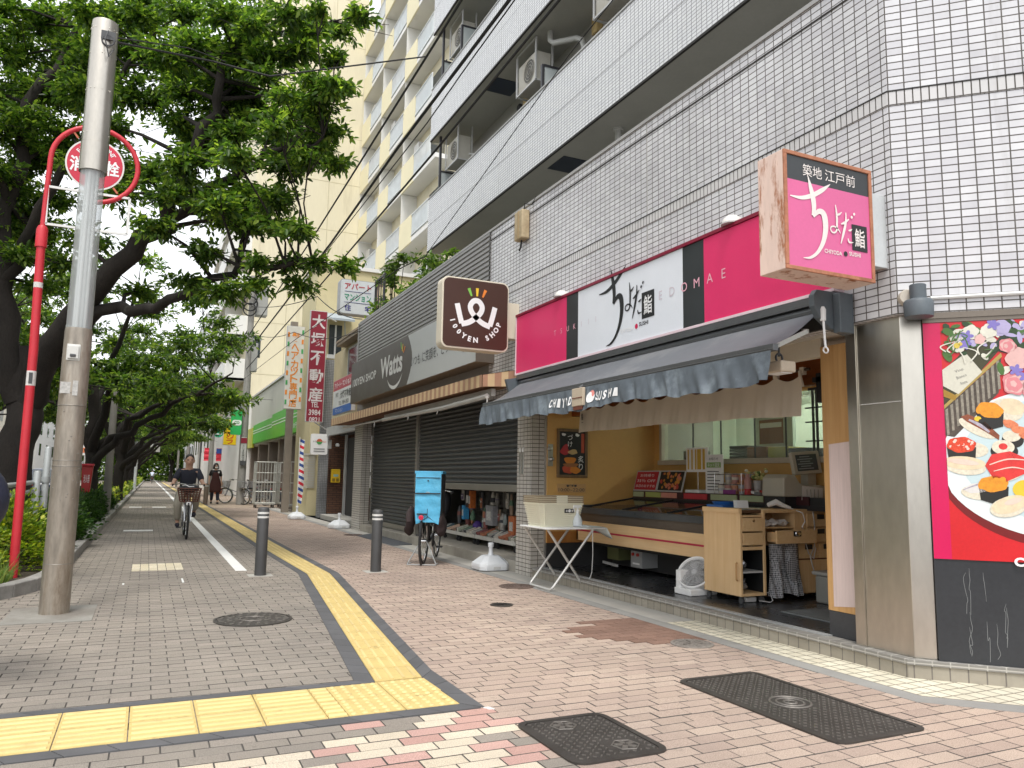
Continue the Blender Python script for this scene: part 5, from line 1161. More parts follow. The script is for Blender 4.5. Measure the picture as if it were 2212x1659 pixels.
# folding table with baskets
t = thing('folding_table', 'white topped folding table with crossed chrome tube legs', 'table', (4.3, 7.86, 0))
b = MB(); b.box(3.97, 4.72, 7.52, 8.2, .665, .683); b.build('top', white_plastic, t, bev=.006)
def uleg(xb, xt, y0, y1):
    r_ = .05; d = Vector((xt-xb, 0, .65)).normalized(); P = []
    base = [Vector((xb, y0, .014)), Vector((xb, y1, .014))]
    P = [Vector((xt, y0, .66)), base[0]+d*r_]
    for k in range(1, 6): a = k/6*math.pi/2; P.append(base[0]+d*r_*(1-math.sin(a))+Y_*r_*(1-math.cos(a)))
    for k in range(1, 6): a = k/6*math.pi/2; P.append(base[1]+d*r_*(1-math.cos(a))-Y_*r_*(1-math.sin(a)))
    P += [base[1]+d*r_, Vector((xt, y1, .66))]
    return MB().tube(P, .0145, 10)
tubec = mat('chrome_tube', (.62, .61, .58), .35, metal=.5, var=.1)
uleg(4.05, 4.58, 7.56, 8.08).build('leg', tubec, t, smooth=True); uleg(4.49, 4.02, 7.585, 8.17).build('leg', tubec, t, smooth=True)
b = MB(); b.lathe([(.018, 0), (.018, .05)], (4.49, 7.56, .014), ax=(0, 1, 0), n=10); b.lathe([(.018, 0), (.018, .03)], (4.49, 8.17, .014), ax=(0, 1, 0), n=10); b.build('rubber_foot', black_rubber, t)
t = thing('tablecloth', 'white cloth corner drooping off the folding table', 'cloth', (4.7, 7.7, .69)); b = MB(); n, m_ = 14, 8; V = []
for i in range(n+1):
    for j in range(m_+1):
        s_, q = i/n, j/m_; x = 4.45+.36*q; y = 7.49+.6*s_; dr = max(0, (q-.72)/.28); V.append((x-.02*dr, y+.02*dr*math.sin(8*s_), .689-.13*dr*(1.0-.75*s_)+.004*math.sin(9*s_+4*q)*dr))
b.add(V, [(i*(m_+1)+j, (i+1)*(m_+1)+j, (i+1)*(m_+1)+j+1, i*(m_+1)+j+1) for i in range(n) for j in range(m_)]); o_ = b.build('fabric', mat('cloth_white', (.66, .72, .7), .7, var=.05), t, smooth=True); o_.modifiers.new('t', 'SOLIDIFY').thickness = .004
b = MB(); b.tube([(4.48, 7.86, .71), (4.52, 7.62, .70), (4.53, 7.505, .69), (4.53, 7.49, .64), (4.535, 7.49, .4), (4.53, 7.5, .2), (4.49, 7.53, .05)], .0045, 6); tag(b.build('cord', mat('cord_white', (.6, .6, .58), .6)), 'thin white cord hanging from the folding table to its foot', 'cord')
# shopping baskets
bk = mat('basket_cream', (.82, .79, .63), .5, var=.06); bh = mat('basket_handle', (.36, .29, .2), .5)
def basket(z, hgt, i):
    labs = ['bottom cream shopping basket of the stack, its ribbed side in full view', 'second cream shopping basket from the bottom of the stack', 'third cream shopping basket from the bottom of the stack', 'fourth cream shopping basket, just under the topmost', 'topmost cream shopping basket on the stack']
    t = thing('shopping_basket', labs[i], 'basket', (4.25, 7.9, z), 'shopping baskets stacked on the folding table')
    b = MB(); n = 11; h0 = .26
    def ring(zz, off=0): f = (zz)/h0; a, c = .235+.05*f+off, .155+.035*f+off; return [(4.25+a*sx, 7.9+c*sy, z+zz) for sx, sy in ((-1, -1), (1, -1), (1, 1), (-1, 1))]
    zs = [hgt[0]+(hgt[1]-hgt[0])*k/n for k in range(n+1)]
    for k in range(n):
        a, c = ring(zs[k]), ring(zs[k]+(zs[k+1]-zs[k])*.72); d, e = ring(zs[k], -.012), ring(zs[k]+(zs[k+1]-zs[k])*.72, -.012)
        b.add(a+c+d+e, [(j, (j+1) % 4, 4+(j+1) % 4, 4+j) for j in range(4)]+[(4+j, 4+(j+1) % 4, 12+(j+1) % 4, 12+j) for j in range(4)]+[((j+1) % 4, j, 8+j, 8+(j+1) % 4) for j in range(4)])
    a, c = ring(hgt[0], -.012), ring(hgt[1], -.012); b.add(a+c, [((j+1) % 4, j, 4+j, 4+(j+1) % 4) for j in range(4)]); b.poly(ring(hgt[0]+.002)); b.build('body', bk, t)
    b = MB(); r_ = ring(h0, .006); q = ring(h0-.014, .006)
    b.add(r_+q, [(4+j, 4+(j+1) % 4, (j+1) % 4, j) for j in range(4)]+[(0, 1, 2, 3), (7, 6, 5, 4)]); b.build('rim', bk if i == 0 else bh, t)
    b = MB(); b.box(4.19, 4.33, 7.9-.197, 7.9-.17, z+h0-.012, z+h0+.003); b.build('handle', bk, t)
    if i == 0:
        b = MB(); b.beam((4.06, 7.735, z+.01), (4.03, 7.704, z+.25), .012, .006); b.build('rib', bk, t)
        b = MB(); b.box(4.30, 4.42, 7.712, 7.72, z+.155, z+.20, 0); b.disc((4.36, 7.711, z+.178), .018, (0, -1, 0), 14, 1); b.box(4.312, 4.335, 7.711, 7.713, z+.165, z+.19, 2); b.box(4.385, 4.408, 7.711, 7.713, z+.165, z+.19, 2); b.build('badge', [ink, wht, light_grey], t)
basket(.684, (0, .26), 0)
for i in range(1, 5): basket(.684+.021*i, (.2, .26), i)
t = thing('spray_bottle', 'white trigger spray bottle beside the stacked baskets', 'bottle', (4.47, 7.72, .689))
b = MB(); b.lathe([(.05, 0), (.054, .01), (.054, .06), (.04, .1), (.018, .135), (.018, .15)], (4.47, 7.72, .69), n=18); b.build('bottle', mat('bottle_white', (.68, .72, .75), .35), t, smooth=True)
b = MB(); b.lathe([(.02, 0), (.02, .03), (.013, .035), (.013, .07)], (4.47, 7.72, .835), n=12); b.box(4.41, 4.51, 7.70, 7.74, .895, .925); b.obox((4.42, 7.72, .875), (.012, 0, .01), (0, .02, 0), (-.015, 0, .05)); b.build('trigger', white_plastic, t, bev=.006)
# ================================================================== food mural on the corner wall
t = thing('food_mural', 'large food poster of assorted sushi on a white plate with flowers and wine bottle', 'poster', tuple(ch(.4, .75, -.01)))
def mp_(s_, z, k=0): return tuple(ch(s_, z, -.012+.0006*k))
def flat(name, mats_, fn, parent=None):
    b = MB(); fn(b); return b.build(name, mats_, parent or t)
b = MB(); a, c = ch(.15, 0, -.0125), ch(2.2, 0, -.0125); b.prism([(a.x, a.y, .75), (c.x, c.y, .75), (c.x, c.y, 2.268), (a.x, a.y, 2.268)], tuple(-N45*.006), 0)
b.add([mp_(.15, .75, 0), mp_(.25, .75, 0), mp_(.25, 2.268, 0), mp_(.15, 2.268, 0)], [(0, 1, 2, 3)], 1)
pan = b.build('panel', [mat('mural_red', (.62, .015, .02), .3, var=.12, sc=1.5), mat('mural_magenta', (.62, .004, .09), .3, var=.06)], t)
def blob(b, s_, z, rx, rz, k, mi, rot=0, w1=.0, n=26, lob=3, ph=0., clip=.25):
    P = []
    for i in range(n):
        a = 2*math.pi*i/n; f = 1+w1*math.sin(lob*a+ph); x, y = rx*math.cos(a)*f, rz*math.sin(a)*f
        X, Z = x*math.cos(R(rot))-y*math.sin(R(rot)), x*math.sin(R(rot))+y*math.cos(R(rot))
        P.append(mp_(max(clip, s_+X), min(2.266, max(.752, z+Z)), k))
    b.poly(P, mi)
plate_m = mat('mural_plate', (.55, .68, .70), .25, var=.05, sc=1.2); plate_r = mat('mural_plate_rim', (.74, .80, .80), .25, var=.04)
blk_m = mat('mural_dark', (.02, .018, .015), .3)
b = MB(); blob(b, .92, 1.33, .73, .50, 1, 0, n=60); blob(b, .92, 1.36, .715, .475, 2, 1, n=60); blob(b, .95, 1.38, .62, .40, 3, 2, n=60); b.build('plate', [mat('mural_maroon', (.18, .01, .01), .3), plate_r, plate_m], pan)
# basket, bottles
b = MB(); b.poly([mp_(.25, 1.70, 4), mp_(.25, 1.53, 4), mp_(.30, 1.52, 4), mp_(.56, 1.80, 4), mp_(.585, 2.02, 4)], 0)
for k in range(11): s0 = .255+.03*k; b.poly([mp_(s0, 1.70+.1*(k/3.3)-.005, 5), mp_(s0+.004, 1.53+.029*k, 5), mp_(s0+.018, 1.535+.029*k, 5), mp_(s0+.016, 1.71+.1*(k/3.3)-.005, 5)], 1)
b.poly([mp_(.25, 1.70, 6), mp_(.25, 1.725, 6), mp_(.585, 2.055, 6), mp_(.59, 2.03, 6)], 2); b.build('basket', [mat('mural_basket_dark', (.08, .06, .045), .4, var=.5, sc=40), mat('mural_basket', (.27, .24, .19), .4, var=.4, sc=50), mat('mural_gold', (.42, .30, .08), .4)], pan)
b = MB(); b.poly([mp_(.25, 1.94, 3), mp_(.25, 1.72, 3), mp_(.40, 1.86, 3), mp_(.60, 2.10, 3), mp_(.50, 2.19, 3), mp_(.42, 2.12, 3)], 0); b.poly([mp_(.25, 1.955, 7), mp_(.25, 1.85, 7), mp_(.335, 1.795, 7), mp_(.475, 1.935, 7), mp_(.39, 2.06, 7)], 1)
b.poly([mp_(.25, 1.83, 7), mp_(.25, 1.78, 7), mp_(.315, 1.755, 7), mp_(.325, 1.785, 7)], 2); b.poly([mp_(.52, 2.08, 5), mp_(.62, 2.05, 5), mp_(.74, 2.2, 5), mp_(.67, 2.255, 5)], 3)
for k, wd in enumerate((.05, .06, .04)): b.text(('Vino', 'Bianco', 'Roma')[k], mp_(.345+.012*k, 1.95-.04*k, 9), (D45*.9+Z_*.35).normalized(), (Z_*.9-D45*.35).normalized(), w=wd, h=.018, mi=4)
b.build('bottle', [mat('mural_bottle', (.05, .045, .015), .25), mat('mural_label', (.62, .60, .50), .4), mat('mural_amber', (.35, .2, .02), .3), mat('mural_green_bottle', (.02, .035, .02), .25), mat('mural_grey_text', (.25, .24, .22), .5)], pan)
# flowers
fl_m = [mat('petal_pink', (.68, .24, .26), .5), mat('petal_palepink', (.72, .45, .42), .5), mat('petal_white2', (.70, .68, .58), .5), mat('petal_violet', (.22, .18, .5), .5), mat('petal_yellow2', (.65, .5, .08), .5), mat('mural_leaf', (.07, .16, .035), .5), mat('mural_leaf_dark', (.025, .06, .02), .5), mat('petal_lilac', (.45, .4, .62), .5)]
b = MB(); rs = random.Random(21)
for k in range(260):
    s_ = rs.uniform(.28, 1.9); z = 2.27-abs(rs.gauss(0, .13))-max(0, (.5-s_))*.1
    blob(b, s_, z, rs.uniform(.015, .045), rs.uniform(.012, .025), 8+(k % 7)*.3, rs.choice([5, 6, 5, 6, 2, 7]), rs.uniform(0, 180), .15, 10, 2)
def rose(s_, z, r, mi, k):
    for q in range(5): blob(b, s_+rs.uniform(-1, 1)*r*.12, z+rs.uniform(-1, 1)*r*.12, r*(1-.18*q), r*(.9-.17*q), k+q*.3, (mi, 1 if mi == 0 else mi, mi)[q % 3], rs.uniform(0, 180), .09, 20, 5, rs.uniform(0, 6))
for s_, z, r, mi in ((.68, 2.02, .075, 1), (.62, 2.1, .05, 0), (.645, 1.85, .075, 0), (.74, 1.83, .07, 0), (.80, 2.03, .08, 1), (.52, 2.2, .05, 2), (.42, 2.2, .05, 2), (.47, 2.15, .035, 1), (.35, 2.1, .04, 2), (.60, 2.22, .05, 7), (.9, 1.95, .09, 2), (.95, 2.15, .08, 0), (1.1, 2.05, .09, 1), (1.25, 2.15, .08, 7), (1.4, 2.05, .09, 0), (1.6, 2.13, .09, 2), (1.8, 2.2, .07, 1)): rose(s_, z, r, mi, 12)
for s_, z in ((.40, 2.17), (.385, 2.12), (.71, 1.90), (.66, 1.94), (.55, 2.24)):
    for a in range(5): blob(b, s_+.02*math.cos(a*1.256), z+.02*math.sin(a*1.256), .02, .012, 15+a*.1, 3, a*72, 0, 10)
blob(b, .34, 2.11, .018, .018, 17, 4); blob(b, .36, 2.12, .012, .012, 17, 4)
for k in range(14): b.strokes([[(0, 0, .004), (rs.uniform(-.03, .05), rs.uniform(.02, .06), .004), (rs.uniform(-.04, .08), rs.uniform(.05, .1), .002)]], mp_(.27+.03*rs.random()*8 % .25, 1.96+.2*rs.random(), 16), D45, Z_, 5 if k % 2 else 2)
b.build('flowers', fl_m, pan)
# sushi pieces
rice = mat('mural_rice', (.72, .66, .52), .5, var=.15, sc=60); f_m = [rice, blk_m, mat('mural_uni', (.78, .3, .02), .4, var=.25, sc=40), mat('mural_ikura', (.70, .06, .02), .25, var=.3, sc=60), mat('mural_tuna', (.68, .04, .035), .3, var=.25, sc=12), mat('mural_whitefish', (.75, .62, .42), .35, var=.15, sc=20), mat('mural_squid', (.72, .69, .66), .35, var=.08), mat('mural_shrimp', (.75, .22, .1), .4, var=.4, sc=35), mat('mural_eel', (.25, .07, .03), .35, var=.4, sc=25), mat('mural_yellow', (.80, .55, .04), .4, var=.1), mat('mural_highlight', (.8, .6, .5), .3), mat('mural_silver', (.4, .36, .42), .3, var=.3, sc=30)]
b = MB()
def gunkan(s_, z, w_, top, rot=-6, k=8):
    b.poly([mp_(s_-w_, z, k), mp_(s_-w_*.9, z-.085, k), mp_(s_, z-.11, k), mp_(s_+w_*.9, z-.09, k), mp_(s_+w_, z, k)], 1); blob(b, s_, z+.015, w_, .05, k+1, top, rot, .05, 24, 6)
gunkan(.50, 1.21, .082, 2, 4); gunkan(.505, 1.675, .075, 2, -14, 7); gunkan(.335, 1.455, .082, 3, 0)
for k in range(40): blob(b, .335+rs.uniform(-.07, .07), 1.47+rs.uniform(-.025, .03), .009, .009, 10.2+k*.01, 3 if k % 3 else 10, n=8)
for q in range(4): blob(b, .44+.035*q, 1.225+.004*q, .022, .036, 10+q*.2, 2, -25, n=12); blob(b, .45+.032*q, 1.695-.008*q, .02, .03, 9+q*.2, 2, -30, n=12)
blob(b, .35, 1.33, .115, .05, 8, 0, -6); blob(b, .345, 1.355, .12, .042, 9, 5, -7, .06, 26, 2); blob(b, .34, 1.362, .09, .018, 10, 10, -8)
blob(b, .385, 1.44, .10, .05, 6, 0, -4); blob(b, .60, 1.69, .09, .07, 6, 0, -20); blob(b, .63, 1.71, .07, .05, 7, 5, -20)
blob(b, .58, 1.30, .10, .055, 8, 0, 18); b.poly([mp_(.46, 1.34, 9), mp_(.50, 1.41, 9), mp_(.60, 1.43, 9), mp_(.70, 1.38, 9), mp_(.69, 1.30, 9), mp_(.56, 1.235, 9), mp_(.50, 1.26, 9)], 4)
b.strokes([[(-.10, 0, .003), (0, .035, .004), (.11, .03, .003)], [(-.08, -.04, .002), (.02, -.015, .004), (.1, -.03, .002)]], mp_(.585, 1.345, 10), D45, Z_, 10)
blob(b, .42, 1.17, .10, .045, 7, 0, -4); b.poly([mp_(.33, 1.19, 8), mp_(.38, 1.225, 8), mp_(.48, 1.235, 8), mp_(.52, 1.20, 8), mp_(.43, 1.17, 8), mp_(.37, 1.165, 8)], 6); b.strokes([[(-.1, -.02, .002), (0, .02, .005), (.1, .03, .002)]], mp_(.43, 1.205, 9), D45, Z_, 11)
blob(b, .575, 1.085, .105, .06, 9, 0, 16); blob(b, .58, 1.10, .10, .05, 10, 5, 18, .05, 26, 2); blob(b, .60, 1.12, .05, .018, 11, 10, 20)
blob(b, .43, 1.575, .115, .04, 6, 0, -30); b.poly([mp_(.34, 1.65, 7), mp_(.38, 1.665, 7), mp_(.47, 1.62, 7), mp_(.55, 1.53, 7), mp_(.545, 1.50, 7), mp_(.47, 1.555, 7), mp_(.37, 1.62, 7)], 8); b.strokes([[(-.06, .035, .006), (0, 0, .01), (.05, -.045, .006)]], mp_(.445, 1.595, 8), D45, Z_, 11); blob(b, .435, 1.635, .02, .016, 9, 9); blob(b, .455, 1.622, .016, .012, 9.3, 1)
blob(b, .57, 1.43, .075, .055, 7, 1, 0); blob(b, .565, 1.455, .062, .045, 8, 0); blob(b, .565, 1.46, .024, .02, 9, 4); blob(b, .62, 1.50, .06, .05, 6, 1); blob(b, .615, 1.525, .05, .035, 7, 0)
for q in range(9): blob(b, .60+.022*q, 1.60-.018*q+(.02 if q % 2 else 0), .035, .02, 8+q*.3, 7, -40+q*9, .1, 14, 3)
blob(b, .66, 1.20, .06, .05, 8, 9, 30); blob(b, .78, 1.2, .09, .06, 8, 7, 20); blob(b, .82, 1.4, .1, .06, 8, 4, 10); blob(b, .9, 1.1, .1, .05, 8, 5, 5); blob(b, .9, 1.6, .1, .06, 8, 0, 0)
rs = random.Random(40)
for k in range(13):
    s_, z = .78+.14*(k % 5)+.05*(k//5), 1.13+.2*(k//5)+.03*(k % 2)
    if k % 4 == 1: gunkan(s_, z+.06, .075, (2, 3)[k % 2], rs.uniform(-12, 12), 7)
    else: blob(b, s_, z, .10, .048, 8, 0, rs.uniform(-15, 15)); blob(b, s_, z+.025, .105, .042, 9, (4, 5, 7, 6, 8)[k % 5], rs.uniform(-15, 15), .06, 26, 2)
b.build('sushi', f_m, pan)
b = MB(); b.text('CHIYODA', mp_(.585, .752, 20), D45, Z_, w=.36, h=.056, mi=0, bold=.05, just='l'); b.disc(mp_(1.0, .752, 20), .03, N45, 20, 0); b.text('SUSHI', mp_(1.06, .752, 20), D45, Z_, w=.25, h=.056, mi=0, bold=.05, just='l'); b.build('lettering', wht, pan)

# ================================================================== street furniture
# --- silver lamp column
t = thing('street_lamp', 'stout steel street lamp column with clear tube and steel cap on the left', 'street lamp', (-.64, 7.78, 0))
lam = mat('lamp_steel', (.34, .30, .25), .4, metal=.55, var=.5, sc=5, fine=26, stretch=(1, 1, .22), dirt=(.17, .125, .085), dscale=5, dth=(.5, .68)); lam2 = mat('lamp_cap_steel', (.46, .43, .38), .3, metal=.95, var=.14, sc=2, stretch=(1, 1, .3))
c = (-.64, 7.78, 0); b = MB(); b.lathe([(.116, 0), (.116, .42)], c, n=40, cap=False); b.lathe([(.1145, .42), (.113, 1.25)], c, n=40, cap=False); b.lathe([(.1135, 1.25), (.1125, 1.30), (.111, 1.78)], c, n=40, cap=False); b.lathe([(.112, 1.78), (.110, 2.44), (.106, 2.47), (.08, 2.47)], c, n=40, cap=False); b.build('column', lam, t, smooth=True)
b = MB()
for z in (.42, 1.25, 1.30, 1.78): b.torus((c[0], c[1], z), .1138, .003, n=40, k=6)
for k in range(18):
    a = R(200+rs.uniform(0, 140)); b.ell((c[0]+.1125*math.cos(a), c[1]+.1125*math.sin(a), rs.uniform(.9, 1.9)), .006, .006, .006, 0, 6, 4)
b.build('band', mat('lamp_band', (.25, .235, .21), .5, metal=.6), t)
m, tt, bs = new_mat('clear_acrylic'); out = m.node_tree.nodes['Material Output']; tr = tt.new('ShaderNodeBsdfTransparent'); tr.inputs[0].default_value = (.93, .95, .95, 1); gl = tt.new('ShaderNodeBsdfGlossy'); gl.inputs['Roughness'].default_value = .3; df = tt.new('ShaderNodeBsdfTranslucent'); df.inputs[0].default_value = (.75, .78, .78, 1); d2 = tt.new('ShaderNodeBsdfDiffuse'); d2.inputs[0].default_value = (.6, .63, .63, 1)
lw_ = tt.new('ShaderNodeLayerWeight'); lw_.inputs[0].default_value = .25; x1 = tt.new('ShaderNodeMixShader'); x1.inputs[0].default_value = .3; tt.link(tr.outputs[0], x1.inputs[1]); tt.link(d2.outputs[0], x1.inputs[2]); x2 = tt.new('ShaderNodeMixShader'); tt.link(tt.math('ADD', tt.math('MULTIPLY', lw_.outputs['Facing'], .55), .06), x2.inputs[0]); tt.link(x1.outputs[0], x2.inputs[1]); tt.link(gl.outputs[0], x2.inputs[2]); tt.link(x2.outputs[0], out.inputs[0])
b = MB(); b.lathe([(.102, 2.47), (.100, 3.98)], c, n=40, cap=False); b.build('clear_tube', m, t, smooth=True)
b = MB(); tubes = mat('tube_white', (.62, .63, .62), .35)
for k in range(4): a = R(45+90*k+20); b.lathe([(.016, 2.47), (.016, 3.95)], (c[0]+.047*math.cos(a), c[1]+.047*math.sin(a), 0), n=10)
b.lathe([(.03, 2.47), (.03, 3.95)], c, n=12); b.build('lamp_tube', tubes, t, smooth=True)
b = MB(); b.lathe([(.08, 3.93), (.116, 3.93), (.116, 4.2), (.1135, 4.2), (.1135, 5.36), (.109, 5.39), (.001, 5.395)], c, n=40, cap=False); b.torus((c[0], c[1], 4.2), .1145, .0025, n=40, k=6)
for k in range(26): a = R(rs.uniform(180, 350)); b.ell((c[0]+.114*math.cos(a), c[1]+.114*math.sin(a), rs.choice([4.28, 4.7, 5.05, 5.3])), .005, .005, .005, 0, 6, 4)
b.build('cap', lam2, t, smooth=True)
b = MB(); b.box(-.70, -.615, 7.645, 7.685, 2.185, 2.30, 0); b.box(-.71, -.605, 7.663, 7.678, 2.17, 2.315, 0); b.box(-.68, -.635, 7.634, 7.647, 2.2, 2.225, 1); b.build('socket_box', [mat('socket_white', (.6, .6, .57), .5), dark_grey], t, bev=.005)
b = MB(); b.obox((-.69, 7.672, 1.93), (.09, 0, 0), (0, .004, 0), (0, 0, .1), 0); b.obox((-.62, 7.668, 1.93), (.04, 0, 0), (0, .004, 0), (0, 0, .13), 0); b.build('sticker', mat('sticker_pale', (.44, .43, .41), .6, var=.25, sc=30), t)
b = MB(); b.box(-.66, -.54, 7.655, 7.67, 5.18, 5.26); b.torus((-.60, 7.66, 5.17), .05, .008, (0, 1, 0), 16, 6); b.tube([(-.60, 7.63, 5.25), (-.62, 7.6, 5.15), (-.58, 7.63, 5.0), (-.55, 7.67, 5.1)], .006, 6); b.build('cable_hook', dark_grey, t)
# --- fire hydrant sign
t = thing('hydrant_sign', 'red hydrant sign pole with round disc and empty white frame behind the steel column', 'street sign', (-1.20, 9.7, .1))
rp = mat('sign_pole_red', (.55, .025, .04), .4, var=.12, sc=5, dirt=(.45, .12, .1), dscale=7, dth=(.64, .72))
b = MB(); y = 9.7; P = [(-1.205, y, .08), (-1.21, y, 2.5), (-1.235, y, 3.75), (-1.25, y, 4.35)]; b.tube(P[:3], [.045, .045, .044], 20); 
cx, cz, rad = -.78, 4.70, .42
arc = [(-1.236, y, 3.75), (-1.228, y, 4.3), (-1.222, y, 4.55)]+[(cx-.44*math.cos(R(a)), y, cz+.44*math.sin(R(a))) for a in range(0, 280, 10)]
b.tube(arc, .028, 14); b.lathe([(.058, 3.66), (.058, 3.86), (.043, 3.9)], (-1.235, y, 0), n=20); b.build('pole', rp, t, smooth=True)
b = MB(); b.beam((cx-.25, y, cz+.36), (cx-.19, y, cz+.28), .02, .02); b.beam((cx+.25, y, cz-.3), (cx+.2, y, cz-.24), .02, .02); b.build('bracket', mat('bracket_orange', (.5, .13, .06), .5), t)
b = MB(); b.lathe([(.30, -.006), (.30, .006)], (cx, y, cz), ax=(0, -1, 0), n=48, mi=0); b.disc((cx, y-.0075, cz), .282, (0, -1, 0), 48, 1); dsc = b.build('disc', [mat('sign_rim_white', (.72, .7, .68), .45), mat('disc_red', (.55, .02, .05), .4)], t)
b = MB()
for ch_, xx in (('消', -.18), ('火', 0), ('栓', .18)): b.text(ch_, (cx+xx, y-.0095, cz-.02), X_, Z_, w=.15, h=.18, mi=0, bold=.03)
tx = 'FIRE HYDRANT'
for i, c_ in enumerate(tx):
    if c_ != ' ': a = R(142-104*i/(len(tx)-1)); d = Vector((math.cos(a), 0, math.sin(a))); b.text(c_, (cx+d.x*.22, y-.0095, cz+d.z*.22), Vector((d.z, 0, -d.x)), d, h=.05, mi=0, bold=.02)
b.build('lettering', wht, dsc)
b = MB()
for p, q in (((-1.22, 4.36), (-.40, 4.36)), ((-.40, 4.36), (-.40, 3.93)), ((-.40, 3.93), (-1.21, 3.93)), ((-1.21, 3.93), (-1.22, 4.36))): b.beam((p[0], y-.01, p[1]), (q[0], y-.01, q[1]), .02, .026)
b.build('frame', white_paint, t)
b = MB(); b.lathe([(.0465, 2.12), (.0465, 2.28)], (-1.208, y, 0), n=20, mi=0); b.box(-1.225, -1.19, y-.049, y-.046, 2.14, 2.26, 1); b.lathe([(.0455, 3.2), (.0455, 3.26)], (-1.224, y, 0), n=20, mi=0); b.build('sticker', [mat('sticker_white', (.62, .6, .58), .5, var=.2, sc=30), dark_grey], t)
# --- bollards
bol = mat('bollard_grey', (.055, .055, .056), .5, var=.15, sc=6, fine=60, dirt=(.2, .19, .18), dscale=14, dth=(.66, .74))
t = thing('bollard', 'left dark bollard with white bands beside the yellow tactile strip', 'bollard', (1.317, 9.9, 0), 'bollards across the walkway')
b = MB(); b.lathe([(.068, 0), (.068, .79), (.06, .808), (.04, .818), (.001, .82)], (1.317, 9.9, 0), n=32, cap=False); b.build('post', bol, t, smooth=True)
b = MB()
for z in (.685, .735): b.lathe([(.0695, z), (.0695, z+.025)], (1.317, 9.9, 0), n=32)
b.build('band', mat('reflective_white', (.62, .62, .6), .35), t)
dup(t, (2.735, 9.87, -.03), .6, 'right dark bollard with white bands standing near the delivery bicycle')
bl3 = thing('bollard', 'distant brown post standing between the cyclist and the walking person', 'bollard', (2.2, 33.7, 0)); b = MB(); b.lathe([(.09, 0), (.09, .8), (.06, .84), (.001, .85)], (2.2, 33.7, 0), n=14, cap=False); b.build('post', mat('post_brown', (.16, .12, .09), .6), bl3, smooth=True); b = MB(); b.lathe([(.092, .72), (.092, .76)], (2.2, 33.7, 0), n=14); b.build('band', light_grey, bl3)
# --- water filled flag stands
def flag_base(x, y, label):
    t = thing('flag_stand', label, 'flag base', (x, y, 0), 'white flag stand bases along the shops')
    pl = mat('base_white', (.64, .66, .68), .4, var=.08, dirt=(.4, .4, .39), dscale=8, dth=(.6, .75)); s0, s1 = .215, .10
    b = MB()
    def oct_(s_, z): k = s_*.35; return [(x+a, y+c_, z) for a, c_ in ((s_, -s_+k), (s_, s_-k), (s_-k, s_), (-s_+k, s_), (-s_, s_-k), (-s_, -s_+k), (-s_+k, -s_), (s_-k, -s_))]
    R_ = [oct_(s0, .012), oct_(s0+.005, .06), oct_(s0, .095), oct_(s1, .195)]; V = sum(R_, []); b.add(V, [(i*8+j, i*8+(j+1) % 8, (i+1)*8+(j+1) % 8, (i+1)*8+j) for i in range(3) for j in range(8)]+[tuple(range(8))[::-1], tuple(range(24, 32))]); b.build('tank', pl, t, bev=.008)
    b = MB(); b.lathe([(.045, .19), (.03, .23), (.027, .30), (.038, .302), (.04, .35), (.03, .36), (.001, .362)], (x, y, 0), n=16, cap=False); b.build('socket', pl, t, smooth=True)
    b = MB(); b.box(x-.05, x+.05, y-s0-.008, y-s0-.002, .03, .065); b.build('handle', light_grey, t); return t
f0 = flag_base(4.235, 9.62, 'white empty flag base nearest the tiled pillar, behind the folding table')
f1 = dup(f0, (4.13, 18.2, 0), .3, 'white empty flag base by the shuttered shop corner, farther along')
f2 = dup(f0, (3.88, 22.4, 0), .1, 'white flag base holding the barber striped banner')
# --- door mat
b = MB(); b.prism([(4.40, 16.3, .02), (4.41, 13.55, .02), (4.03, 13.45, .006), (3.98, 15.9, .006)], (0, 0, -.02)); tag(b.build('door_mat', mat('mat_grey', (.075, .08, .09), .9, var=.2, fine=150)), 'dark grey mat on the paving in front of the roller shutter', 'mat')
# ================================================================== goods under the half open shutter
rk = mat('rack_white', (.58, .57, .52), .5, dirt=(.35, .33, .28))
t = thing('display_rack', 'white wheeled display rack nearest the blue delivery bag', 'rack', (5.1, 12.85, .15), 'wheeled racks under the half open shutter')
b = MB(); b.box(4.86, 5.42, 12.48, 13.22, .25, .285); b.box(4.855, 4.87, 12.48, 13.22, .25, .31); b.build('shelf', rk, t, bev=.003)
b = MB()
for y in (12.5, 13.2): b.beam((5.4, y, .2), (5.4, y, 1.2), .03, .03)
for k in range(9): b.beam((5.4, 12.5+.0875*k, .3), (5.4, 12.5+.0875*k, 1.2), .006, .006)
for k in range(9): b.beam((5.4, 12.5, .35+.1*k), (5.4, 13.2, .35+.1*k), .006, .006)
b.build('mesh_back', mat('rack_wire', (.3, .29, .26), .5), t)
for x, y in ((4.9, 12.53), (4.9, 13.17), (5.38, 12.53), (5.38, 13.17)): b = MB(); b.lathe([(.035, -.012), (.035, .012)], (x, y, .185), ax=(0, 1, 0), n=12); b.box(x-.02, x+.02, y-.012, y+.012, .2, .25); b.build('castor', black_rubber, t)
for i, l in enumerate(('white wheeled display rack second from the blue delivery bag', 'white wheeled display rack third from the blue delivery bag', 'white wheeled display rack next to the tiled pillar')): dup(t, (5.1, 12.1-.77*i, .15), label=l)
rs = random.Random(17)
pal = ['#8d9794', '#b59a86', '#8a5550', '#b9b5ad', '#55585c', '#5f8068', '#77708a', '#d2cdc0', '#3b3e43', '#9b8672', '#b5765a', '#5a717c', '#9aa08e', '#c4bfb4', '#a8a49c']
gm = [mat('goods_'+str(i), c_, .6, var=.35, sc=18, fine=60) for i, c_ in enumerate(pal)]
goods = []
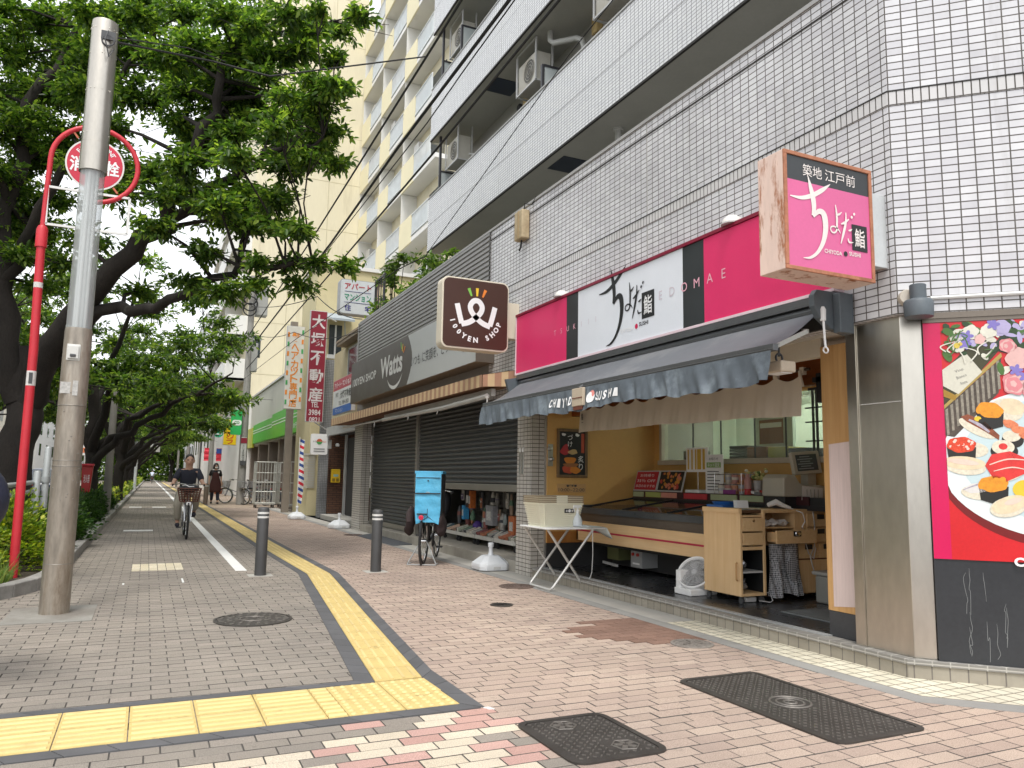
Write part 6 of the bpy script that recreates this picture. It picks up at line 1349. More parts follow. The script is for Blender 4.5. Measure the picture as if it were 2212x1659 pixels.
for i in range(30):
    y = 13.15-.105*i; w_, h_ = rs.uniform(.07, .14), rs.uniform(.16, .34); z1 = rs.choice([1.0, .98, .72, .66]); k = rs.randrange(len(gm)); j = rs.randrange(len(gm)); x = 5.28-rs.uniform(0, .12); b = MB()
    if rs.random() < .6:
        b.box(x-.015, x, y-w_/2, y+w_/2, z1-h_, z1, 0); b.box(x-.03, x-.015, y-w_*.36, y+w_*.36, z1-h_*.9, z1-h_*.35, 1); b.box(x-.032, x-.03, y-w_*.25, y+w_*.25, z1-h_*.6, z1-h_*.5, 2)
    else:
        b.lathe([(.012, 0), (w_*.3, -.06), (w_*.42, -h_*.6), (w_*.3, -h_), (.001, -h_)], (x-.03, y, z1), n=10, cap=False, mi=0); b.lathe([(w_*.36, -.1), (w_*.43, -h_*.55)], (x-.031, y, z1), n=10, cap=False, mi=1)
    b.tube([(x-.01, y, z1), (5.4, y, z1+.02)], .004, 5, mi=3); goods.append(tag(b.build('packet', [gm[k], gm[j], white_plastic, chrome]), 'small packet of household goods hanging on the rack under the shutter', 'packet', 'packets hanging on the racks'))
for i in range(26):
    y = 13.15-.118*i; x = rs.uniform(4.93, 5.15); k = rs.randrange(len(gm)); j = rs.randrange(len(gm)); a = rs.uniform(-.5, .5); b = MB(); u = Vector((math.cos(a), math.sin(a), .35)); v = Vector((-math.sin(a), math.cos(a), 0)); n_ = u.normalized().cross(v)
    L_ = rs.uniform(.14, .24); b.obox(Vector((x, y, .35)), u*L_, v*rs.uniform(.06, .11), n_*.05, 0); b.obox(Vector((x, y, .35))+n_*.0265, u*L_*.7, v*.05, n_*.003, 1)
    b.box(x-.02, x+.04, y-.03, y+.03, .286, .33, 0); tag(b.build('packet', [gm[k], gm[j]], bev=.008), 'packet lying on the lower rack shelf under the shutter', 'packet', 'packets on the lower rack shelves')
for (y, z, w_, h_, c_, l) in ((12.55, .86, .16, .3, '#2a2c30', 'dark hooded coat hanging at the far end of the racks'), (11.6, .62, .28, .32, '#8f8f92', 'grey patterned cushion pack in the middle of the racks'), (12.2, .5, .16, .16, '#48307a', 'purple ball shaped item on the rack'), (12.75, .62, .1, .24, '#3d8fc0', 'blue packet with white print on the rack'), (12.45, .85, .09, .3, '#c06a30', 'orange handled tool hanging on the rack'), (10.75, .5, .2, .3, '#b5683f', 'orange bagged goods on the rack near the pillar')):
    b = MB()
    if 'ball' in l: b.ell((5.12, y, z-.1), .09, .09, .1, 0, 14, 8)
    else: b.box(5.06, 5.16, y-w_/2, y+w_/2, z-h_/2, z+h_/2, 0); b.box(5.052, 5.06, y-w_*.3, y+w_*.3, z-h_*.25, z+h_*.2, 1)
    tag(b.build('household_item', [mat('item_'+c_[1:], c_, .7, var=.3, sc=20), mat('item_print', (.5, .5, .48), .6, var=.5, sc=40)], bev=.02), l, 'household item')
t = thing('backpack', 'black backpack hanging beside the blue delivery bag', 'backpack', (4.85, 13.3, .8)); b = MB(); b.ell((4.9, 13.3, .78), .13, .18, .26, 0, 14, 10); b.build('bag', mat('black_nylon', (.025, .025, .03), .6, var=.3), t, smooth=True); b = MB(); b.tube([(4.78, 13.25, .6), (4.74, 13.24, .8), (4.8, 13.26, 1.02)], .018, 6); b.tube([(4.9, 13.3, 1.02), (4.95, 13.35, 1.12), (5.0, 13.4, 1.2)], .012, 6); b.build('strap', black_rubber, t)
# ================================================================== the row of buildings farther along
stucco = mat('yellow_stucco', (.60, .53, .32), .85, var=.1, sc=1.2, fine=45, bm=.004, dirt=(.42, .37, .25), dth=(.58, .8))
yel_w = mat('yellow_render', (.71, .65, .48), .85, var=.07, sc=.4, fine=20, dirt=(.5, .44, .3), dscale=1.4, dth=(.52, .8), stretch=(1, 1, .12))
yel_l = mat('pale_yellow_panel', (.74, .68, .47), .8, var=.06, sc=.6); wht_w = mat('white_render', (.72, .715, .69), .8, var=.06, sc=.6, dirt=(.55, .54, .5), dscale=.8, dth=(.6, .8))
brk = mat_grid('brown_brick', '#4c3020', '#5d3c28', '#2b211a', .22, .065, .008, .8, .5, 2, .003, .2)
win_d = mat('window_glass_dark', (.045, .055, .06), .1, var=.3, sc=1, spec=.8)
# --- small office next to the shuttered shop
of = thing('office_building', 'small two storey office with brick entrance and sloping cornice next to the shutters', 'building', (4.8, 20, 0))
b = MB(); b.box(4.78, 10, 18.27, 22.6, 2.62, 4.78); b.build('upper_wall', mat('office_wall', (.5, .44, .28), .85, var=.1), of)
b = MB(); b.prism([(4.50, 18.3, 4.86), (4.50, 21.2, 4.86), (9, 21.2, 5.4), (9, 18.3, 5.4)], (0, 0, .06)); b.box(4.52, 5.0, 18.3, 21.18, 4.78, 4.855); b.build('cornice', mat('cornice_brown', (.27, .215, .15), .7, var=.15), of)
b = MB(); b.box(4.735, 4.79, 18.5, 20.6, 3.65, 4.62); w_ = b.build('window', win_d, of); b = MB()
for y in (18.48, 19.35, 20.58): b.box(4.72, 4.75, y, y+.05, 3.62, 4.66)
b.box(4.72, 4.75, 18.48, 20.63, 4.62, 4.67); b.box(4.72, 4.75, 18.48, 20.63, 3.6, 3.66); b.build('frame', light_grey, w_)
b = MB(); b.box(4.62, 9, 18.15, 22.8, -.02, .12); b.build('porch_step', conc_pale, of, bev=.01)
b = MB(); b.box(4.80, 5.9, 22.8, 22.95, .12, 2.62); b.build('brick_wall', brk, of)
b = MB(); b.box(5.1, 5.2, 18.2, 20.7, .12, .75); b.build('brick_wall', brk, of)
b = MB(); b.box(5.14, 5.17, 18.2, 20.7, .75, 2.5, 0); b.box(5.1, 5.14, 22.0, 22.2, .12, 2.62, 1); b.box(5.1, 5.15, 20.65, 20.72, .12, 2.62, 1); b.box(5.15, 5.19, 20.72, 22.0, .12, 2.3, 2); b.box(5.1, 5.2, 18.2, 22.8, 2.4, 2.62, 2); b.build('shop_front', [win_d, grey_metal, dark_void], of)
b = MB()
for k, (y, z) in enumerate(((19.2, 1.9), (19.2, 1.5), (19.2, 1.1), (19.9, 1.9), (19.9, 1.5), (19.9, 1.1))): b.box(5.132, 5.139, y, y+.5, z-.16, z+.14)
b.build('window_notice', white_plastic, of)
b = MB(); b.box(4.6, 4.72, 18.2, 22.4, 2.36, 2.60); b.build('sign_panel', mat('panel_pale', (.42, .43, .42), .6), of)
b = MB(); b.box(4.60, 4.93, 23.1, 23.42, 0, 4.7); b.build('corner_post', mat_grid('grey_mosaic', '#8f9193', '#9c9d9e', '#6a6b6c', .05, .05, .005, .5, 0, 2, .001), of)
b = MB(); b.box(4.93, 6.2, 22.96, 24.4, 0, 2.62); b.build('side_wall', mat('side_wall_grey', (.3, .29, .27), .8), of)
t = thing('yellow_box', 'bright yellow wall box beside the brick entrance of the office', 'box', (4.99, 22.75, 1.03)); ybm = mat('bright_yellow', (.72, .46, .01), .4)
b = MB(); b.box(4.86, 5.12, 22.68, 22.797, 1.03, 1.42); b.build('casing', ybm, t, bev=.02); b = MB(); b.box(4.92, 5.06, 22.672, 22.68, 1.2, 1.27, 0); b.box(4.89, 4.97, 22.672, 22.68, 1.06, 1.15, 1); b.box(5.0, 5.08, 22.672, 22.68, 1.06, 1.15, 1); b.build('label', [mat('pale_teal', (.3, .5, .45), .5), mat('mustard_dark', (.25, .16, .01), .5)], t)
b = MB(); b.lathe([(.05, 0), (.06, .05), (.03, .09)], (4.98, 22.6, 2.08), n=12); tag(b.build('porch_lamp', white_plastic, smooth=True), 'small white lamp hanging in the brick porch', 'lamp')
# stucco building behind with blue canopy window
sb = thing('stucco_building', 'yellow stucco building with a canopied window behind the crimson sign', 'building', (5.5, 25, 0))
b = MB(); b.box(4.5, 9.6, 24.4, 26.9, 0, 7.9); b.build('wall', stucco, sb); b = MB(); b.box(4.44, 9.7, 24.32, 26.95, 7.9, 8.02); b.build('coping', wht_w, sb)
b = MB(); b.box(4.95, 5.35, 24.36, 24.41, 5.05, 6.02); w_ = b.build('window', win_d, sb); b = MB(); b.box(5.12, 5.17, 24.33, 24.36, 5.05, 6.02); b.box(4.9, 5.4, 24.3, 24.41, 4.93, 5.05); b.build('frame', white_paint, w_)
b = MB(); b.prism([(4.6, 24.38, 6.25), (4.6, 23.7, 6.05), (4.6, 23.7, 6.12), (4.6, 24.38, 6.4)], (1.0, 0, 0)); b.beam((5.3, 23.8, 6.05), (5.5, 24.4, 5.2), .03, .03); b.build('canopy', mat('canopy_grey', (.33, .38, .42), .5), sb)
b = MB(); b.box(4.75, 5.5, 24.2, 24.4, 3.2, 4.75, 0)
for k in range(12): b.box(4.75+.062*k, 4.765+.062*k, 24.185, 24.2, 3.2, 4.75, 0)
b.build('louvre', mat('louvre_grey', (.36, .37, .38), .5), sb)
b = MB()
for z in np.arange(.85, 1.85, .05): b.box(4.32, 4.70, 24.36, 24.39, z, z+.035)
b.box(4.3, 4.72, 24.34, 24.4, 1.85, 1.9); b.build('shutter', mat('cream_slat', (.55, .53, .46), .6), sb)
b = MB(); b.box(4.08, 4.3, 26.4, 26.62, 0, 6.4); b.build('brown_post', mat('post_brown_grey', (.22, .19, .16), .6), sb)
# --- signs on this stretch
def vsign(name, x0, x1, y, z0, z1, m_face, label, chars, m_txt, th=.12, tops=None):
    t = thing(name, label, 'shop sign', ((x0+x1)/2, y, z0)); b = MB(); b.box(x0, x1, y, y+th, z0, z1); b.build('box', light_grey, t, bev=.01)
    b = MB(); b.box(x0+.02, x1-.02, y-.006, y, z0+.02, z1-.02); b.build('face', m_face, t); b = MB()
    for s_, zc, h, w_ in chars: b.text(s_, ((x0+x1)/2, y-.01, zc), X_, Z_, h=h, w=w_, mi=0, bold=.02)
    b.build('lettering', m_txt, t); return t
dkr = mat('sign_crimson', (.24, .016, .035), .4, var=.08)
x0, x1, y = 4.02, 4.52, 22.6
vsign('vertical_sign', x0, x1, y, 2.76, 6.05, dkr, 'tall narrow crimson sign with white characters and a telephone number', [(c, 5.72-.54*i, .42, .40) for i, c in enumerate('大塚不動産')]+[('TEL', 3.27, .16, .22), ('3984', 3.04, .17, .34), ('0821', 2.83, .15, .3)], mat('lettering_greywhite', (.62, .58, .58), .5))
b = MB(); b.tube([(4.3, 22.62, 2.75), (4.9, 22.9, 2.45)], .02, 6); b.tube([(4.52, 22.65, 5.9), (4.9, 23.2, 5.9)], .02, 6); tag(b.build('sign_bracket', light_grey), 'steel stay holding the crimson sign', 'bracket')
t = vsign('vertical_sign', 3.74, 4.30, 25, 3.30, 5.98, mat('sign_offwhite', (.66, .65, .6), .45), 'white vertical sign with orange characters and dashed green orange border', [(c, z, .26, .24) for c, z in zip('ヘアカット専門店', (5.28, 5.02, 4.74, 4.5, 4.28, 4.02, 3.76, 3.5))]+[('髪', 5.62, .3, .26)], mat('orange_letter', (.75, .25, .02), .5))
b = MB()
for k in range(8):
    for j, x in enumerate((3.77, 4.21)): b.box(x, x+.06, 24.986, 24.992, 3.45+.31*k+.1*j, 3.60+.31*k+.1*j, (k+j) % 2)
b.build('border_dash', [mat('dash_green', (.06, .35, .1), .5), MATS['orange_letter']], t)
t = thing('small_sign', 'small white rounded sign with a sunrise mark under the crimson sign', 'shop sign', (4.4, 22.4, 1.8)); b = MB(); b.prism(rrect(4.16, 4.63, 1.82, 2.41, .05, 22.3), (0, .12, 0)); b.build('box', white_plastic, t)
b = MB(); P = [(4.395+.08*math.cos(a), 22.292, 2.19+.08*math.sin(a)) for a in np.linspace(0, math.pi, 12)]; b.poly(P, 0); P = [(4.395+.08*math.cos(a), 22.292, 2.185+.075*math.sin(a)) for a in np.linspace(math.pi, 2*math.pi, 12)]; b.poly(P, 1)
for zz in (1.97, 1.9): b.box(4.24, 4.55, 22.29, 22.296, zz, zz+.025, 2)
b.text('HS', (4.27, 22.292, 2.19), X_, Z_, w=.1, h=.05, mi=2); b.text('SO', (4.53, 22.292, 2.19), X_, Z_, w=.1, h=.05, mi=0); b.build('lettering', [mat('mark_red', (.6, .12, .05), .5), mat('mark_green', (.08, .35, .1), .5), mat('mark_grey', (.25, .25, .25), .5)], t)
b = MB(); b.box(4.62, 4.75, 22.33, 22.4, 2.0, 2.25); b.build('wall_mount', light_grey, t)
t = thing('roof_sign', 'white rounded box sign with red, green and navy lines above the corrugated wall', 'shop sign', (4.6, 19.5, 5.38)); b = MB(); P = rrect(4.18, 5.13, 5.38, 6.30, .08, 19.5); b.prism(P, (0, .28, 0)); b.build('box', mat('sign_box_grey', (.36, .37, .38), .5), t)
b = MB(); b.prism(rrect(4.2, 5.11, 5.40, 6.28, .07, 19.49), (0, .01, 0)); b.build('face', mat('sign_face_white', (.62, .66, .68), .4), t)
b = MB(); b.text('アパート', (4.65, 19.483, 6.12), X_, Z_, w=.7, h=.17, mi=0, bold=.02); b.text('マンション', (4.65, 19.483, 5.83), X_, Z_, w=.7, h=.18, mi=1, bold=.02); b.text('住', (4.40, 19.483, 5.55), X_, Z_, h=.17, mi=2, bold=.02); b.text('宅', (4.93, 19.483, 5.55), X_, Z_, h=.17, mi=2, bold=.02); b.box(4.3, 5.0, 19.482, 19.486, 5.975, 5.985, 2); b.box(4.3, 5.0, 19.482, 19.486, 5.685, 5.695, 2)
b.build('lettering', [mat('letter_red', (.45, .03, .05), .5), mat('letter_green', (.02, .28, .16), .5), mat('letter_navy', (.03, .03, .2), .5)], t)
b = MB(); b.box(5.16, 5.24, 19.56, 19.64, 4.8, 6.3, 0); b.box(5.1, 5.35, 19.5, 19.7, 6.25, 6.33, 0); b.box(4.9, 5.2, 19.58, 19.62, 5.5, 5.56, 0); b.build('post', mat('rusty_post', (.35, .26, .2), .6, var=.3), t)
t = thing('wall_sign', 'red, white and blue property sign on the office wall above the striped valance', 'shop sign', (4.3, 19.3, 2.79)); b = MB(); b.box(4.32, 4.42, 18.3, 20.35, 2.79, 3.70); b.build('box', light_grey, t)
b = MB(); b.box(4.314, 4.32, 18.31, 20.34, 3.42, 3.69, 0); b.box(4.314, 4.32, 18.31, 20.34, 2.98, 3.42, 1); b.box(4.314, 4.32, 18.31, 20.34, 2.80, 2.98, 2); b.build('face', [mat('band_red', (.42, .02, .05), .4), mat('band_white', (.6, .61, .6), .4), mat('band_blue', (.03, .12, .4), .4)], t)
b = MB(); b.text('アパート・マンション', (4.31, 19.3, 3.55), mY, Z_, w=1.8, h=.15, mi=0, bold=.02); b.text('大塚不動産', (4.31, 18.95, 3.26), mY, Z_, w=1.15, h=.2, mi=1, bold=.02); b.text('株式', (4.31, 19.9, 3.3), mY, Z_, w=.3, h=.12, mi=1); b.text('TEL 3984-0821', (4.31, 19.1, 3.06), mY, Z_, w=1.1, h=.1, mi=1); b.text('マンション', (4.31, 19.6, 2.89), mY, Z_, w=.8, h=.1, mi=0); b.build('lettering', [wht, dark_grey], t)
b = MB(); b.tube([(3.88, 22.4, .3), (3.86, 22.4, 2.3)], .012, 8); t = thing('flag_banner', 'barber striped flag banner on a pole in a white base', 'flag', (3.88, 22.4, .3)); b.build('pole', white_paint, t)
b = MB(); n, m_ = 24, 6; V = []
for i in range(n+1):
    for j in range(m_+1): s_, q = i/n, j/m_; V.append((3.875+.13*q*(1-.2*math.sin(7*s_)), 22.395+.03*math.sin(6*s_+3*q), 2.25-1.8*s_-.03*q))
b.add(V, [(i*(m_+1)+j, i*(m_+1)+j+1, (i+1)*(m_+1)+j+1, (i+1)*(m_+1)+j) for i in range(n) for j in range(m_)])
m, tt, bs = new_mat('barber_stripe'); uvn = tt.new('ShaderNodeTexCoord').outputs['Object']; sp = tt.new('ShaderNodeSeparateXYZ'); tt.link(uvn, sp.inputs[0]); ph = tt.math('FRACT', tt.math('DIVIDE', tt.math('ADD', sp.outputs[2], tt.math('MULTIPLY', sp.outputs[0], .5)), .34)); r_ = tt.new('ShaderNodeValToRGB'); r_.color_ramp.interpolation = 'CONSTANT'; e = r_.color_ramp.elements; e[0].color = (.6, .02, .04, 1); e[1].position = .25; e[1].color = (.7, .7, .7, 1)
for p_, c_ in ((.5, (.03, .07, .25, 1)), (.75, (.7, .7, .7, 1))): k = e.new(p_); k.color = c_
tt.link(ph, r_.inputs[0]); tt.link(r_.outputs[0], bs.inputs['Base Color']); bs.inputs['Roughness'].default_value = .8; b.build('fabric', m, t, smooth=True)
# --- green convenience store
gs = thing('store_building', 'single storey store with pale metal upper wall and bright green sign band', 'building', (4.9, 35, 0))
b = MB(); b.box(4.82, 10, 27.0, 43.0, 2.7, 5.25); b.build('upper_wall', mat('store_cladding', (.45, .45, .39), .6, var=.1, sc=.5, stretch=(1, 8, 1)), gs); b = MB(); b.box(4.75, 10, 27.0, 43.0, 5.25, 5.33); b.build('coping', light_grey, gs)
b = MB(); b.box(5.3, 5.4, 27.0, 43.0, 0, 2.7, 0); b.box(5.28, 5.3, 28.5, 41, .3, 2.4, 1); b.build('shop_front', [dark_void, win_d], gs)
for y in (27.1, 30.0, 33, 36, 39.5, 42.6): MB().box(4.88, 5.28, y, y+.4, 0, 2.7).build('column', mat('store_column', (.2, .16, .13), .6), gs)
t = thing('store_sign', 'long bright green sign band with white stripes on the store front', 'shop sign', (4.7, 33, 2.75)); grn = mat('sign_green', (.07, .42, .03), .35, var=.06); b = MB(); b.box(4.66, 4.82, 27.5, 34.0, 2.75, 3.78); b.box(4.72, 4.82, 34.0, 41, 2.78, 3.7); b.build('box', grn, t)
b = MB()
for z in (3.3, 3.42): b.box(4.653, 4.66, 27.55, 34.0, z, z+.03); b.box(4.713, 4.72, 34.0, 41, z-.03, z)
b.text('100円', (4.65, 28.2, 3.0), mY, Z_, w=.8, h=.2); b.build('stripe', white_paint, t)
t = thing('store_sign', 'yellow green end section of the store sign band', 'shop sign', (4.7, 42, 2.6)); b = MB(); b.box(4.7, 4.82, 41.0, 43.2, 2.6, 3.6); b.build('box', mat('sign_lime', (.42, .42, .04), .4), t)
# --- big yellow apartment block
ya = thing('apartment_building', 'tall cream yellow apartment block with rows of balconies', 'building', (8, 44, 0))
b = MB(); b.box(4.35, 10.2, 43.0, 60, 5.2, 31); b.box(10.9, 20, 29.5, 43, 3, 31); b.build('wall', yel_w, ya); b = MB(); b.box(4.4, 10.1, 43.05, 60, 0, 5.2); b.build('base_wall', wht_w, ya)
b = MB()
for z in np.arange(6.6, 30, 2.85): b.box(4.36, 10.19, 42.992, 43.0, z, z+.03)
for x in (6.3, 8.3): b.box(x, x+.03, 42.99, 43.0, 5.2, 31)
b.build('joint_line', mat('joint_line', (.5, .45, .3), .8), ya)
rail_m = mat('balcony_rail', (.6, .63, .64), .5); blu = mat('rail_panel', (.42, .5, .55), .5, var=.25, sc=.9)
for fl in range(8):
    z = 6.3+2.86*fl
    b = MB(); b.box(10.1, 10.95, 29.6, 42.9, z-.18, z+.02); sl_ = b.build('balcony_slab', wht_w, ya)
    for k in range(3):
        y0 = 30.3+4.2*k
        b = MB(); b.box(10.08, 10.14, y0+2.35, y0+4.2, z-.2, z+1.12); b.build('parapet', yel_l, sl_)
        b = MB(); b.box(10.08, 10.13, y0, y0+2.35, z+1.05, z+1.1); b.box(10.08, 10.13, y0, y0+2.35, z+.1, z+.15)
        for q in range(17): b.box(10.09, 10.12, y0+.14*q, y0+.14*q+.035, z+.1, z+1.05)
        b.build('railing', rail_m, sl_)
        b = MB(); b.box(10.16, 10.17, y0+.1, y0+2.3, z+.12, z+(.95 if (k+fl) % 3 else .5)); b.build('rail_screen', blu, sl_)
        b = MB(); b.box(10.86, 10.9, y0+.4, y0+2.2, z+.05, z+2.1); b.build('window', win_d, sl_); b = MB(); b.box(10.12, 10.9, y0+4.15, y0+4.2, z, z+2.66); b.build('partition', white_paint, sl_)
        b = MB(); b.box(10.4, 10.75, y0+2.6, y0+3.3, z+.02+(1.3 if k == fl % 3 else 0), z+.6+(1.3 if k == fl % 3 else 0)); b.build('cooling_unit', light_grey, sl_)
# street side balconies of the near wing
for fl in range(5):
    z = 6.35+2.35*fl
    b = MB(); b.box(3.35, 4.4, 43.1, 58, z-.15, z); sl_ = b.build('balcony_slab', wht_w, ya); b = MB(); b.box(3.33, 3.4, 43.1, 58, z-.16, z+1.05); b.box(3.4, 4.35, 43.1, 43.2, z-.16, z+1.05); b.build('parapet', wht_w, sl_)
    b = MB()
    for y in (46.5, 50.2, 54): b.box(3.45, 4.35, y, y+.1, z, z+2.2)
    b.build('partition', wht_w, sl_)
b = MB()
for x, z, w_, h in ((4.65, 10.05, .42, .85), (4.65, 7.5, .42, 1.2)): b.box(x, x+w_, 42.985, 43.02, z, z+h)
b.build('window', win_d, ya)
b = MB()
for k, (x, z) in enumerate(((6.0, 17.2), (6.3, 14.3), (7.2, 11.5), (5.6, 20))): b.lathe([(.14, 0), (.14, .1), (.08, .16)], (x, 43.0, z), ax=(0, -1, 0), n=12)
b.build('vent_cap', white_paint, ya)
# --- farther buildings on the right
def block(name, label, x0, x1, y0, y1, h, m_, wins=None, base=0):
    t = thing(name, label, 'building', ((x0+x1)/2, (y0+y1)/2, 0)); b = MB(); b.box(x0, x1, y0, y1, base, h); b.build('wall', m_, t)
    if wins:
        face, cols_, rows, ww, hh, wm = wins; b = MB()
        for r_ in range(rows):
            for c_ in range(cols_):
                z = 3.0+r_*(h-3.2)/rows
                if face == 'y': a = x0+(c_+.5)*(x1-x0)/cols_; b.box(a-ww/2, a+ww/2, y0-.02, y0+.02, z, z+hh)
                elif face == '-x': a = y0+(c_+.5)*(y1-y0)/cols_; b.box(x0-.02, x0+.02, a-ww/2, a+ww/2, z, z+hh)
                else: a = y0+(c_+.5)*(y1-y0)/cols_; b.box(x1-.02, x1+.02, a-ww/2, a+ww/2, z, z+hh)
        b.build('window', wm, t)
    b = MB(); b.box(x0-.1, x1+.1, y0-.1, y1+.1, h, h+.2); b.build('roof', light_grey, t); return t
block('shop_building', 'white shop building with red banners beyond the yellow apartment block', 4.0, 14, 60.5, 84, 9, wht_w, ('-x', 6, 2, 1.6, 1.4, win_d))
block('office_tower', 'pale distant tower block at the end of the right side', 4.6, 14, 86, 120, 18, mat('pale_grey_wall', (.55, .57, .58), .8), ('-x', 7, 5, 2.2, 1.5, win_d))
bl_ = mat('sign_blue', (.03, .08, .32), .4); t = vsign('vertical_sign', 4.05, 4.75, 60.0, 4.9, 10.2, bl_, 'tall dark blue sign on the white shop building in the distance', [('薬', 9.2, .5, .5), ('局', 8.4, .5, .5)], wht, .15)
t = vsign('vertical_sign', 3.06, 3.66, 38, 2.57, 3.78, mat('sign_yellow', (.80, .55, .01), .4), 'yellow sign with red characters behind the utility pole', [('力', 3.05, .3, .34), ('ラ', 2.75, .26, .3), ('オケ', 3.45, .2, .3)], mat('letter_red2', (.55, .03, .02), .5))
t = thing('pole_sign', 'green rounded sign with white letters on the utility pole', 'shop sign', (3.15, 33.3, 2.85)); b = MB(); b.prism(rrect(2.95, 3.37, 2.83, 3.86, .06, 33.3), (0, .1, 0)); b.build('box', mat('sign_green2', (.03, .42, .1), .4), t); b = MB(); b.prism(rrect(3.0, 3.36, 3.22, 3.44, .09, 33.292), (0, .006, 0), 0); b.text('CO', (3.18, 33.288, 3.33), X_, Z_, w=.2, h=.12, mi=1, bold=.05); b.build('lettering', [wht, MATS['mark_green']], t)
t = thing('round_sign', 'round green sign hanging in the distance past the yellow sign', 'shop sign', (3.65, 50, 3.5)); b = MB(); b.lathe([(.3, -.05), (.3, .05)], (3.75, 50, 3.75), ax=(0, -1, 0), n=24, mi=0); b.box(3.55, 3.95, 49.93, 49.95, 3.62, 3.68, 1); b.tube([(3.75, 50, 3.75), (4.4, 50, 3.75)], .03, 6, 1); b.build('disc', [mat('disc_green', (.02, .4, .2), .4), wht], t)
for x, l in ((3.3, 'red banner hanging in front of the distant white shop, left one'), (4.05, 'red banner with dark top in front of the distant white shop, right one')):
    t = thing('banner', l, 'banner', (x+.2, 55, 2)); b = MB(); P = [(x+.03*math.sin(k*1.3), 55+.03*math.sin(k*2), 2.95-.85*k/8) for k in range(9)]; b.add(P+[(p[0]+.42, p[1]+.02, p[2]) for p in P], [(i, i+9, i+10, i+1) for i in range(8)]); o_ = b.build('fabric', mat('banner_red', (.65, .03, .06), .6), t); o_.modifiers.new('t', 'SOLIDIFY').thickness = .01; b = MB(); b.tube([(x, 55, .0), (x, 55, 3.05)], .02, 6); b.build('pole', white_paint, t)
    if x > 4: b = MB(); b.box(x+.02, x+.42, 54.96, 54.975, 2.6, 2.92); b.build('print', bl_, t)
# --- utility poles
cpole = mat('concrete_pole', (.27, .26, .24), .8, var=.15, sc=3, fine=60)
def upole(x, y, h, r0, r1, label, extra=True):
    t = thing('utility_pole', label, 'utility pole', (x, y, 0)); b = MB(); b.lathe([(r0, 0), (r1, h)], (x, y, 0), n=20); b.build('pole', cpole, t, smooth=True); return t
t = upole(3.52, 33.6, 9.6, .17, .115, 'near concrete utility pole with transformer boxes and a curved lamp arm')
tb = mat('pole_box', (.3, .3, .28), .6)
b = MB(); b.box(3.68, 4.15, 33.4, 33.9, 7.9, 9.1); b.build('transformer', tb, t, bev=.03); b = MB(); b.box(3.60, 3.85, 33.4, 33.7, 5.5, 6.7); b.build('switch_box', tb, t, bev=.02)
b = MB()
for z, r_ in ((8.6, .28), (8.35, .3), (8.1, .26)): b.torus((3.42, 33.35, z), r_, .028, (.3, 1, .2), 20, 6)
b.build('cable_coil', black_rubber, t)
b = MB(); b.beam((2.9, 33.6, 9.2), (4.2, 33.6, 9.2), .08, .08); b.beam((3.0, 33.6, 6.9), (4.0, 33.6, 6.9), .07, .07); b.build('cross_arm', grey_metal, t)
b = MB(); b.tube([(3.37, 33.5, 3.6), (3.34, 33.5, 3.95), (3.2, 33.5, 4.3), (2.95, 33.5, 4.48), (2.6, 33.5, 4.55)], .03, 8); b.ell((2.5, 33.5, 4.53), .16, .08, .05, 0, 12, 6); b.build('lamp_arm', dark_grey, t, smooth=True)
b = MB(); b.box(3.40, 3.62, 33.38, 33.40, 1.75, 2.75, 0); b.box(3.39, 3.63, 33.37, 33.378, 2.5, 2.72, 1); b.box(3.40, 3.62, 33.37, 33.378, 1.6, 1.78, 2)
for k, c_ in enumerate('としま区東池袋'): b.text(c_, (3.51, 33.374, 2.40-.1*k), X_, Z_, h=.085, mi=2)
b.build('address_plate', [mat('plate_grey', (.45, .45, .43), .5), dkr, dark_grey], t)
upole(3.42, 50, 9, .15, .11, 'second concrete utility pole beyond the yellow sign')
upole(3.9, 70, 10, .16, .12, 'distant utility pole with a lamp arm near the red banners'); upole(3.05, 72, 10, .14, .1, 'thin distant utility pole left of the lamp arm pole'); upole(2.5, 78, 10, .1, .08, 'thinnest pale distant pole in front of the far trees')
t = upole(-1.0, 25, 3.7, .115, .085, 'square topped concrete post rising out of the planting between the trees')
t = thing('street_lamp', 'distant curved street lamp arm over the walkway', 'street lamp', (3.6, 66, 0)); b = MB(); b.tube([(3.7, 66, 0), (3.7, 66, 4.2), (3.5, 66, 4.7), (3.0, 66, 4.9), (2.6, 66, 4.9)], .05, 8); b.build('arm', dark_grey, t, smooth=True)
# --- overhead cables
def cable(pts, r_, label, sag=0.):
    P = [Vector(p) for p in pts]; Q = []
    for i in range(len(P)-1):
        for k in range(10):
            u_ = k/10; q = P[i].lerp(P[i+1], u_); q.z -= sag*4*u_*(1-u_); Q.append(q)
    Q.append(P[-1]); tag(MB().tube(Q, r_, 6).build('overhead_cable', black_rubber), label, 'cable')
cable([(3.45, 33.6, 7.0), (3.45, 19, 7.33), (3.5, 10.5, 7.74), (3.5, -8, 8.6)], .020, 'thick black overhead cable, topmost of those along the street')
cable([(3.45, 33.6, 6.3), (3.5, 17.5, 6.59), (3.5, 12.3, 6.8), (3.5, 7.7, 6.84), (3.5, -8, 7.1)], .026, 'thickest black overhead cable crossing the balconies')
cable([(3.5, 20, 6.5), (3.5, 10.7, 6.58), (3.5, 9.15, 6.68), (3.5, 7.6, 6.75), (3.5, -8, 7.0)], .010, 'thin wavy cable running just under the thickest cable')
cable([(3.45, 33.6, 5.6), (3.5, 18.6, 5.82), (3.5, 10.25, 5.97), (3.5, 6.5, 6.1), (3.5, -8, 6.5)], .017, 'black overhead cable passing in front of the middle balcony')
cable([(3.4, 33.6, 5.2), (3.5, 22, 5.0), (3.5, 12, 4.6), (3.5, 10.5, 4.45)], .008, 'thin wire in front of the parapet plants')
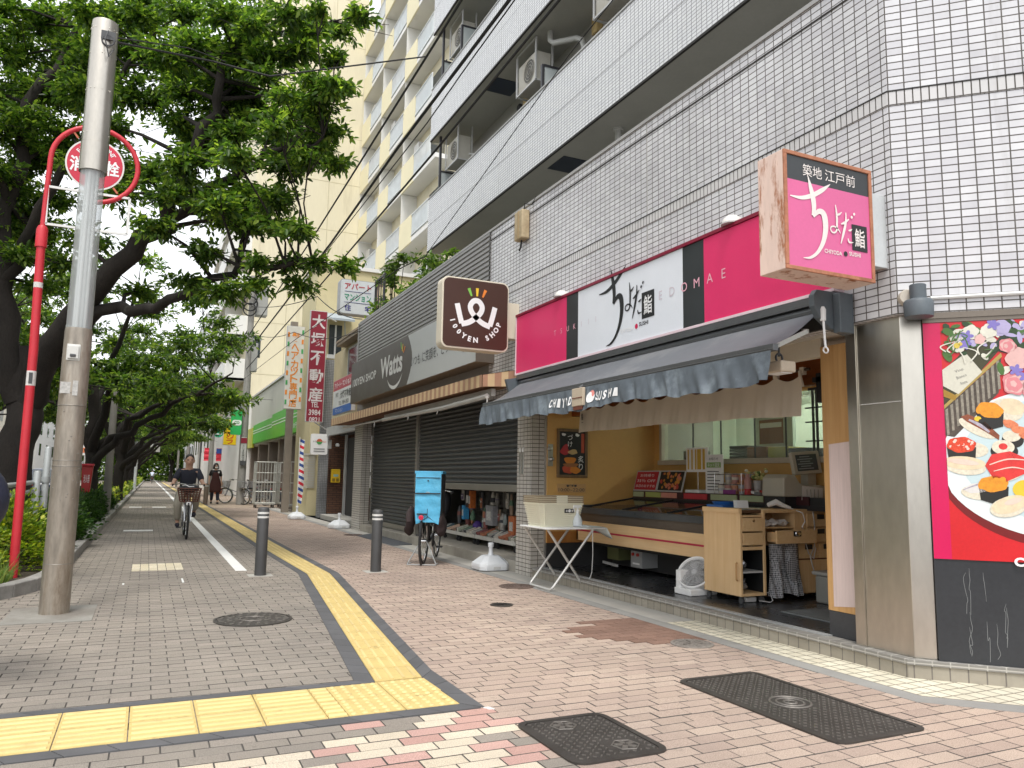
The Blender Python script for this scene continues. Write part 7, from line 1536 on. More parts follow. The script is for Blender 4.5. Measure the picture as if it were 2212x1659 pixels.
cable([(4.38, 13.6, 5.2), (4.38, 7.8, 6.45), (4.35, 2, 7.2)], .007, 'thin wire rising in front of the lower balcony')
cable([(-.60, 7.68, 5.18), (.36, 9, 5.9), (1.0, 9.1, 5.93), (3.5, 10.8, 7.72)], .011, 'grey cable sagging from the steel lamp column to the street cables')
cable([(-.60, 7.68, 5.22), (.1, 8.6, 5.78), (.5, 9.0, 5.93)], .006, 'thin wire beside the sagging cable from the lamp column')
cable([(4.4, 17.9, 4.95), (3.9, 21, 6.1), (3.5, 33.6, 8.3)], .012, 'cable from the corrugated wall top up to the utility pole', .15)
cable([(4.43, 18.0, 4.7), (3.8, 24, 5.6), (3.5, 33.6, 7.2)], .01, 'lower cable from the corrugated wall to the utility pole', .2)
cable([(3.5, 33.6, 7.4), (3.3, 50, 8), (3.4, 72, 8.6)], .03, 'cable running beyond the utility pole to the far poles', .3)
# --- parked roll cages
t = thing('roll_cage', 'grey wire roll cage trolley standing by the store, nearest one', 'trolley', (4.03, 30.3, 0), 'roll cage trolleys outside the store'); gal = mat('galvanised', (.5, .5, .46), .45, metal=.4)
b = MB(); x0, x1, y0, y1 = 3.66, 4.40, 30.1, 30.7
for x in (x0, x1):
    for y in (y0, y1): b.tube([(x, y, .14), (x, y, 1.70)], .018, 6)
for y in (y0, y1):
    b.tube([(x0, y, 1.70), (x1, y, 1.70)], .018, 6)
    for z in (.18, .6, .95, 1.3): b.tube([(x0, y, z), (x1, y, z)], .012, 5)
    for k in range(1, 7): b.tube([(x0+k*(x1-x0)/7, y, .18), (x0+k*(x1-x0)/7, y, 1.7)], .008, 5)
for x in (x0, x1):
    for z in (.18, .6, .95, 1.3, 1.7): b.tube([(x, y0, z), (x, y1, z)], .012, 5)
    for k in range(1, 5): b.tube([(x, y0+k*.12, .18), (x, y0+k*.12, 1.7)], .008, 5)
b.build('cage', gal, t); b = MB(); b.box(x0, x1, y0, y1, .13, .17); b.build('deck', gal, t)
for x in (x0+.06, x1-.06):
    for y in (y0+.06, y1-.06): MB().lathe([(.06, -.02), (.06, .02)], (x, y, .062), ax=(1, 0, 0), n=12).build('castor', black_rubber, t)
dup(t, (4.95, 30.6, 0), label='grey wire roll cage trolley, middle one in the row'); dup(t, (4.9, 28.6, 0), R(90), label='grey wire roll cage trolley closest to the barber banner')
# ================================================================== trees and planting
bark = mat('cherry_bark', (.026, .021, .018), .9, var=.45, sc=4, fine=40, bm=.012, stretch=(1, 1, .4), dirt=(.06, .057, .045), dscale=3, dth=(.6, .75))
leaf1 = mat_leaf('cherry_leaf', (.035, .075, .018), (.105, .195, .04), (.31, .41, .08), .54)
leaf2 = mat_leaf('cherry_leaf_far', (.033, .07, .019), (.095, .175, .038), (.28, .36, .08), .54)
shr1 = mat_leaf('shrub_leaf_bright', (.07, .14, .015), (.24, .34, .03), (.50, .50, .06), .35)
shr2 = mat_leaf('shrub_leaf_dark', (.018, .05, .014), (.04, .10, .02), (.10, .18, .035), .3)
ivy_l = mat_leaf('ivy_leaf', (.05, .10, .02), (.12, .22, .03), (.26, .34, .06), .35)
def leaves_mesh(name, pts, dirs, size, m_, parent, seed=0, droop=.55, wid=.42):
    """one small folded blade per point"""
    g = np.random.default_rng(seed); n = len(pts); P = np.asarray(pts, float)
    if parent is not None: P = P-np.array(ORG[parent.name])
    d = np.asarray(dirs, float)+g.normal(0, .55, (n, 3)); d[:, 2] -= droop*g.random(n)
    d /= np.linalg.norm(d, axis=1)[:, None]; up = np.tile([0, 0, 1.], (n, 1))+g.normal(0, .45, (n, 3))
    s_ = np.cross(d, up); s_ /= np.linalg.norm(s_, axis=1)[:, None]+1e-9; nr = np.cross(s_, d)
    L = size*g.uniform(.65, 1.2, n)[:, None]; W = L*wid*.5
    v = np.stack([P, P+d*L*.38+s_*W+nr*W*.35, P+d*L*.75+s_*W*.7+nr*W*.1, P+d*L-nr*L*.08, P+d*L*.75-s_*W*.7+nr*W*.1, P+d*L*.38-s_*W+nr*W*.35], 1).reshape(-1, 3)
    b_ = (np.arange(n)*6)[:, None]; f = np.concatenate([b_+[0, 3, 2, 1], b_+[0, 5, 4, 3]], 1).reshape(-1, 4)
    me = bpy.data.meshes.new(name); me.vertices.add(len(v)); me.vertices.foreach_set('co', v.ravel()); me.loops.add(f.size); me.loops.foreach_set('vertex_index', f.ravel())
    me.polygons.add(len(f)); me.polygons.foreach_set('loop_start', np.arange(0, f.size, 4)); me.polygons.foreach_set('loop_total', np.full(len(f), 4)); me.update(calc_edges=True); me.materials.append(m_)
    o = bpy.data.objects.new(name, me); COL.objects.link(o)
    if parent is not None: o.parent = parent
    return o
def lobe_leaves(lobes, dens, seed):
    """leaf points in sprays: twigs reach out from each lobe's heart, leaves sit along the twig"""
    g = np.random.default_rng(seed); PT, DR = [], []
    for (x, y, z, rx, ry, rz) in lobes:
        nt_ = max(4, int(dens*(rx*ry+rx*rz)*1.0))
        for _ in range(nt_):
            d = g.normal(size=3); d[2] *= .7; d /= np.linalg.norm(d); r_ = g.uniform(.25, 1.08)
            c = np.array([x, y, z]); e = np.array([rx, ry, rz]); tip = c+d*e*r_; h = d*np.array([1, 1, .25]); h /= np.linalg.norm(h)
            k = g.integers(8, 15); t_ = g.random(k)[:, None]
            PT.append(tip-h*.28*t_+g.normal(0, .03, (k, 3))); DR.append(np.tile(h, (k, 1))+g.normal(0, .5, (k, 3)))
    return np.concatenate(PT), np.concatenate(DR)
def jitter_path(pts, rs, a=.06):
    out = []
    for i in range(len(pts)-1):
        p, q = Vector(pts[i]), Vector(pts[i+1])
        for k in range(4): out.append(p.lerp(q, k/4)+Vector((rs.gauss(0, a), rs.gauss(0, a), rs.gauss(0, a)))*(1 if (i or k) else 0))
    return out+[Vector(pts[-1])]
def make_tree(name, label, base, trunk, limbs, lobes, dens, size, m_, seed, group='cherry trees along the walkway', twig=True):
    t = thing(name, label, 'tree', base, group); rs = random.Random(seed); b = MB(); allp = []
    P = jitter_path(trunk[0], rs, .03); n = len(P); r0, r1 = trunk[1]; b.tube(P, [r0*(1.35 if i == 0 else 1.12 if i == 1 else 1)+(r1-r0)*i/(n-1) for i in range(n)], 16)
    for path, ra, rb in limbs:
        P = jitter_path(path, rs, .05); n = len(P); b.tube(P, [ra+(rb-ra)*i/(n-1) for i in range(n)], 10); allp += [(p, ra+(rb-ra)*i/(n-1)) for i, p in enumerate(P)]
    if twig:
        for (x, y, z, rx, ry, rz) in lobes:
            c = Vector((x, y, z)); p, r_ = min(allp, key=lambda a: (a[0]-c).length+(1.0 if a[0].z > c.z else 0))
            if (p-c).length < 4.2:
                mid = p.lerp(c, .5)+Vector((rs.gauss(0, .1), rs.gauss(0, .1), .08)); rr_ = min(r_*.6, .045); b.tube([p, mid, c, c+(c-mid)*.25], [rr_, rr_*.6, .012, .006], 5)
                for k in range(3): d = Vector((rs.gauss(0, 1)*rx, rs.gauss(0, 1)*ry, rs.gauss(0, .5)*rz)); b.tube([mid.lerp(c, .6), c+d*.7], [.010, .004], 4)
    b.build('trunk', bark, t, smooth=True, ang=80)
    pt, dr = lobe_leaves(lobes, dens, seed); leaves_mesh('crown', pt, dr, size, m_, t, seed); return t
LOBES1 = [(-3.12, 16.32, 9.8, 0.56, 0.52, 0.29), (-2.33, 16.1, 9.75, 0.61, 0.56, 0.32), (-1.37, 13.69, 8.66, 0.51, 0.47, 0.26), (-0.66, 13.38, 8.65, 0.65, 0.6, 0.34), (0.06, 12.81, 8.6, 0.52, 0.48, 0.27), (0.61, 11.16, 7.81, 0.47, 0.43, 0.24), (1.35, 10.38, 7.56, 0.38, 0.35, 0.19), (1.67, 10.13, 7.54, 0.33, 0.3, 0.17), (2.36, 10.62, 7.96, 0.36, 0.33, 0.18), (-2.77, 16.21, 8.88, 0.72, 0.66, 0.37), (-1.87, 15.97, 9.09, 0.74, 0.68, 0.38), (-1.07, 14.33, 8.35, 0.63, 0.58, 0.33), (-0.22, 11.93, 7.38, 0.57, 0.53, 0.3), (0.55, 12.0, 7.65, 0.59, 0.54, 0.3), (1.07, 11.32, 7.39, 0.57, 0.53, 0.3), (1.62, 11.0, 7.44, 0.37, 0.34, 0.19), (2.11, 10.96, 7.4, 0.37, 0.34, 0.19), (-3.05, 16.24, 8.04, 0.67, 0.62, 0.35), (-2.25, 15.51, 7.96, 0.64, 0.58, 0.33), (-1.31, 13.16, 7.11, 0.61, 0.56, 0.31), (-0.66, 13.72, 7.47, 0.61, 0.56, 0.32), (0.13, 12.73, 7.21, 0.48, 0.44, 0.25), (0.8, 12.28, 7.27, 0.6, 0.55, 0.31), (1.26, 9.89, 6.13, 0.32, 0.29, 0.17), (1.84, 10.08, 6.43, 0.39, 0.35, 0.2), (1.94, 9.76, 6.35, 0.37, 0.34, 0.19), (-2.26, 14.75, 7.09, 0.62, 0.57, 0.32), (-1.73, 14.64, 6.97, 0.53, 0.48, 0.27), (-0.83, 12.93, 6.54, 0.46, 0.42, 0.24), (0.08, 12.88, 6.8, 0.52, 0.48, 0.27), (0.87, 12.21, 6.66, 0.51, 0.47, 0.26), (1.2, 9.76, 5.56, 0.36, 0.33, 0.19), (2.0, 11.32, 6.38, 0.43, 0.39, 0.22), (2.0, 10.55, 6.09, 0.36, 0.33, 0.18), (-2.64, 14.78, 6.21, 0.51, 0.47, 0.26), (-2.13, 15.65, 6.73, 0.55, 0.51, 0.29), (-1.32, 14.33, 6.36, 0.57, 0.52, 0.29), (0.31, 11.13, 5.56, 0.41, 0.38, 0.21), (0.72, 9.76, 5.12, 0.45, 0.41, 0.23), (1.45, 10.61, 5.44, 0.42, 0.39, 0.22), (1.68, 10.12, 5.43, 0.37, 0.34, 0.19), (2.18, 10.82, 5.71, 0.36, 0.33, 0.19), (-2.43, 15.36, 6.05, 0.52, 0.47, 0.27), (-1.82, 15.34, 5.98, 0.56, 0.51, 0.29), (-0.73, 12.78, 5.42, 0.48, 0.44, 0.25), (0.09, 12.04, 5.3, 0.53, 0.49, 0.27), (0.93, 11.48, 5.13, 0.54, 0.49, 0.28), (1.26, 10.48, 4.93, 0.4, 0.37, 0.21), (-2.64, 15.35, 5.35, 0.52, 0.48, 0.27), (-2.09, 16.04, 5.56, 0.71, 0.65, 0.37), (-1.1, 13.7, 4.93, 0.53, 0.49, 0.27), (-0.12, 11.13, 4.51, 0.44, 0.4, 0.23), (1.06, 11.21, 4.73, 0.48, 0.44, 0.25), (1.36, 10.44, 4.52, 0.37, 0.34, 0.19), (1.53, 9.83, 4.33, 0.39, 0.35, 0.2), (-2.12, 14.74, 4.76, 0.47, 0.43, 0.24), (-1.57, 15.31, 4.86, 0.47, 0.43, 0.24), (0.54, 11.32, 4.27, 0.43, 0.39, 0.22), (1.18, 10.85, 4.12, 0.33, 0.3, 0.17), (1.64, 10.89, 4.19, 0.3, 0.28, 0.16), (1.91, 10.34, 4.08, 0.27, 0.25, 0.14), (2.33, 10.65, 4.18, 0.33, 0.3, 0.17), (-2.63, 16.28, 4.55, 0.46, 0.42, 0.24), (-1.96, 15.48, 4.43, 0.51, 0.47, 0.26), (-0.32, 14.25, 4.27, 0.41, 0.38, 0.21), (0.35, 11.74, 3.93, 0.39, 0.35, 0.2), (0.8, 11.22, 3.73, 0.44, 0.4, 0.23), (1.2, 10.87, 3.81, 0.35, 0.32, 0.18), (1.76, 10.91, 3.86, 0.3, 0.28, 0.16)]
rs = random.Random(31); extra = []
for k in range(70):          # crown lobes beyond the view, above and to the left, added for shading
    a = rs.uniform(0, 2*math.pi); r_ = math.sqrt(rs.random())*4.3; z = 8.6+rs.uniform(-.5, 2.6)-.09*r_*r_
    x, y = -2.0+r_*math.cos(a), 13.6+r_*.9*math.sin(a); extra.append((x, y, z, rs.uniform(.55, .85), rs.uniform(.55, .85), rs.uniform(.28, .42)))
extra = [e for e in extra if e[0] < -2.6 or e[2] > 8.6]
for k in range(26): extra.append((rs.uniform(-5.8, -3.0), rs.uniform(10, 17), rs.uniform(4.6, 8.5), .7, .7, .36))
FILL = []; rs = random.Random(77)
for (x, y, z, rx, ry, rz) in LOBES1:
    for q in range(2 if x > .5 else 1):
        if z > 5.0: FILL.append((x+rs.uniform(-.55, .35)-.06*max(0, x), y+rs.uniform(.2, 1.6), z+rs.uniform(-.3, .6), rx*1.05, ry, rz*1.1))
b0 = (-2.05, 15.5, .09)
limbs1 = [([(-1.95, 15.5, 2.3), (-1.6, 14.8, 3.2), (-1.0, 13.8, 4.2), (0.0, 12.8, 5.1), (.24, 12.4, 5.8), (.5, 12.0, 6.6), (.7, 11.6, 7.6)], .22, .05), ([(.0, 12.8, 5.1), (.7, 11.8, 5.6), (1.25, 10.9, 5.75), (1.9, 10.4, 5.9)], .09, .02),
          ([(-1.85, 15.3, 2.7), (-1.0, 14.4, 3.75), (-.2, 13.2, 3.75), (.45, 12.3, 3.95), (1.0, 11.2, 4.1), (1.7, 10.7, 4.15), (2.4, 10.6, 4.2)], .12, .015), ([(-2.1, 15.5, 2.4), (-2.4, 15.3, 3.8), (-2.5, 15.2, 5.6), (-2.3, 15.1, 7.5), (-1.7, 15.2, 9.2)], .2, .05),
          ([(-2.45, 15.25, 4.4), (-1.9, 14.7, 5.6), (-1.3, 14.2, 6.9), (-.6, 13.5, 8.2)], .1, .03), ([(-2.2, 15.6, 3.2), (-3.2, 15.2, 4.6), (-4.2, 14.0, 6.2), (-4.8, 13.0, 7.4)], .13, .03), ([(-2.2, 15.5, 5.5), (-3.0, 14.0, 7.0), (-3.2, 12.4, 8.4)], .08, .02)]
make_tree('cherry_tree', 'large old cherry tree, nearest of the row, its limbs reaching over the walkway', b0, ([(-2.08, 15.5, .05), (-2.05, 15.5, .6), (-2.06, 15.5, 1.5), (-2.02, 15.5, 2.4), (-2.1, 15.5, 3.3)], (.30, .26)), limbs1, LOBES1+FILL, 165, .115, leaf1, 5)
t_ex = thing('cherry_tree', 'unseen cherry tree added beside the road left of the view, its crown giving shade', 'tree', (-4.6, 12.6, .0), 'cherry trees along the walkway')  # tree out of view, added to carry the shading crown lobes
b = MB(); rs2 = random.Random(3)
P = jitter_path([(-4.9, 12.9, -.1), (-4.85, 12.9, 2.2), (-4.5, 12.9, 4.5), (-3.6, 13.2, 7.0), (-2.8, 13.6, 9.0)], rs2); b.tube(P, [.26-.21*i/(len(P)-1) for i in range(len(P))], 12); P = jitter_path([(-4.6, 12.9, 3.6), (-5.0, 12.0, 5.5), (-4.6, 11.2, 8.0)], rs2); b.tube(P, [.13-.1*i/(len(P)-1) for i in range(len(P))], 8); b.build('trunk', bark, t_ex, smooth=True, ang=80)
pt, dr = lobe_leaves(extra, 60, 9); leaves_mesh('crown', pt, dr, .125, leaf1, t_ex, 9)
def row_tree(y, x, h, seed, label, over=3.2, lean=.0):
    rs = random.Random(seed); base = (x, y, .09); limbs = []; lobes = []
    s_ = h/7
    lp_ = [([(x, y, 1.2), (x+.5, y-.6, 1.9), (x+1.4, y-1.6, 2.6), (x+2.5, y-2.6, 3.2), (x+over+.4, y-3.2, 3.7)], .13, .02), ([(x, y, 1.5), (x+.9, y-.3, 2.5), (x+2.0, y-.5, 3.3), (x+over, y-.8, 3.9)], .11, .02), ([(x, y, 1.7), (x+.3, y-.8, 3.0), (x+.5, y-1.7, 4.4), (x+.9, y-2.3, 5.8)], .14, .03), ([(x, y, 1.8), (x-.7, y, 3.2), (x-1.6, y-.5, 4.6), (x-2.2, y-.6, 5.6)], .14, .03), ([(x, y, 2.0), (x+.1, y+.8, 3.6), (x+.5, y+1.6, 5.2)], .12, .03), ([(x, y, 1.6), (x+1.0, y+1.2, 2.8), (x+2.2, y+2.2, 3.8)], .10, .02)]
    limbs = [([(p[0], p[1], .8+(p[2]-.8)*s_) for p in path], a, c) for path, a, c in lp_]
    for k in range(64):
        a = rs.uniform(0, 2*math.pi); r_ = math.sqrt(rs.random()); X0 = x+.7+r_*(over+.1)*math.cos(a); Y0 = y-.3+r_*4.4*math.sin(a); top = h*(1-.30*r_*r_)
        z = rs.uniform(.50, 1.0)*top if rs.random() < .75 else top*rs.uniform(.46, .6); z = max(z, 3.3); lobes.append((X0, Y0, z, rs.uniform(.6, .95), rs.uniform(.6, .95), rs.uniform(.28, .45)))
    return make_tree('cherry_tree', label, base, ([(x-.05, y, .05), (x, y, .8), (x+.05, y, 1.6), (x, y, 2.4), (x-.1, y, 3.6)], (.23, .14)), limbs, lobes, 40, .16, leaf2, seed)
row_tree(24.5, -1.45, 7.4, 41, 'second cherry tree, its dark trunk just right of the steel lamp column', 2.9)
row_tree(35, -1.05, 7.2, 42, 'third cherry tree, its low limbs arching far over the walkway', 3.2)
row_tree(47, -1.1, 7.2, 43, 'fourth cherry tree, far along the kerb', 3.0)
row_tree(60, -1.0, 8, 44, 'fifth cherry tree, small in the distance over the walkway', 2.6)
row_tree(20, -5.5, 8.5, 46, 'cherry tree on the road side behind the nearest trunk', 2.6)
row_tree(33, -6.5, 8.5, 47, 'cherry tree across the planting, left of the second trunk', 3.0)
row_tree(74, -1.0, 8, 48, 'sixth cherry tree, almost hidden behind the others', 2.6)
# trees closing the end of the street
for i, (x, y, h, s_, l) in enumerate(((-2.0, 118, 9, 1.6, 'rounded green tree closing the far left end of the walkway'), (3.2, 126, 12, 2.2, 'broad green tree at the end of the walkway, behind the cyclist'), (6.5, 132, 14, 2.4, 'tall green tree at the far right end of the walkway'), (-7, 124, 13, 2.4, 'tall green tree beyond the road at the far left'), (9.5, 124, 9, 2.0, 'dark green tree behind the distant poles'))):
    rs = random.Random(60+i); lobes = []
    for k in range(34): a = rs.uniform(0, 6.28); r_ = math.sqrt(rs.random())*s_*1.7; lobes.append((x+r_*math.cos(a), y+r_*math.sin(a), h*rs.uniform(.28, 1.0)*(1-.04*r_*r_/s_), rs.uniform(.8, 1.3), rs.uniform(.8, 1.3), rs.uniform(.5, .8)))
    make_tree('broadleaf_tree', l, (x, y, -.1), ([(x, y, -.1), (x, y, 2), (x, y, h*.5)], (.3, .15)), [([(x, y, 1.8), (x+1, y-.5, h*.5), (x+1.5, y-1, h*.7)], .14, .04), ([(x, y, 2), (x-1, y, h*.5), (x-1.6, y-.5, h*.75)], .14, .04)], lobes, 34, .36, leaf2, 60+i, 'trees closing the street', twig=False)
g = np.random.default_rng(15); n = 26000; xv = -16+g.random(n)*34; zt_ = 5.5+2.2*np.sin(xv*.7)+1.5*np.sin(xv*1.9+1)+1.2*np.sin(xv*.23+2); zv = g.random(n)*zt_; yv = 134+g.random(n)*4+zv*.2
o = leaves_mesh('far_woods', np.stack([xv, yv, zv], 1), np.tile([0, -.3, .2], (n, 1)), .5, leaf2, None, 15, .4, .6); o['kind'] = 'stuff'
# --- shrubs along the kerb
def shrub(x, y, z0, rx, ry, h, m_, seed, label, n=1500, size=.075):
    t = thing('shrub', label, 'shrub', (x, y, z0), 'shrubs in the kerbside planting'); g = np.random.default_rng(seed)
    d = g.normal(size=(n, 3)); d[:, 2] = np.abs(d[:, 2]); d /= np.linalg.norm(d, axis=1)[:, None]; r_ = g.uniform(.55, 1.0, n)**.6; f = 1+.16*np.sin(d[:, 0]*7+seed)+.14*np.sin(d[:, 1]*9+d[:, 2]*6)
    p = np.array([x, y, z0])+d*(r_*f)[:, None]*np.array([rx, ry, h]); leaves_mesh('foliage', p, d+np.array([0, 0, .35]), size, m_, t, seed, .2, .62)
    b = MB(); rs = random.Random(seed)
    for k in range(12): a = rs.uniform(0, 6.28); b.tube([(x+.04*math.cos(a), y+.04*math.sin(a), z0-.02), (x+rx*.4*math.cos(a), y+ry*.4*math.sin(a), z0+h*.45), (x+rx*.75*math.cos(a), y+ry*.75*math.sin(a), z0+h*.75)], [.012, .008, .004], 5)
    b.build('stem', bark, t); return t
sA = shrub(-1.38, 10.6, .09, .46, .54, .70, shr1, 71, 'bright yellow green shrub between the red pole and the steel column', 3600, .055)
for k, (x, y, l, s_) in enumerate(((-1.72, 9.85, 'bright shrub directly left of the red pole foot', .9), (-2.1, 10.7, 'bright shrub at the left edge of the photo', 1.0), (-2.8, 10.2, 'bright shrub at the far left by the road, front one', 1.0), (-1.5, 11.5, 'yellow green shrub just behind the steel column', 1.05), (-2.3, 11.8, 'yellow green shrub in front of the grey guard rail', 1.05), (-3.0, 11.4, 'bright shrub at the left road edge by the rail', 1.0))): dup(sA, (x, y, .09), 1.3*k+.5, l, scale=s_)
sB = shrub(-1.28, 12.6, .09, .38, .55, .62, shr2, 72, 'dark green shrub right of the steel column, nearest the kerb', 2200, .065)
for k, (x, y) in enumerate(((-1.45, 13.6), (-1.3, 14.6), (-1.5, 15.8), (-1.35, 17.0), (-1.5, 18.3), (-1.3, 19.6), (-1.5, 21), (-1.3, 22.5), (-1.45, 24), (-1.3, 26), (-1.4, 28), (-1.3, 30), (-2.3, 13.4), (-2.6, 15), (-2.4, 17), (-2.5, 19.5))):
    dup(sB, (x, y, .09), .9*k, ('dark green shrub in the kerb planting, number %d going away from the steel column' % (k+2)) if False else 'dark green shrub in the continuous kerbside row behind the steel column', scale=1+.12*math.sin(k*2.1))
g = np.random.default_rng(5); n = 9000; yv = 31+g.random(n)*90; xv = -1.0-g.random(n)*1.2+.004*(yv-11); zv = .1+g.random(n)*.55; o = leaves_mesh('ground_cover', np.stack([xv, yv, zv], 1), np.tile([0, 0, .6], (n, 1)), .17, shr1, None, 5, .2, .6); o['kind'] = 'stuff'
# grass at the near corner of the planting
def grass_tufts():
    g = np.random.default_rng(12); n = 5200; V = []; F = []
    x = -1.2-g.random(n)**1.2*2.4; y = 8.62+g.random(n)*1.25+.12*np.abs(x+1.2)*0; keep = (y > 8.5+np.clip(-.55*(x+1.35), -.2, .0)+np.where(x > -1.35, (x+1.35)*2.2, 0)); x, y = x[keep], y[keep]; n = len(x)
    h = .06+.2*g.random(n)**2*np.where(g.random(n) < .15, 2.0, 1.0); a = g.random(n)*6.28; w_ = .004+.004*g.random(n); l = g.normal(0, .45, n)*h; l2 = g.normal(0, .45, n)*h
    b0_ = np.stack([x-np.cos(a)*w_, y-np.sin(a)*w_, np.full(n, .085)], 1); b1_ = np.stack([x+np.cos(a)*w_, y+np.sin(a)*w_, np.full(n, .085)], 1); m0 = np.stack([x+l*.35-np.cos(a)*w_*.7, y+l2*.35-np.sin(a)*w_*.7, .085+h*.6], 1); m1 = np.stack([x+l*.35+np.cos(a)*w_*.7, y+l2*.35+np.sin(a)*w_*.7, .085+h*.6], 1); tp = np.stack([x+l, y+l2, .085+h], 1)
    V = np.stack([b0_, b1_, m1, m0, tp], 1).reshape(-1, 3); b = MB(); b.v = [tuple(p) for p in V]
    for i in range(n): k = i*5; b.f += [(k, k+1, k+2, k+3), (k+3, k+2, k+4)]; b.m += [0, 0]
    return b
struct(grass_tufts().build('grass', mat_leaf('grass_blade', (.06, .12, .02), (.13, .22, .04), (.30, .34, .09), .3)), 'stuff')
# --- ivy and climbers on the podium terrace
def terrace_plant(x, y, z, sx, sy, h, n, seed, label):
    t = thing('terrace_plant', label, 'plant', (x, y, z)); g = np.random.default_rng(seed); lob = [(x+g.normal(0, sx), y+g.normal(0, sy), z+h*g.uniform(.25, .95), .2, .26, .15) for _ in range(26)]
    pt, dr = lobe_leaves(lob, n, seed); leaves_mesh('foliage', pt, dr, .13, ivy_l, t, seed); b = MB(); rs = random.Random(seed)
    for l in lob[:14]: b.tube([(x+.1*(l[0]-x), y+.3*(l[1]-y), z), (x+.6*(l[0]-x), y+.7*(l[1]-y), z+(l[2]-z)*.6), (l[0], l[1], l[2])], [.02, .012, .005], 5)
    b.build('stem', bark, t)
terrace_plant(4.85, 16.8, 4.3, .12, .8, 1.9, 70, 81, 'tall leafy plant on the terrace above the corrugated wall, left one'); terrace_plant(4.8, 14.0, 4.2, .1, .7, 1.25, 60, 82, 'lighter green trailing plant on the terrace, right one')
b = MB()
for y in (17.3, 18.1): b.beam((4.75, y, 4.9), (4.75, y, 6.0), .04, .04)
b.beam((4.75, 17.3, 5.95), (4.75, 18.1, 5.95), .04, .04)
for k in range(4): b.beam((4.75, 17.4+.2*k, 4.9), (4.75, 17.4+.2*k, 5.95), .02, .02)
tag(b.build('terrace_railing', dark_grey), 'dark metal railing on the terrace beside the leafy plant', 'railing')
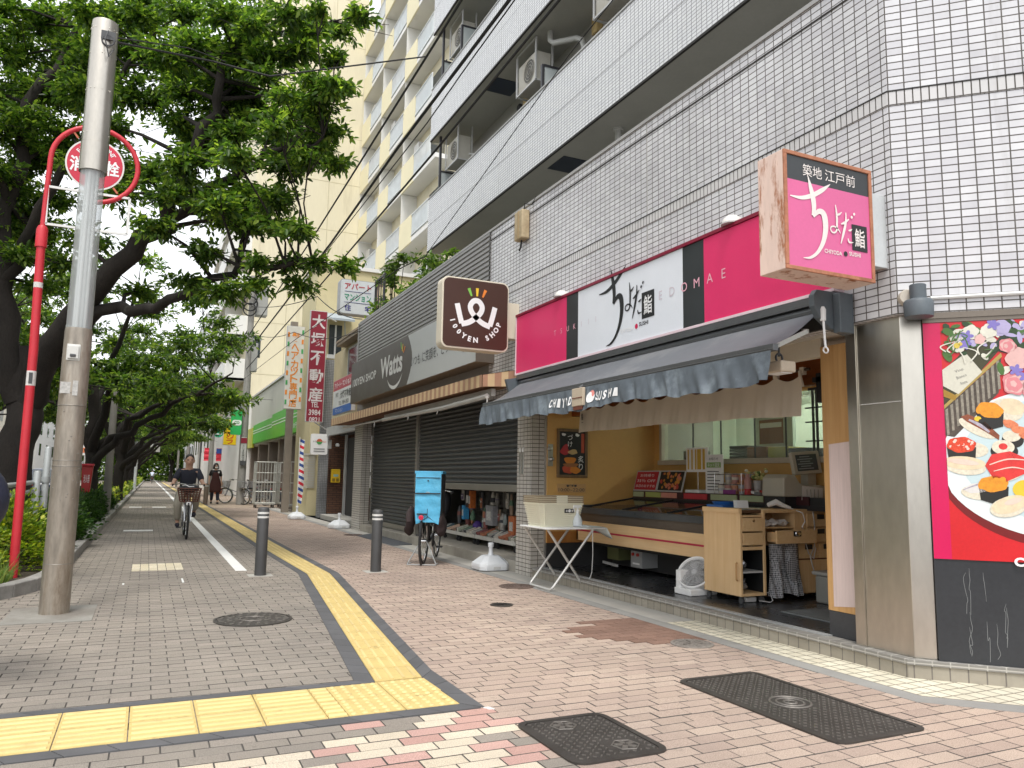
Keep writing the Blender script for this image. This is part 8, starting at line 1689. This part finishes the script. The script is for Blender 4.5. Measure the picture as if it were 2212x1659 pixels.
# ================================================================== bicycles and people
tyre_m = mat('tyre', (.022, .022, .022), .8); bk_frame = mat('bike_frame_black', (.03, .03, .032), .35)
def bike(name, label, frame_m, basket_m=None, bag=False, fender=True, stand=False, group=None, steer=0., kick=True):
    """built at the origin, heading +Y"""
    t = thing(name, label, 'bicycle', (0, 0, 0), group); W = .325
    for yc in (.55, -.55):
        b = MB(); b.torus((0, yc, W), W-.018, .019, (1, 0, 0), 36, 8); wh = b.build('wheel', tyre_m, t, smooth=True)
        b = MB(); b.torus((0, yc, W), W-.043, .010, (1, 0, 0), 36, 6); b.lathe([(.025, -.04), (.025, .04)], (0, yc, W), ax=(1, 0, 0), n=10); b.build('rim', chrome, wh)
        b = MB()
        for k in range(18):
            a = 2*math.pi*k/18; d = Vector((0, math.cos(a), math.sin(a))); b.tube([Vector((.02 if k % 2 else -.02, yc, W))+d*.02, Vector((0, yc, W))+d*(W-.04)], .0016, 4)
        b.build('spokes', chrome, wh)
        if fender: b = MB(); b.torus((0, yc, W), W+.018, .016, (1, 0, 0), 18, 6, a0=R(20) if True else 0, a1=R(200)); b.build('mudguard', chrome if yc > 0 else frame_m, t)
    b = MB(); bb = (0, -.08, .29); hd, hu = (0, .42, .62), (0, .37, .80); st = (0, -.24, .72)
    b.tube([bb, (0, .2, .36), hd], .019, 8); b.tube([bb, st], .017, 8); b.tube([(0, -.19, .58), (0, .1, .5), hd], .015, 8)
    for s_ in (-.055, .055): b.tube([bb, (s_, -.55, W)], .010, 6); b.tube([(0, -.22, .66), (s_, -.55, W)], .009, 6); b.tube([(s_*.6, .43, .60), (s_, .55, W)], .012, 6)
    b.tube([(0, .45, .58), hu], .019, 8); b.build('frame', frame_m, t, smooth=True)
    b = MB(); b.tube([(0, .37, .78), (0, .35, .98)], .013, 8); b.tube([(-.28, .10, .985), (-.27, .2, 1.0), (-.15, .33, 1.02), (0, .35, 1.0), (.15, .33, 1.02), (.27, .2, 1.0), (.28, .10, .985)], .011, 8); b.build('handlebar', chrome, t, smooth=True)
    b = MB(); b.tube([(-.28, .21, 1.0), (-.28, .09, .985)], .017, 8); b.tube([(.28, .21, 1.0), (.28, .09, .985)], .017, 8); b.build('grip', black_rubber, t)
    b = MB(); b.prism([(-.03, -.02, .80), (.03, -.02, .80), (.05, -.15, .81), (.10, -.27, .83), (.07, -.33, .83), (-.07, -.33, .83), (-.10, -.27, .83), (-.05, -.15, .81)], (0, 0, .05)); b.build('saddle', black_rubber, t, bev=.015); b = MB(); b.tube([(0, -.24, .70), (0, -.26, .81)], .013, 8); b.build('seat_post', chrome, t)
    b = MB(); b.lathe([(.085, -.006), (.085, .006)], (.05, -.08, .29), ax=(1, 0, 0), n=20); b.tube([(.07, -.08, .29), (.075, .07, .20)], .009, 6); b.tube([(-.07, -.08, .29), (-.075, -.23, .38)], .009, 6); b.box(.08, .17, .03, .11, .185, .21); b.box(-.17, -.08, -.27, -.19, .37, .395); b.build('pedals', dark_grey, t)
    if basket_m:
        b = MB(); z0, z1 = .70, .94
        P0 = [(-.15, .48, z0), (.15, .48, z0), (.15, .72, z0), (-.15, .72, z0)]; P1 = [(-.20, .42, z1), (.20, .42, z1), (.20, .78, z1), (-.20, .78, z1)]
        for k in range(7):
            f = k/6; q = [tuple(a+(c-a)*f for a, c in zip(p, r_)) for p, r_ in zip(P0, P1)]; b.tube(q+[q[0]], .006 if k < 6 else .011, 5)
        for i in range(4):
            for k in range(7): f = k/7; a = Vector(P0[i]).lerp(Vector(P0[(i+1) % 4]), f); c = Vector(P1[i]).lerp(Vector(P1[(i+1) % 4]), f); b.tube([a, c], .006, 4)
        b.box(-.15, .15, .48, .72, z0-.004, z0+.004); b.build('basket', basket_m, t)
        b = MB(); b.tube([(-.08, .5, .70), (-.05, .56, .34)], .006, 5); b.tube([(.08, .5, .70), (.05, .56, .34)], .006, 5); b.build('basket_stay', chrome, t)
        b = MB(); b.lathe([(.02, 0), (.04, .05), (.042, .06)], (0, .56, .66), ax=(0, 1, 0), n=14); b.build('headlight', chrome, t, smooth=True)
    b = MB(); b.box(-.07, .07, -.78, -.36, .70, .715)
    for s_ in (-.07, .07): b.tube([(s_, -.7, .70), (s_*.9, -.56, .34)], .006, 5)
    b.build('rear_rack', frame_m, t)
    b = MB(); b.lathe([(.034, 0), (.034, .025), (.02, .03)], (0, -.80, .66), ax=(0, -1, 0), n=16); b.build('tail_light', mat('reflector_red', (.6, .02, .06), .25), t)
    if stand:
        b = MB(); b.tube([(-.04, -.55, W), (-.2, -.66, .02), (-.2, -.7, .012), (.2, -.7, .012), (.2, -.66, .02), (.04, -.55, W)], .009, 6); b.tube([(-.2, -.66, .015), (-.19, -.45, .012)], .008, 6); b.tube([(.2, -.66, .015), (.19, -.45, .012)], .008, 6); b.build('kickstand', grey_metal, t)
    elif kick: b = MB(); b.tube([(-.06, -.5, W), (-.16, -.42, .012)], .009, 6); b.build('kickstand', chrome, t)
    return t
# delivery bicycle
t = bike('bicycle', 'black bicycle seen from behind carrying the tall blue delivery bag by the shutters', bk_frame, stand=True); t.location = (3.85, 10.97, 0); t.rotation_euler = (0, 0, R(-29))
t = thing('delivery_bag', 'tall sky blue delivery bag strapped on the rear rack of the bicycle', 'bag', (3.565, 10.3, .60))
cy = mat('bag_cyan', (.09, .42, .66), .45, var=.14, sc=7, fine=30, bm=.004, dirt=(.15, .52, .74), dscale=5, dth=(.55, .7)); blk = mat('bag_black', (.02, .022, .026), .6, var=.3)
x0, x1, y0, y1 = 3.385, 3.745, 10.30, 10.62
b = MB(); rs = random.Random(4)
def bp(u_, v_):
    pin = .06*max(0, .28-v_)/.28; x = x0+(x1-x0)*(u_*(1-2*pin)+pin); z = .565+.715*v_; return (x, y0-.022-.010*math.sin(math.pi*u_)-.004*math.sin(u_*9+v_*14)*(v_ < .6)-.003*math.sin(v_*31), z+(.07*(1-abs(u_-.5)*2) if v_ < .01 else 0))
n = 16; m_ = 24; V = [bp(i/n, j/m_) for i in range(n+1) for j in range(m_+1)]; b.add(V, [(i*(m_+1)+j, (i+1)*(m_+1)+j, (i+1)*(m_+1)+j+1, i*(m_+1)+j+1) for i in range(n) for j in range(m_)]); b.build('front_panel', cy, t, smooth=True)
b = MB(); b.box(x0-.012, x1+.012, y0+.0, y1, .60, 1.275); b.build('body', blk, t, bev=.02); b = MB(); b.box(x0-.016, x1+.016, y0-.01, y1, 1.262, 1.30); b.box(x0, x1, y0-.022, y0-.014, 1.215, 1.30); b.build('lid', cy, t, bev=.012)
b = MB(); b.box(x0+.01, x1-.01, y0-.04, y0-.03, 1.203, 1.212); b.box(x0+.005, x1-.005, y0-.045, y0-.03, .983, .998); b.tube([(3.565, y0-.037, .78), (3.565, y0-.037, .66), (3.46, y0-.03, .60)], .004, 5); b.tube([(3.565, y0-.037, .68), (3.67, y0-.03, .60)], .004, 5); b.build('seam', blk, t)
b = MB(); b.box(3.555, 3.575, y0-.042, y0-.034, 1.16, 1.175, 0); b.box(3.54, 3.59, y0-.044, y0-.036, 1.003, 1.012, 1); b.build('badge', [ink, mat('badge_grey', (.4, .5, .55), .5)], t)
t.rotation_euler = (0, 0, R(-29))
t = thing('coat', 'dark brown coat draped over both sides of the delivery bicycle', 'coat', (3.6, 10.5, .4)); coat = mat('coat_dark', (.028, .017, .017), .85, var=.4, sc=8)
for sx, xa in ((-1, 3.36), (1, 3.77)):
    bm_ = bmesh.new(); bmesh.ops.create_icosphere(bm_, subdivisions=3, radius=1)
    for v in bm_.verts: v.co = Vector((v.co.x*.065+xa+sx*.02*(.5-v.co.z*.5), v.co.y*.17+10.48, v.co.z*.21+.60))*1; v.co += Vector((_n.noise(v.co*9)*.05, _n.noise(v.co*9+Vector((5, 0, 0)))*.05, 0))
    b = MB(); b.add([tuple(v.co) for v in bm_.verts], [tuple(v.index for v in f.verts) for f in bm_.faces]); bm_.free(); b.build('sleeve', coat, t, smooth=True)

t.rotation_euler = (0, 0, R(-29)); t.location = (3.63, 10.46, .4)
def skin_part(name, verts, edges, rad, mats, parent, sub=2, local=False):
    me = bpy.data.meshes.new('s'); me.from_pydata(verts, edges, []); o = bpy.data.objects.new('s', me); COL.objects.link(o)
    sk = o.modifiers.new('k', 'SKIN'); sk.use_smooth_shade = True
    for i, r_ in enumerate(rad): me.skin_vertices[0].data[i].radius = (r_, r_) if not isinstance(r_, tuple) else r_
    me.skin_vertices[0].data[0].use_root = True; ss = o.modifiers.new('u', 'SUBSURF'); ss.levels = sub; ss.render_levels = sub
    m2 = bpy.data.meshes.new_from_object(o.evaluated_get(bpy.context.evaluated_depsgraph_get())); bpy.data.objects.remove(o); bpy.data.meshes.remove(me)
    b = MB(); b.add([v.co[:] for v in m2.vertices], [tuple(p.vertices) for p in m2.polygons]); bpy.data.meshes.remove(m2)
    return b
skin_m = mat('skin', (.50, .30, .21), .55, var=.06); hair_m = mat('hair_black', (.018, .015, .014), .5, var=.3)
def figure(t, J, top_m, leg_m, shoe_m, hair='short', sleeves='short', lean=0):
    """J: joint positions (local). One continuous skinned body, clothing as separate skinned shells."""
    N = ['pelvis', 'belly', 'chest', 'neck', 'head', 'shL', 'elL', 'wrL', 'shR', 'elR', 'wrR', 'hipL', 'knL', 'anL', 'hipR', 'knR', 'anR', 'handL', 'handR', 'headtop', 'toeL', 'toeR']
    ix = {n: i for i, n in enumerate(N)}; E = [('pelvis', 'belly'), ('belly', 'chest'), ('chest', 'neck'), ('neck', 'head'), ('head', 'headtop'), ('chest', 'shL'), ('shL', 'elL'), ('elL', 'wrL'), ('wrL', 'handL'), ('chest', 'shR'), ('shR', 'elR'), ('elR', 'wrR'), ('wrR', 'handR'), ('pelvis', 'hipL'), ('hipL', 'knL'), ('knL', 'anL'), ('anL', 'toeL'), ('pelvis', 'hipR'), ('hipR', 'knR'), ('knR', 'anR'), ('anR', 'toeR')]
    rd = dict(pelvis=.11, belly=.095, chest=.095, neck=.052, head=.078, headtop=.07, shL=.055, elL=.04, wrL=.028, shR=.055, elR=.04, wrR=.028, handL=.03, handR=.03, hipL=.085, hipR=.085, knL=.055, knR=.055, anL=.036, anR=.036, toeL=.03, toeR=.03)
    b = skin_part('body', [tuple(J[n]) for n in N], [(ix[a], ix[c]) for a, c in E], [rd[n] for n in N], None, t)
    hd = (Vector(J['head'])+Vector(J['headtop']))/2; f = Vector(J['face']).normalized(); sd_ = f.cross(Z_).normalized()
    b.ell(tuple(hd+Vector((0, 0, .0))), .078, .092, .112, 0, 16, 12)
    b.ell(tuple(hd+f*.095-Z_*.015), .014, .018, .022, 0, 8, 6)
    for s_ in (-1, 1): b.ell(tuple(hd+sd_*s_*.082-Z_*.01), .012, .02, .03, 0, 8, 6)
    for h_, w_ in (('handL', 'wrL'), ('handR', 'wrR')):
        H = Vector(J[h_]); d = (H-Vector(J[w_])).normalized(); sx = d.cross(Vector((0, 1, .2))).normalized(); dn = d.cross(sx)
        for k in range(4): q = H+sx*(k-1.5)*.017; l = (.032, .038, .036, .028)[k]; b.tube([q, q+d*l*.7-Z_*.005, q+d*l*.9-Z_*(l*.8)], [.009, .0085, .007], 6)
        b.tube([H-d*.02, H-d*.005+sx*.035, H+d*.02+sx*.04-Z_*.012], [.011, .010, .008], 6)
    b.build('body', skin_m, t, smooth=True, ang=80, local=True)
    b = MB()
    for s_ in (-1, 1): b.ell(tuple(hd+f*.082+sd_*s_*.032+Z_*.012), .012, .008, .007, 0, 8, 6); b.ell(tuple(hd+f*.084+sd_*s_*.033+Z_*.032), .02, .008, .005, 1, 8, 5)
    b.ell(tuple(hd+f*.086-Z_*.055), .026, .008, .007, 2, 8, 5); b.build('face', [ink, hair_m, mat('lips', (.35, .13, .11), .5)], t, smooth=True, local=True)
    # shirt
    n2 = ['belly0', 'belly', 'chest', 'neck0', 'shL', 'mL', 'shR', 'mR']; P = dict(J); P['belly0'] = Vector(J['pelvis'])-(Vector(J['belly'])-Vector(J['pelvis']))*.55; P['neck0'] = Vector(J['chest']).lerp(Vector(J['neck']), .55); e_ = .85 if sleeves == 'long' else .62
    for s_ in 'LR': P['m'+s_] = Vector(J['sh'+s_]).lerp(Vector(J['el'+s_]), .85)
    r2 = dict(belly0=.145, belly=.155, chest=.175, neck0=.095, shL=.075, shR=.075, mL=.062, mR=.062); i2 = {n: i for i, n in enumerate(n2)}
    skin_part('shirt', [tuple(P[n]) for n in n2], [(i2[a], i2[c]) for a, c in (('belly0', 'belly'), ('belly', 'chest'), ('chest', 'neck0'), ('chest', 'shL'), ('shL', 'mL'), ('chest', 'shR'), ('shR', 'mR'))], [r2[n] for n in n2], None, t).build('shirt', top_m, t, smooth=True, ang=80, local=True)
    n3 = ['pelvis', 'hipL', 'knL', 'aL', 'hipR', 'knR', 'aR', 'waist']; P['waist'] = Vector(J['pelvis']).lerp(Vector(J['belly']), .8)
    for s_ in 'LR': P['a'+s_] = Vector(J['kn'+s_]).lerp(Vector(J['an'+s_]), .88)
    r3 = dict(pelvis=.135, waist=.13, hipL=.105, hipR=.105, knL=.08, knR=.08, aL=.062, aR=.062); i3 = {n: i for i, n in enumerate(n3)}
    skin_part('trousers', [tuple(P[n]) for n in n3], [(i3[a], i3[c]) for a, c in (('pelvis', 'waist'), ('pelvis', 'hipL'), ('hipL', 'knL'), ('knL', 'aL'), ('pelvis', 'hipR'), ('hipR', 'knR'), ('knR', 'aR'))], [r3[n] for n in n3], None, t).build('trousers', leg_m, t, smooth=True, ang=80, local=True)
    for s_ in 'LR':
        a, c = Vector(J['an'+s_]), Vector(J['toe'+s_]); d = (c-a); d.z = 0; d = d.normalized() if d.length > .01 else f; h_ = a-Z_*.035-d*.05; tp = a-Z_*.045+d*.15
        skin_part('shoe', [tuple(a), tuple(h_), tuple(a+d*.05-Z_*.04), tuple(tp)], [(0, 2), (2, 1), (2, 3)], [.045, .042, .048, .036], None, t).build('shoe', shoe_m, t, smooth=True, ang=80, local=True)
    b = MB()
    if hair == 'short': b.ell(tuple(hd+Z_*.03-f*.022), .086, .096, .105, 0, 16, 10)
    else: b.ell(tuple(hd+Z_*.022-f*.026), .105, .108, .122, 0, 16, 10); [b.ell(tuple(hd+sd_*s_*.085-Z_*.05-f*.015), .04, .06, .085, 0, 10, 8) for s_ in (-1, 1)]
    b.build('hair', hair_m, t, smooth=True, local=True)
    return hd, f, sd_
# cyclist riding towards the camera
cb = bike('bicycle', 'bicycle with a brown wicker basket ridden towards the camera', mat('bike_frame_silver', (.45, .46, .48), .35, metal=.4), mat('wicker_brown', (.12, .045, .028), .7, var=.3, sc=30), kick=False); cb.location = (.73, 16.2, 0); cb.rotation_euler = (0, 0, math.pi)
t = thing('person', 'cyclist in a dark top and beige trousers riding towards the camera', 'person', (.73, 16.2, 0))
J = dict(pelvis=(0, .26, .90), belly=(0, .20, 1.04), chest=(0, .08, 1.20), neck=(0, .02, 1.33), head=(0, -.01, 1.42), headtop=(0, -.01, 1.50), face=(0, -1, -.1), shL=(.17, .06, 1.25), elL=(.25, -.06, 1.04), wrL=(.275, -.12, 1.01), handL=(.28, -.17, 1.02), shR=(-.17, .06, 1.25), elR=(-.26, -.04, 1.05), wrR=(-.275, -.12, 1.01), handR=(-.28, -.17, 1.02), hipL=(.1, .22, .86), knL=(.16, -.14, .78), anL=(.14, .17, .47), toeL=(.14, .07, .43), hipR=(-.1, .22, .86), knR=(-.17, -.12, .64), anR=(-.15, .0, .28), toeR=(-.15, -.1, .24))
figure(t, J, mat('shirt_navy', (.02, .022, .035), .8, var=.2), mat('trousers_beige', (.33, .30, .24), .85, var=.12), mat('shoe_navy', (.02, .02, .035), .6))
t2 = thing('bag', 'black bag with white piping lying in the brown bicycle basket', 'bag', (.73, 15.6, .9)); b = MB(); b.ell((.73, 15.62, .94), .18, .14, .08, 0, 14, 8); b.build('body', blk, t2, smooth=True); b = MB(); b.tube([(.60, 15.52, .99), (.66, 15.49, 1.0), (.72, 15.48, .97), (.80, 15.48, .975)], .008, 5); b.build('piping', white_plastic, t2)
# shop worker walking
t = thing('person', 'shop worker in black clothes, brown apron and white face mask walking towards the camera', 'person', (2.55, 34, 0))
J = dict(pelvis=(0, 0, .92), belly=(0, 0, 1.06), chest=(0, 0, 1.26), neck=(0, -.01, 1.41), head=(0, -.02, 1.50), headtop=(0, -.02, 1.58), face=(.25, -1, 0), shL=(.17, 0, 1.33), elL=(.22, .03, 1.08), wrL=(.23, -.06, .88), handL=(.23, -.08, .80), shR=(-.17, 0, 1.33), elR=(-.23, .04, 1.10), wrR=(-.24, -.05, .92), handR=(-.24, -.08, .85), hipL=(.09, 0, .88), knL=(.11, -.06, .50), anL=(.12, -.10, .09), toeL=(.13, -.2, .05), hipR=(-.09, 0, .88), knR=(-.10, -.05, .48), anR=(-.11, .12, .10), toeR=(-.11, .02, .06))
hd, f, sd_ = figure(t, J, mat('shirt_black', (.015, .014, .016), .85, var=.2), mat('trousers_indigo', (.02, .025, .045), .85, var=.2), ink, 'bob')
b = MB(); b.ell(tuple(hd+f*.062-Z_*.045), .062, .04, .048, 0, 12, 8); b.build('face_mask', white_plastic, t, smooth=True, local=True)
b = MB(); ap = mat('apron_brown', (.05, .014, .012), .85, var=.15); n = 8; m_ = 10; V = []
for i in range(n+1):
    for j in range(m_+1): u_ = i/n-.5; q = j/m_; w_ = .20+.24*min(1, q*1.6); V.append((u_*w_, -.155-.02*math.cos(u_*3)-.02*q*(1+math.sin(u_*9)*.4)+.06*abs(u_)*(q > .3), 1.30-.82*q))
b.add(V, [(i*(m_+1)+j, i*(m_+1)+j+1, (i+1)*(m_+1)+j+1, (i+1)*(m_+1)+j) for i in range(n) for j in range(m_)]); o_ = b.build('apron', ap, t, smooth=True, local=True); o_.modifiers.new('t', 'SOLIDIFY').thickness = .012
b = MB(); b.obox((.10, -.17, 1.30), (.07, 0, 0), (0, .006, 0), (0, 0, .05)); b.build('name_badge', white_plastic, t, local=True)
# far cyclist
t = bike('bicycle', 'tiny distant bicycle at the far end of the walkway', bk_frame); t.location = (.55, 104, 0); t.rotation_euler = (0, 0, 0)
t = thing('person', 'tiny distant cyclist in a pale blue shirt at the end of the walkway', 'person', (.55, 104, 0))
J = dict(pelvis=(0, -.26, .92), belly=(0, -.20, 1.06), chest=(0, -.08, 1.24), neck=(0, -.02, 1.39), head=(0, .01, 1.48), headtop=(0, .01, 1.56), face=(0, 1, 0), shL=(.17, -.06, 1.30), elL=(.25, .06, 1.08), wrL=(.27, .12, 1.02), handL=(.28, .17, 1.02), shR=(-.17, -.06, 1.30), elR=(-.26, .04, 1.08), wrR=(-.27, .12, 1.02), handR=(-.28, .17, 1.02), hipL=(.1, -.22, .88), knL=(.16, .14, .78), anL=(.14, -.1, .42), toeL=(.14, .0, .38), hipR=(-.1, -.22, .88), knR=(-.15, .08, .64), anR=(-.13, .0, .22), toeR=(-.13, .1, .18))
figure(t, J, mat('shirt_paleblue', (.5, .56, .66), .8), mat('trousers_grey', (.12, .12, .13), .85), ink)
# parked bicycles by the utility pole
pb = bike('bicycle', 'parked bicycle with a silver basket left of the utility pole', mat('bike_frame_grey', (.12, .13, .15), .35), mat('basket_silver', (.35, .36, .37), .4, metal=.4), group='bicycles parked by the store'); pb.location = (3.55, 34.9, 0); pb.rotation_euler = (0, 0, R(62))
dup(pb, (4.0, 32.9, 0), R(40), 'parked bicycle between the utility pole and the roll cages'); dup(pb, (4.5, 33.6, 0), R(38), 'parked bicycle behind the others, nearest the store windows')
t = thing('flower_pot', 'orange flower pot with yellow green plant by the store wall', 'plant', (4.35, 52, 0)); b = MB(); b.lathe([(.22, 0), (.30, .4), (.27, .4)], (4.1, 52, 0), n=16); b.build('pot', mat('terracotta', (.4, .13, .06), .7), t); b = MB(); rs = random.Random(3)
for k in range(40): b.ell((4.1+rs.gauss(0, .15), 52+rs.gauss(0, .15), .55+rs.gauss(0, .12)), .06, .06, .04, rs.choice([0, 0, 1]), 6, 4)
b.build('foliage', [mat('leaf_yellow', (.3, .33, .05), .7), mat('petal_orange', (.55, .2, .04), .7)], t)
# passer-by with a navy backpack at the left edge
t = thing('person', 'person in dark clothes walking along the road side at the left edge', 'person', (-1.32, 5.1, 0))
J = dict(pelvis=(0, 0, .92), belly=(0, 0, 1.06), chest=(0, .01, 1.26), neck=(0, .03, 1.41), head=(0, .05, 1.50), headtop=(0, .05, 1.58), face=(0, 1, 0), shL=(.17, 0, 1.33), elL=(.21, -.05, 1.08), wrL=(.20, .05, .88), handL=(.2, .08, .80), shR=(-.17, 0, 1.33), elR=(-.21, .04, 1.10), wrR=(-.22, .12, .92), handR=(-.22, .14, .85), hipL=(.09, 0, .88), knL=(.10, .05, .50), anL=(.11, -.05, .09), toeL=(.11, .06, .05), hipR=(-.09, 0, .88), knR=(-.10, .08, .5), anR=(-.11, .2, .10), toeR=(-.11, .3, .06))
figure(t, J, mat('jacket_navy', (.012, .015, .03), .75, var=.2), mat('trousers_dark', (.02, .02, .024), .85), ink, 'short')
t.location = (-1.03, 5.32, 0)
t = thing('backpack', 'rounded navy backpack just entering the picture at the left edge', 'backpack', (-.84, 5.02, 1.05)); nv = mat('navy_nylon', (.012, .016, .035), .5, var=.35, sc=9); b = MB(); b.ell((-.835, 5.02, 1.04), .165, .13, .2, 0, 20, 14); b.build('body', nv, t, smooth=True); b = MB(); b.tube([(-.82, 4.895, 1.13), (-.78, 4.885, 1.04), (-.79, 4.90, .93)], .006, 5); b.build('zip', dark_grey, t); b = MB(); b.tube([(-.82, 5.06, 1.22), (-.84, 5.16, 1.38), (-.87, 5.30, 1.415), (-.86, 5.40, 1.34), (-.84, 5.42, 1.2), (-.83, 5.2, .98)], .014, 6); b.build('strap', nv, t)
# ================================================================== road side, left
t = thing('guard_rail', 'grey tubular guard rail behind the bright shrubs at the left', 'guard rail', (-1.5, 12, .09)); gr_ = mat('rail_grey', (.36, .38, .38), .45, metal=.2, var=.1)
b = MB(); b.tube([(-1.36, 12.6, 1.06), (-1.62, 9.4, 1.0), (-2.1, 7.6, .98)], .03, 10); b.tube([(-1.36, 12.6, .94), (-1.62, 9.4, .88), (-2.1, 7.6, .86)], .03, 10); b.build('rail', gr_, t, smooth=True)
for x, y, h in ((-1.34, 12.2, 1.21), (-1.28, 12.6, 1.55), (-1.60, 9.6, 1.1)):
    b = MB(); b.lathe([(.045, .05), (.045, h-.02), (.03, h), (.001, h+.005)], (x, y, 0), n=16, cap=False); b.lathe([(.056, h-.5), (.056, h-.42)], (x, y, 0), n=16); b.build('post', gr_, t, smooth=True)
b = MB(); b.lathe([(.045, .05), (.045, 3.4)], (-1.22, 13.2, 0), n=14); b.lathe([(.055, 1.9), (.055, 2.0)], (-1.22, 13.2, 0), n=14); tag(b.build('sign_post', gr_, smooth=True), 'tall thin grey post by the guard rail, left of the steel column', 'post')
t = thing('extinguisher_box', 'slim red box on a stand in the planting between the tree trunks', 'fire box', (-1.28, 21.5, .1)); b = MB(); b.prism([(-1.45, 21.4, 1.36), (-1.20, 21.4, 1.36), (-1.24, 21.4, .72), (-1.42, 21.4, .72)], (0, .22, 0)); b.build('box', mat('box_red', (.4, .015, .015), .4), t, bev=.02); b = MB(); b.box(-1.47, -1.18, 21.36, 21.64, 1.36, 1.41); b.build('lid', red_paint, t, bev=.01); b = MB(); b.lathe([(.03, .05), (.03, .72)], (-1.33, 21.5, 0), n=10); b.build('stand', grey_metal, t); b = MB(); b.text('消火器', (-1.325, 21.393, 1.05), X_, Z_, w=.13, h=.2, mi=0); b.build('lettering', wht, t)
def car(label, x, y, rot, m_body):
    t = thing('parked_car', label, 'car', (0, 0, 0), 'cars on the road'); prof = [(-2.1, .35), (-2.1, .75), (-1.9, .95), (-1.5, 1.0), (-.9, 1.45), (.5, 1.5), (1.1, 1.02), (1.9, .88), (2.1, .7), (2.1, .35)]
    b = MB(); b.prism([(-.82, yy, z) for yy, z in prof], (1.64, 0, 0)); b.build('body', m_body, t, bev=.08, seg=3, smooth=True); b = MB(); b.prism([(-.83, yy, z) for yy, z in ((-1.35, 1.02), (-.85, 1.38), (.45, 1.42), (.95, 1.04))], (1.66, 0, 0)); b.obox((0, 1.0-.1, 1.24), (1.4, 0, 0), (0, .5, -.42), (0, .01, .01)); b.obox((0, -1.28, 1.22), (1.4, 0, 0), (0, .5, .42), (0, -.01, .01)); b.build('window', win_d, t)
    for yy in (-1.3, 1.3):
        for s_ in (-1, 1): b = MB(); b.lathe([(.31, -.1), (.31, .1)], (s_*.76, yy, .31), ax=(1, 0, 0), n=24); w_ = b.build('wheel', tyre_m, t); b = MB(); b.lathe([(.2, -.11), (.2, .11)], (s_*.765, yy, .31), ax=(1, 0, 0), n=18); b.build('rim', chrome, w_)
    for s_ in (-1, 1): b = MB(); b.box(s_*.55-.18, s_*.55+.18, 2.06, 2.12, .66, .8); b.build('headlight', white_plastic, t); b = MB(); b.box(s_*.6-.14, s_*.6+.14, -2.12, -2.06, .7, .85); b.build('tail_light', red_paint, t)
    t.location = (x, y, -.14); t.rotation_euler = (0, 0, rot); return t
car('dark blue car on the road beyond the second tree', -4.2, 44, 0, mat('car_navy', (.02, .03, .06), .25, spec=.8)); car('white car on the road at the far left', -5.0, 21, math.pi, mat('car_white', (.65, .65, .66), .25, spec=.7)); car('silver car farther up the road on the left', -8.5, 60, math.pi, mat('car_silver', (.4, .41, .42), .25, metal=.4))
fin = [mat('facade_white', (.70, .70, .68), .8, var=.06), mat('facade_tan', (.50, .40, .27), .8), mat('facade_grey', (.45, .46, .47), .8), mat('facade_cream', (.66, .62, .52), .8), mat('facade_brick', (.28, .13, .10), .85)]
for i, (x0, x1, y0, y1, h, mi, l) in enumerate(((-26, -14, 18, 31, 11, 0, 'white building across the road at the far left'), (-25, -13, 31.5, 42, 7, 1, 'tan building across the road'), (-26, -13.5, 42.5, 56, 13, 2, 'grey building across the road behind the second tree'), (-25, -13, 57, 72, 8, 4, 'brick red building across the road'), (-26, -13, 73, 96, 15, 3, 'cream building across the road, distant'), (-24, -11, 97, 122, 10, 0, 'white building at the end of the road'), (-28, -15, 2, 17, 9, 3, 'cream building across the road by the left edge'))):
    block('street_building', l, x0, x1, y0, y1, h, fin[mi], ('x', 4, max(2, int(h/3.2)), 1.6, 1.3, win_d))
t = thing('hanging_sign', 'white rectangular sign panels hanging over the far end of the walkway', 'sign', (.4, 60, 2.7)); b = MB(); b.box(.08, .36, 60, 60.08, 2.72, 3.28); b.box(.44, .70, 60, 60.08, 2.72, 3.28); b.build('panel', white_plastic, t); b = MB(); b.tube([(-.9, 60.1, -.0), (-.9, 60.1, 3.5), (.75, 60.1, 3.4)], .05, 8); b.build('post', grey_metal, t)
t = thing('utility_pole', 'pale slender pole by the kerb in the distance', 'utility pole', (-.75, 58, 0)); b = MB(); b.lathe([(.10, 0), (.08, 6)], (-.72, 58, 0), n=12); b.build('pole', mat('pole_pale', (.5, .53, .53), .5), t, smooth=True)
for x, y, l in ((-3.4, 52, 'red and white road sign beyond the trees'), (-.9, 66, 'orange sign board on a post far along the kerb')):
    t = thing('road_sign', l, 'road sign', (x, y, 0)); b = MB(); b.tube([(x, y, -.1), (x, y, 3)], .04, 8); b.build('post', light_grey, t); b = MB(); b.box(x-.3, x+.3, y-.05, y-.02, 2.2, 3.0, 0); b.box(x-.22, x+.22, y-.06, y-.05, 2.35, 2.65, 1); b.build('panel', [white_plastic, MATS['mural_shrimp']], t)
b = MB(); b.box(-30, -11.5, -5, 130, -.14, .0); struct(b.build('pavement', conc))
b = MB()
for k in range(30): b.box(-7.6, -7.45, -5+5*k, -2+5*k, -.15, -.134)
struct(b.build('road_marking', wl))
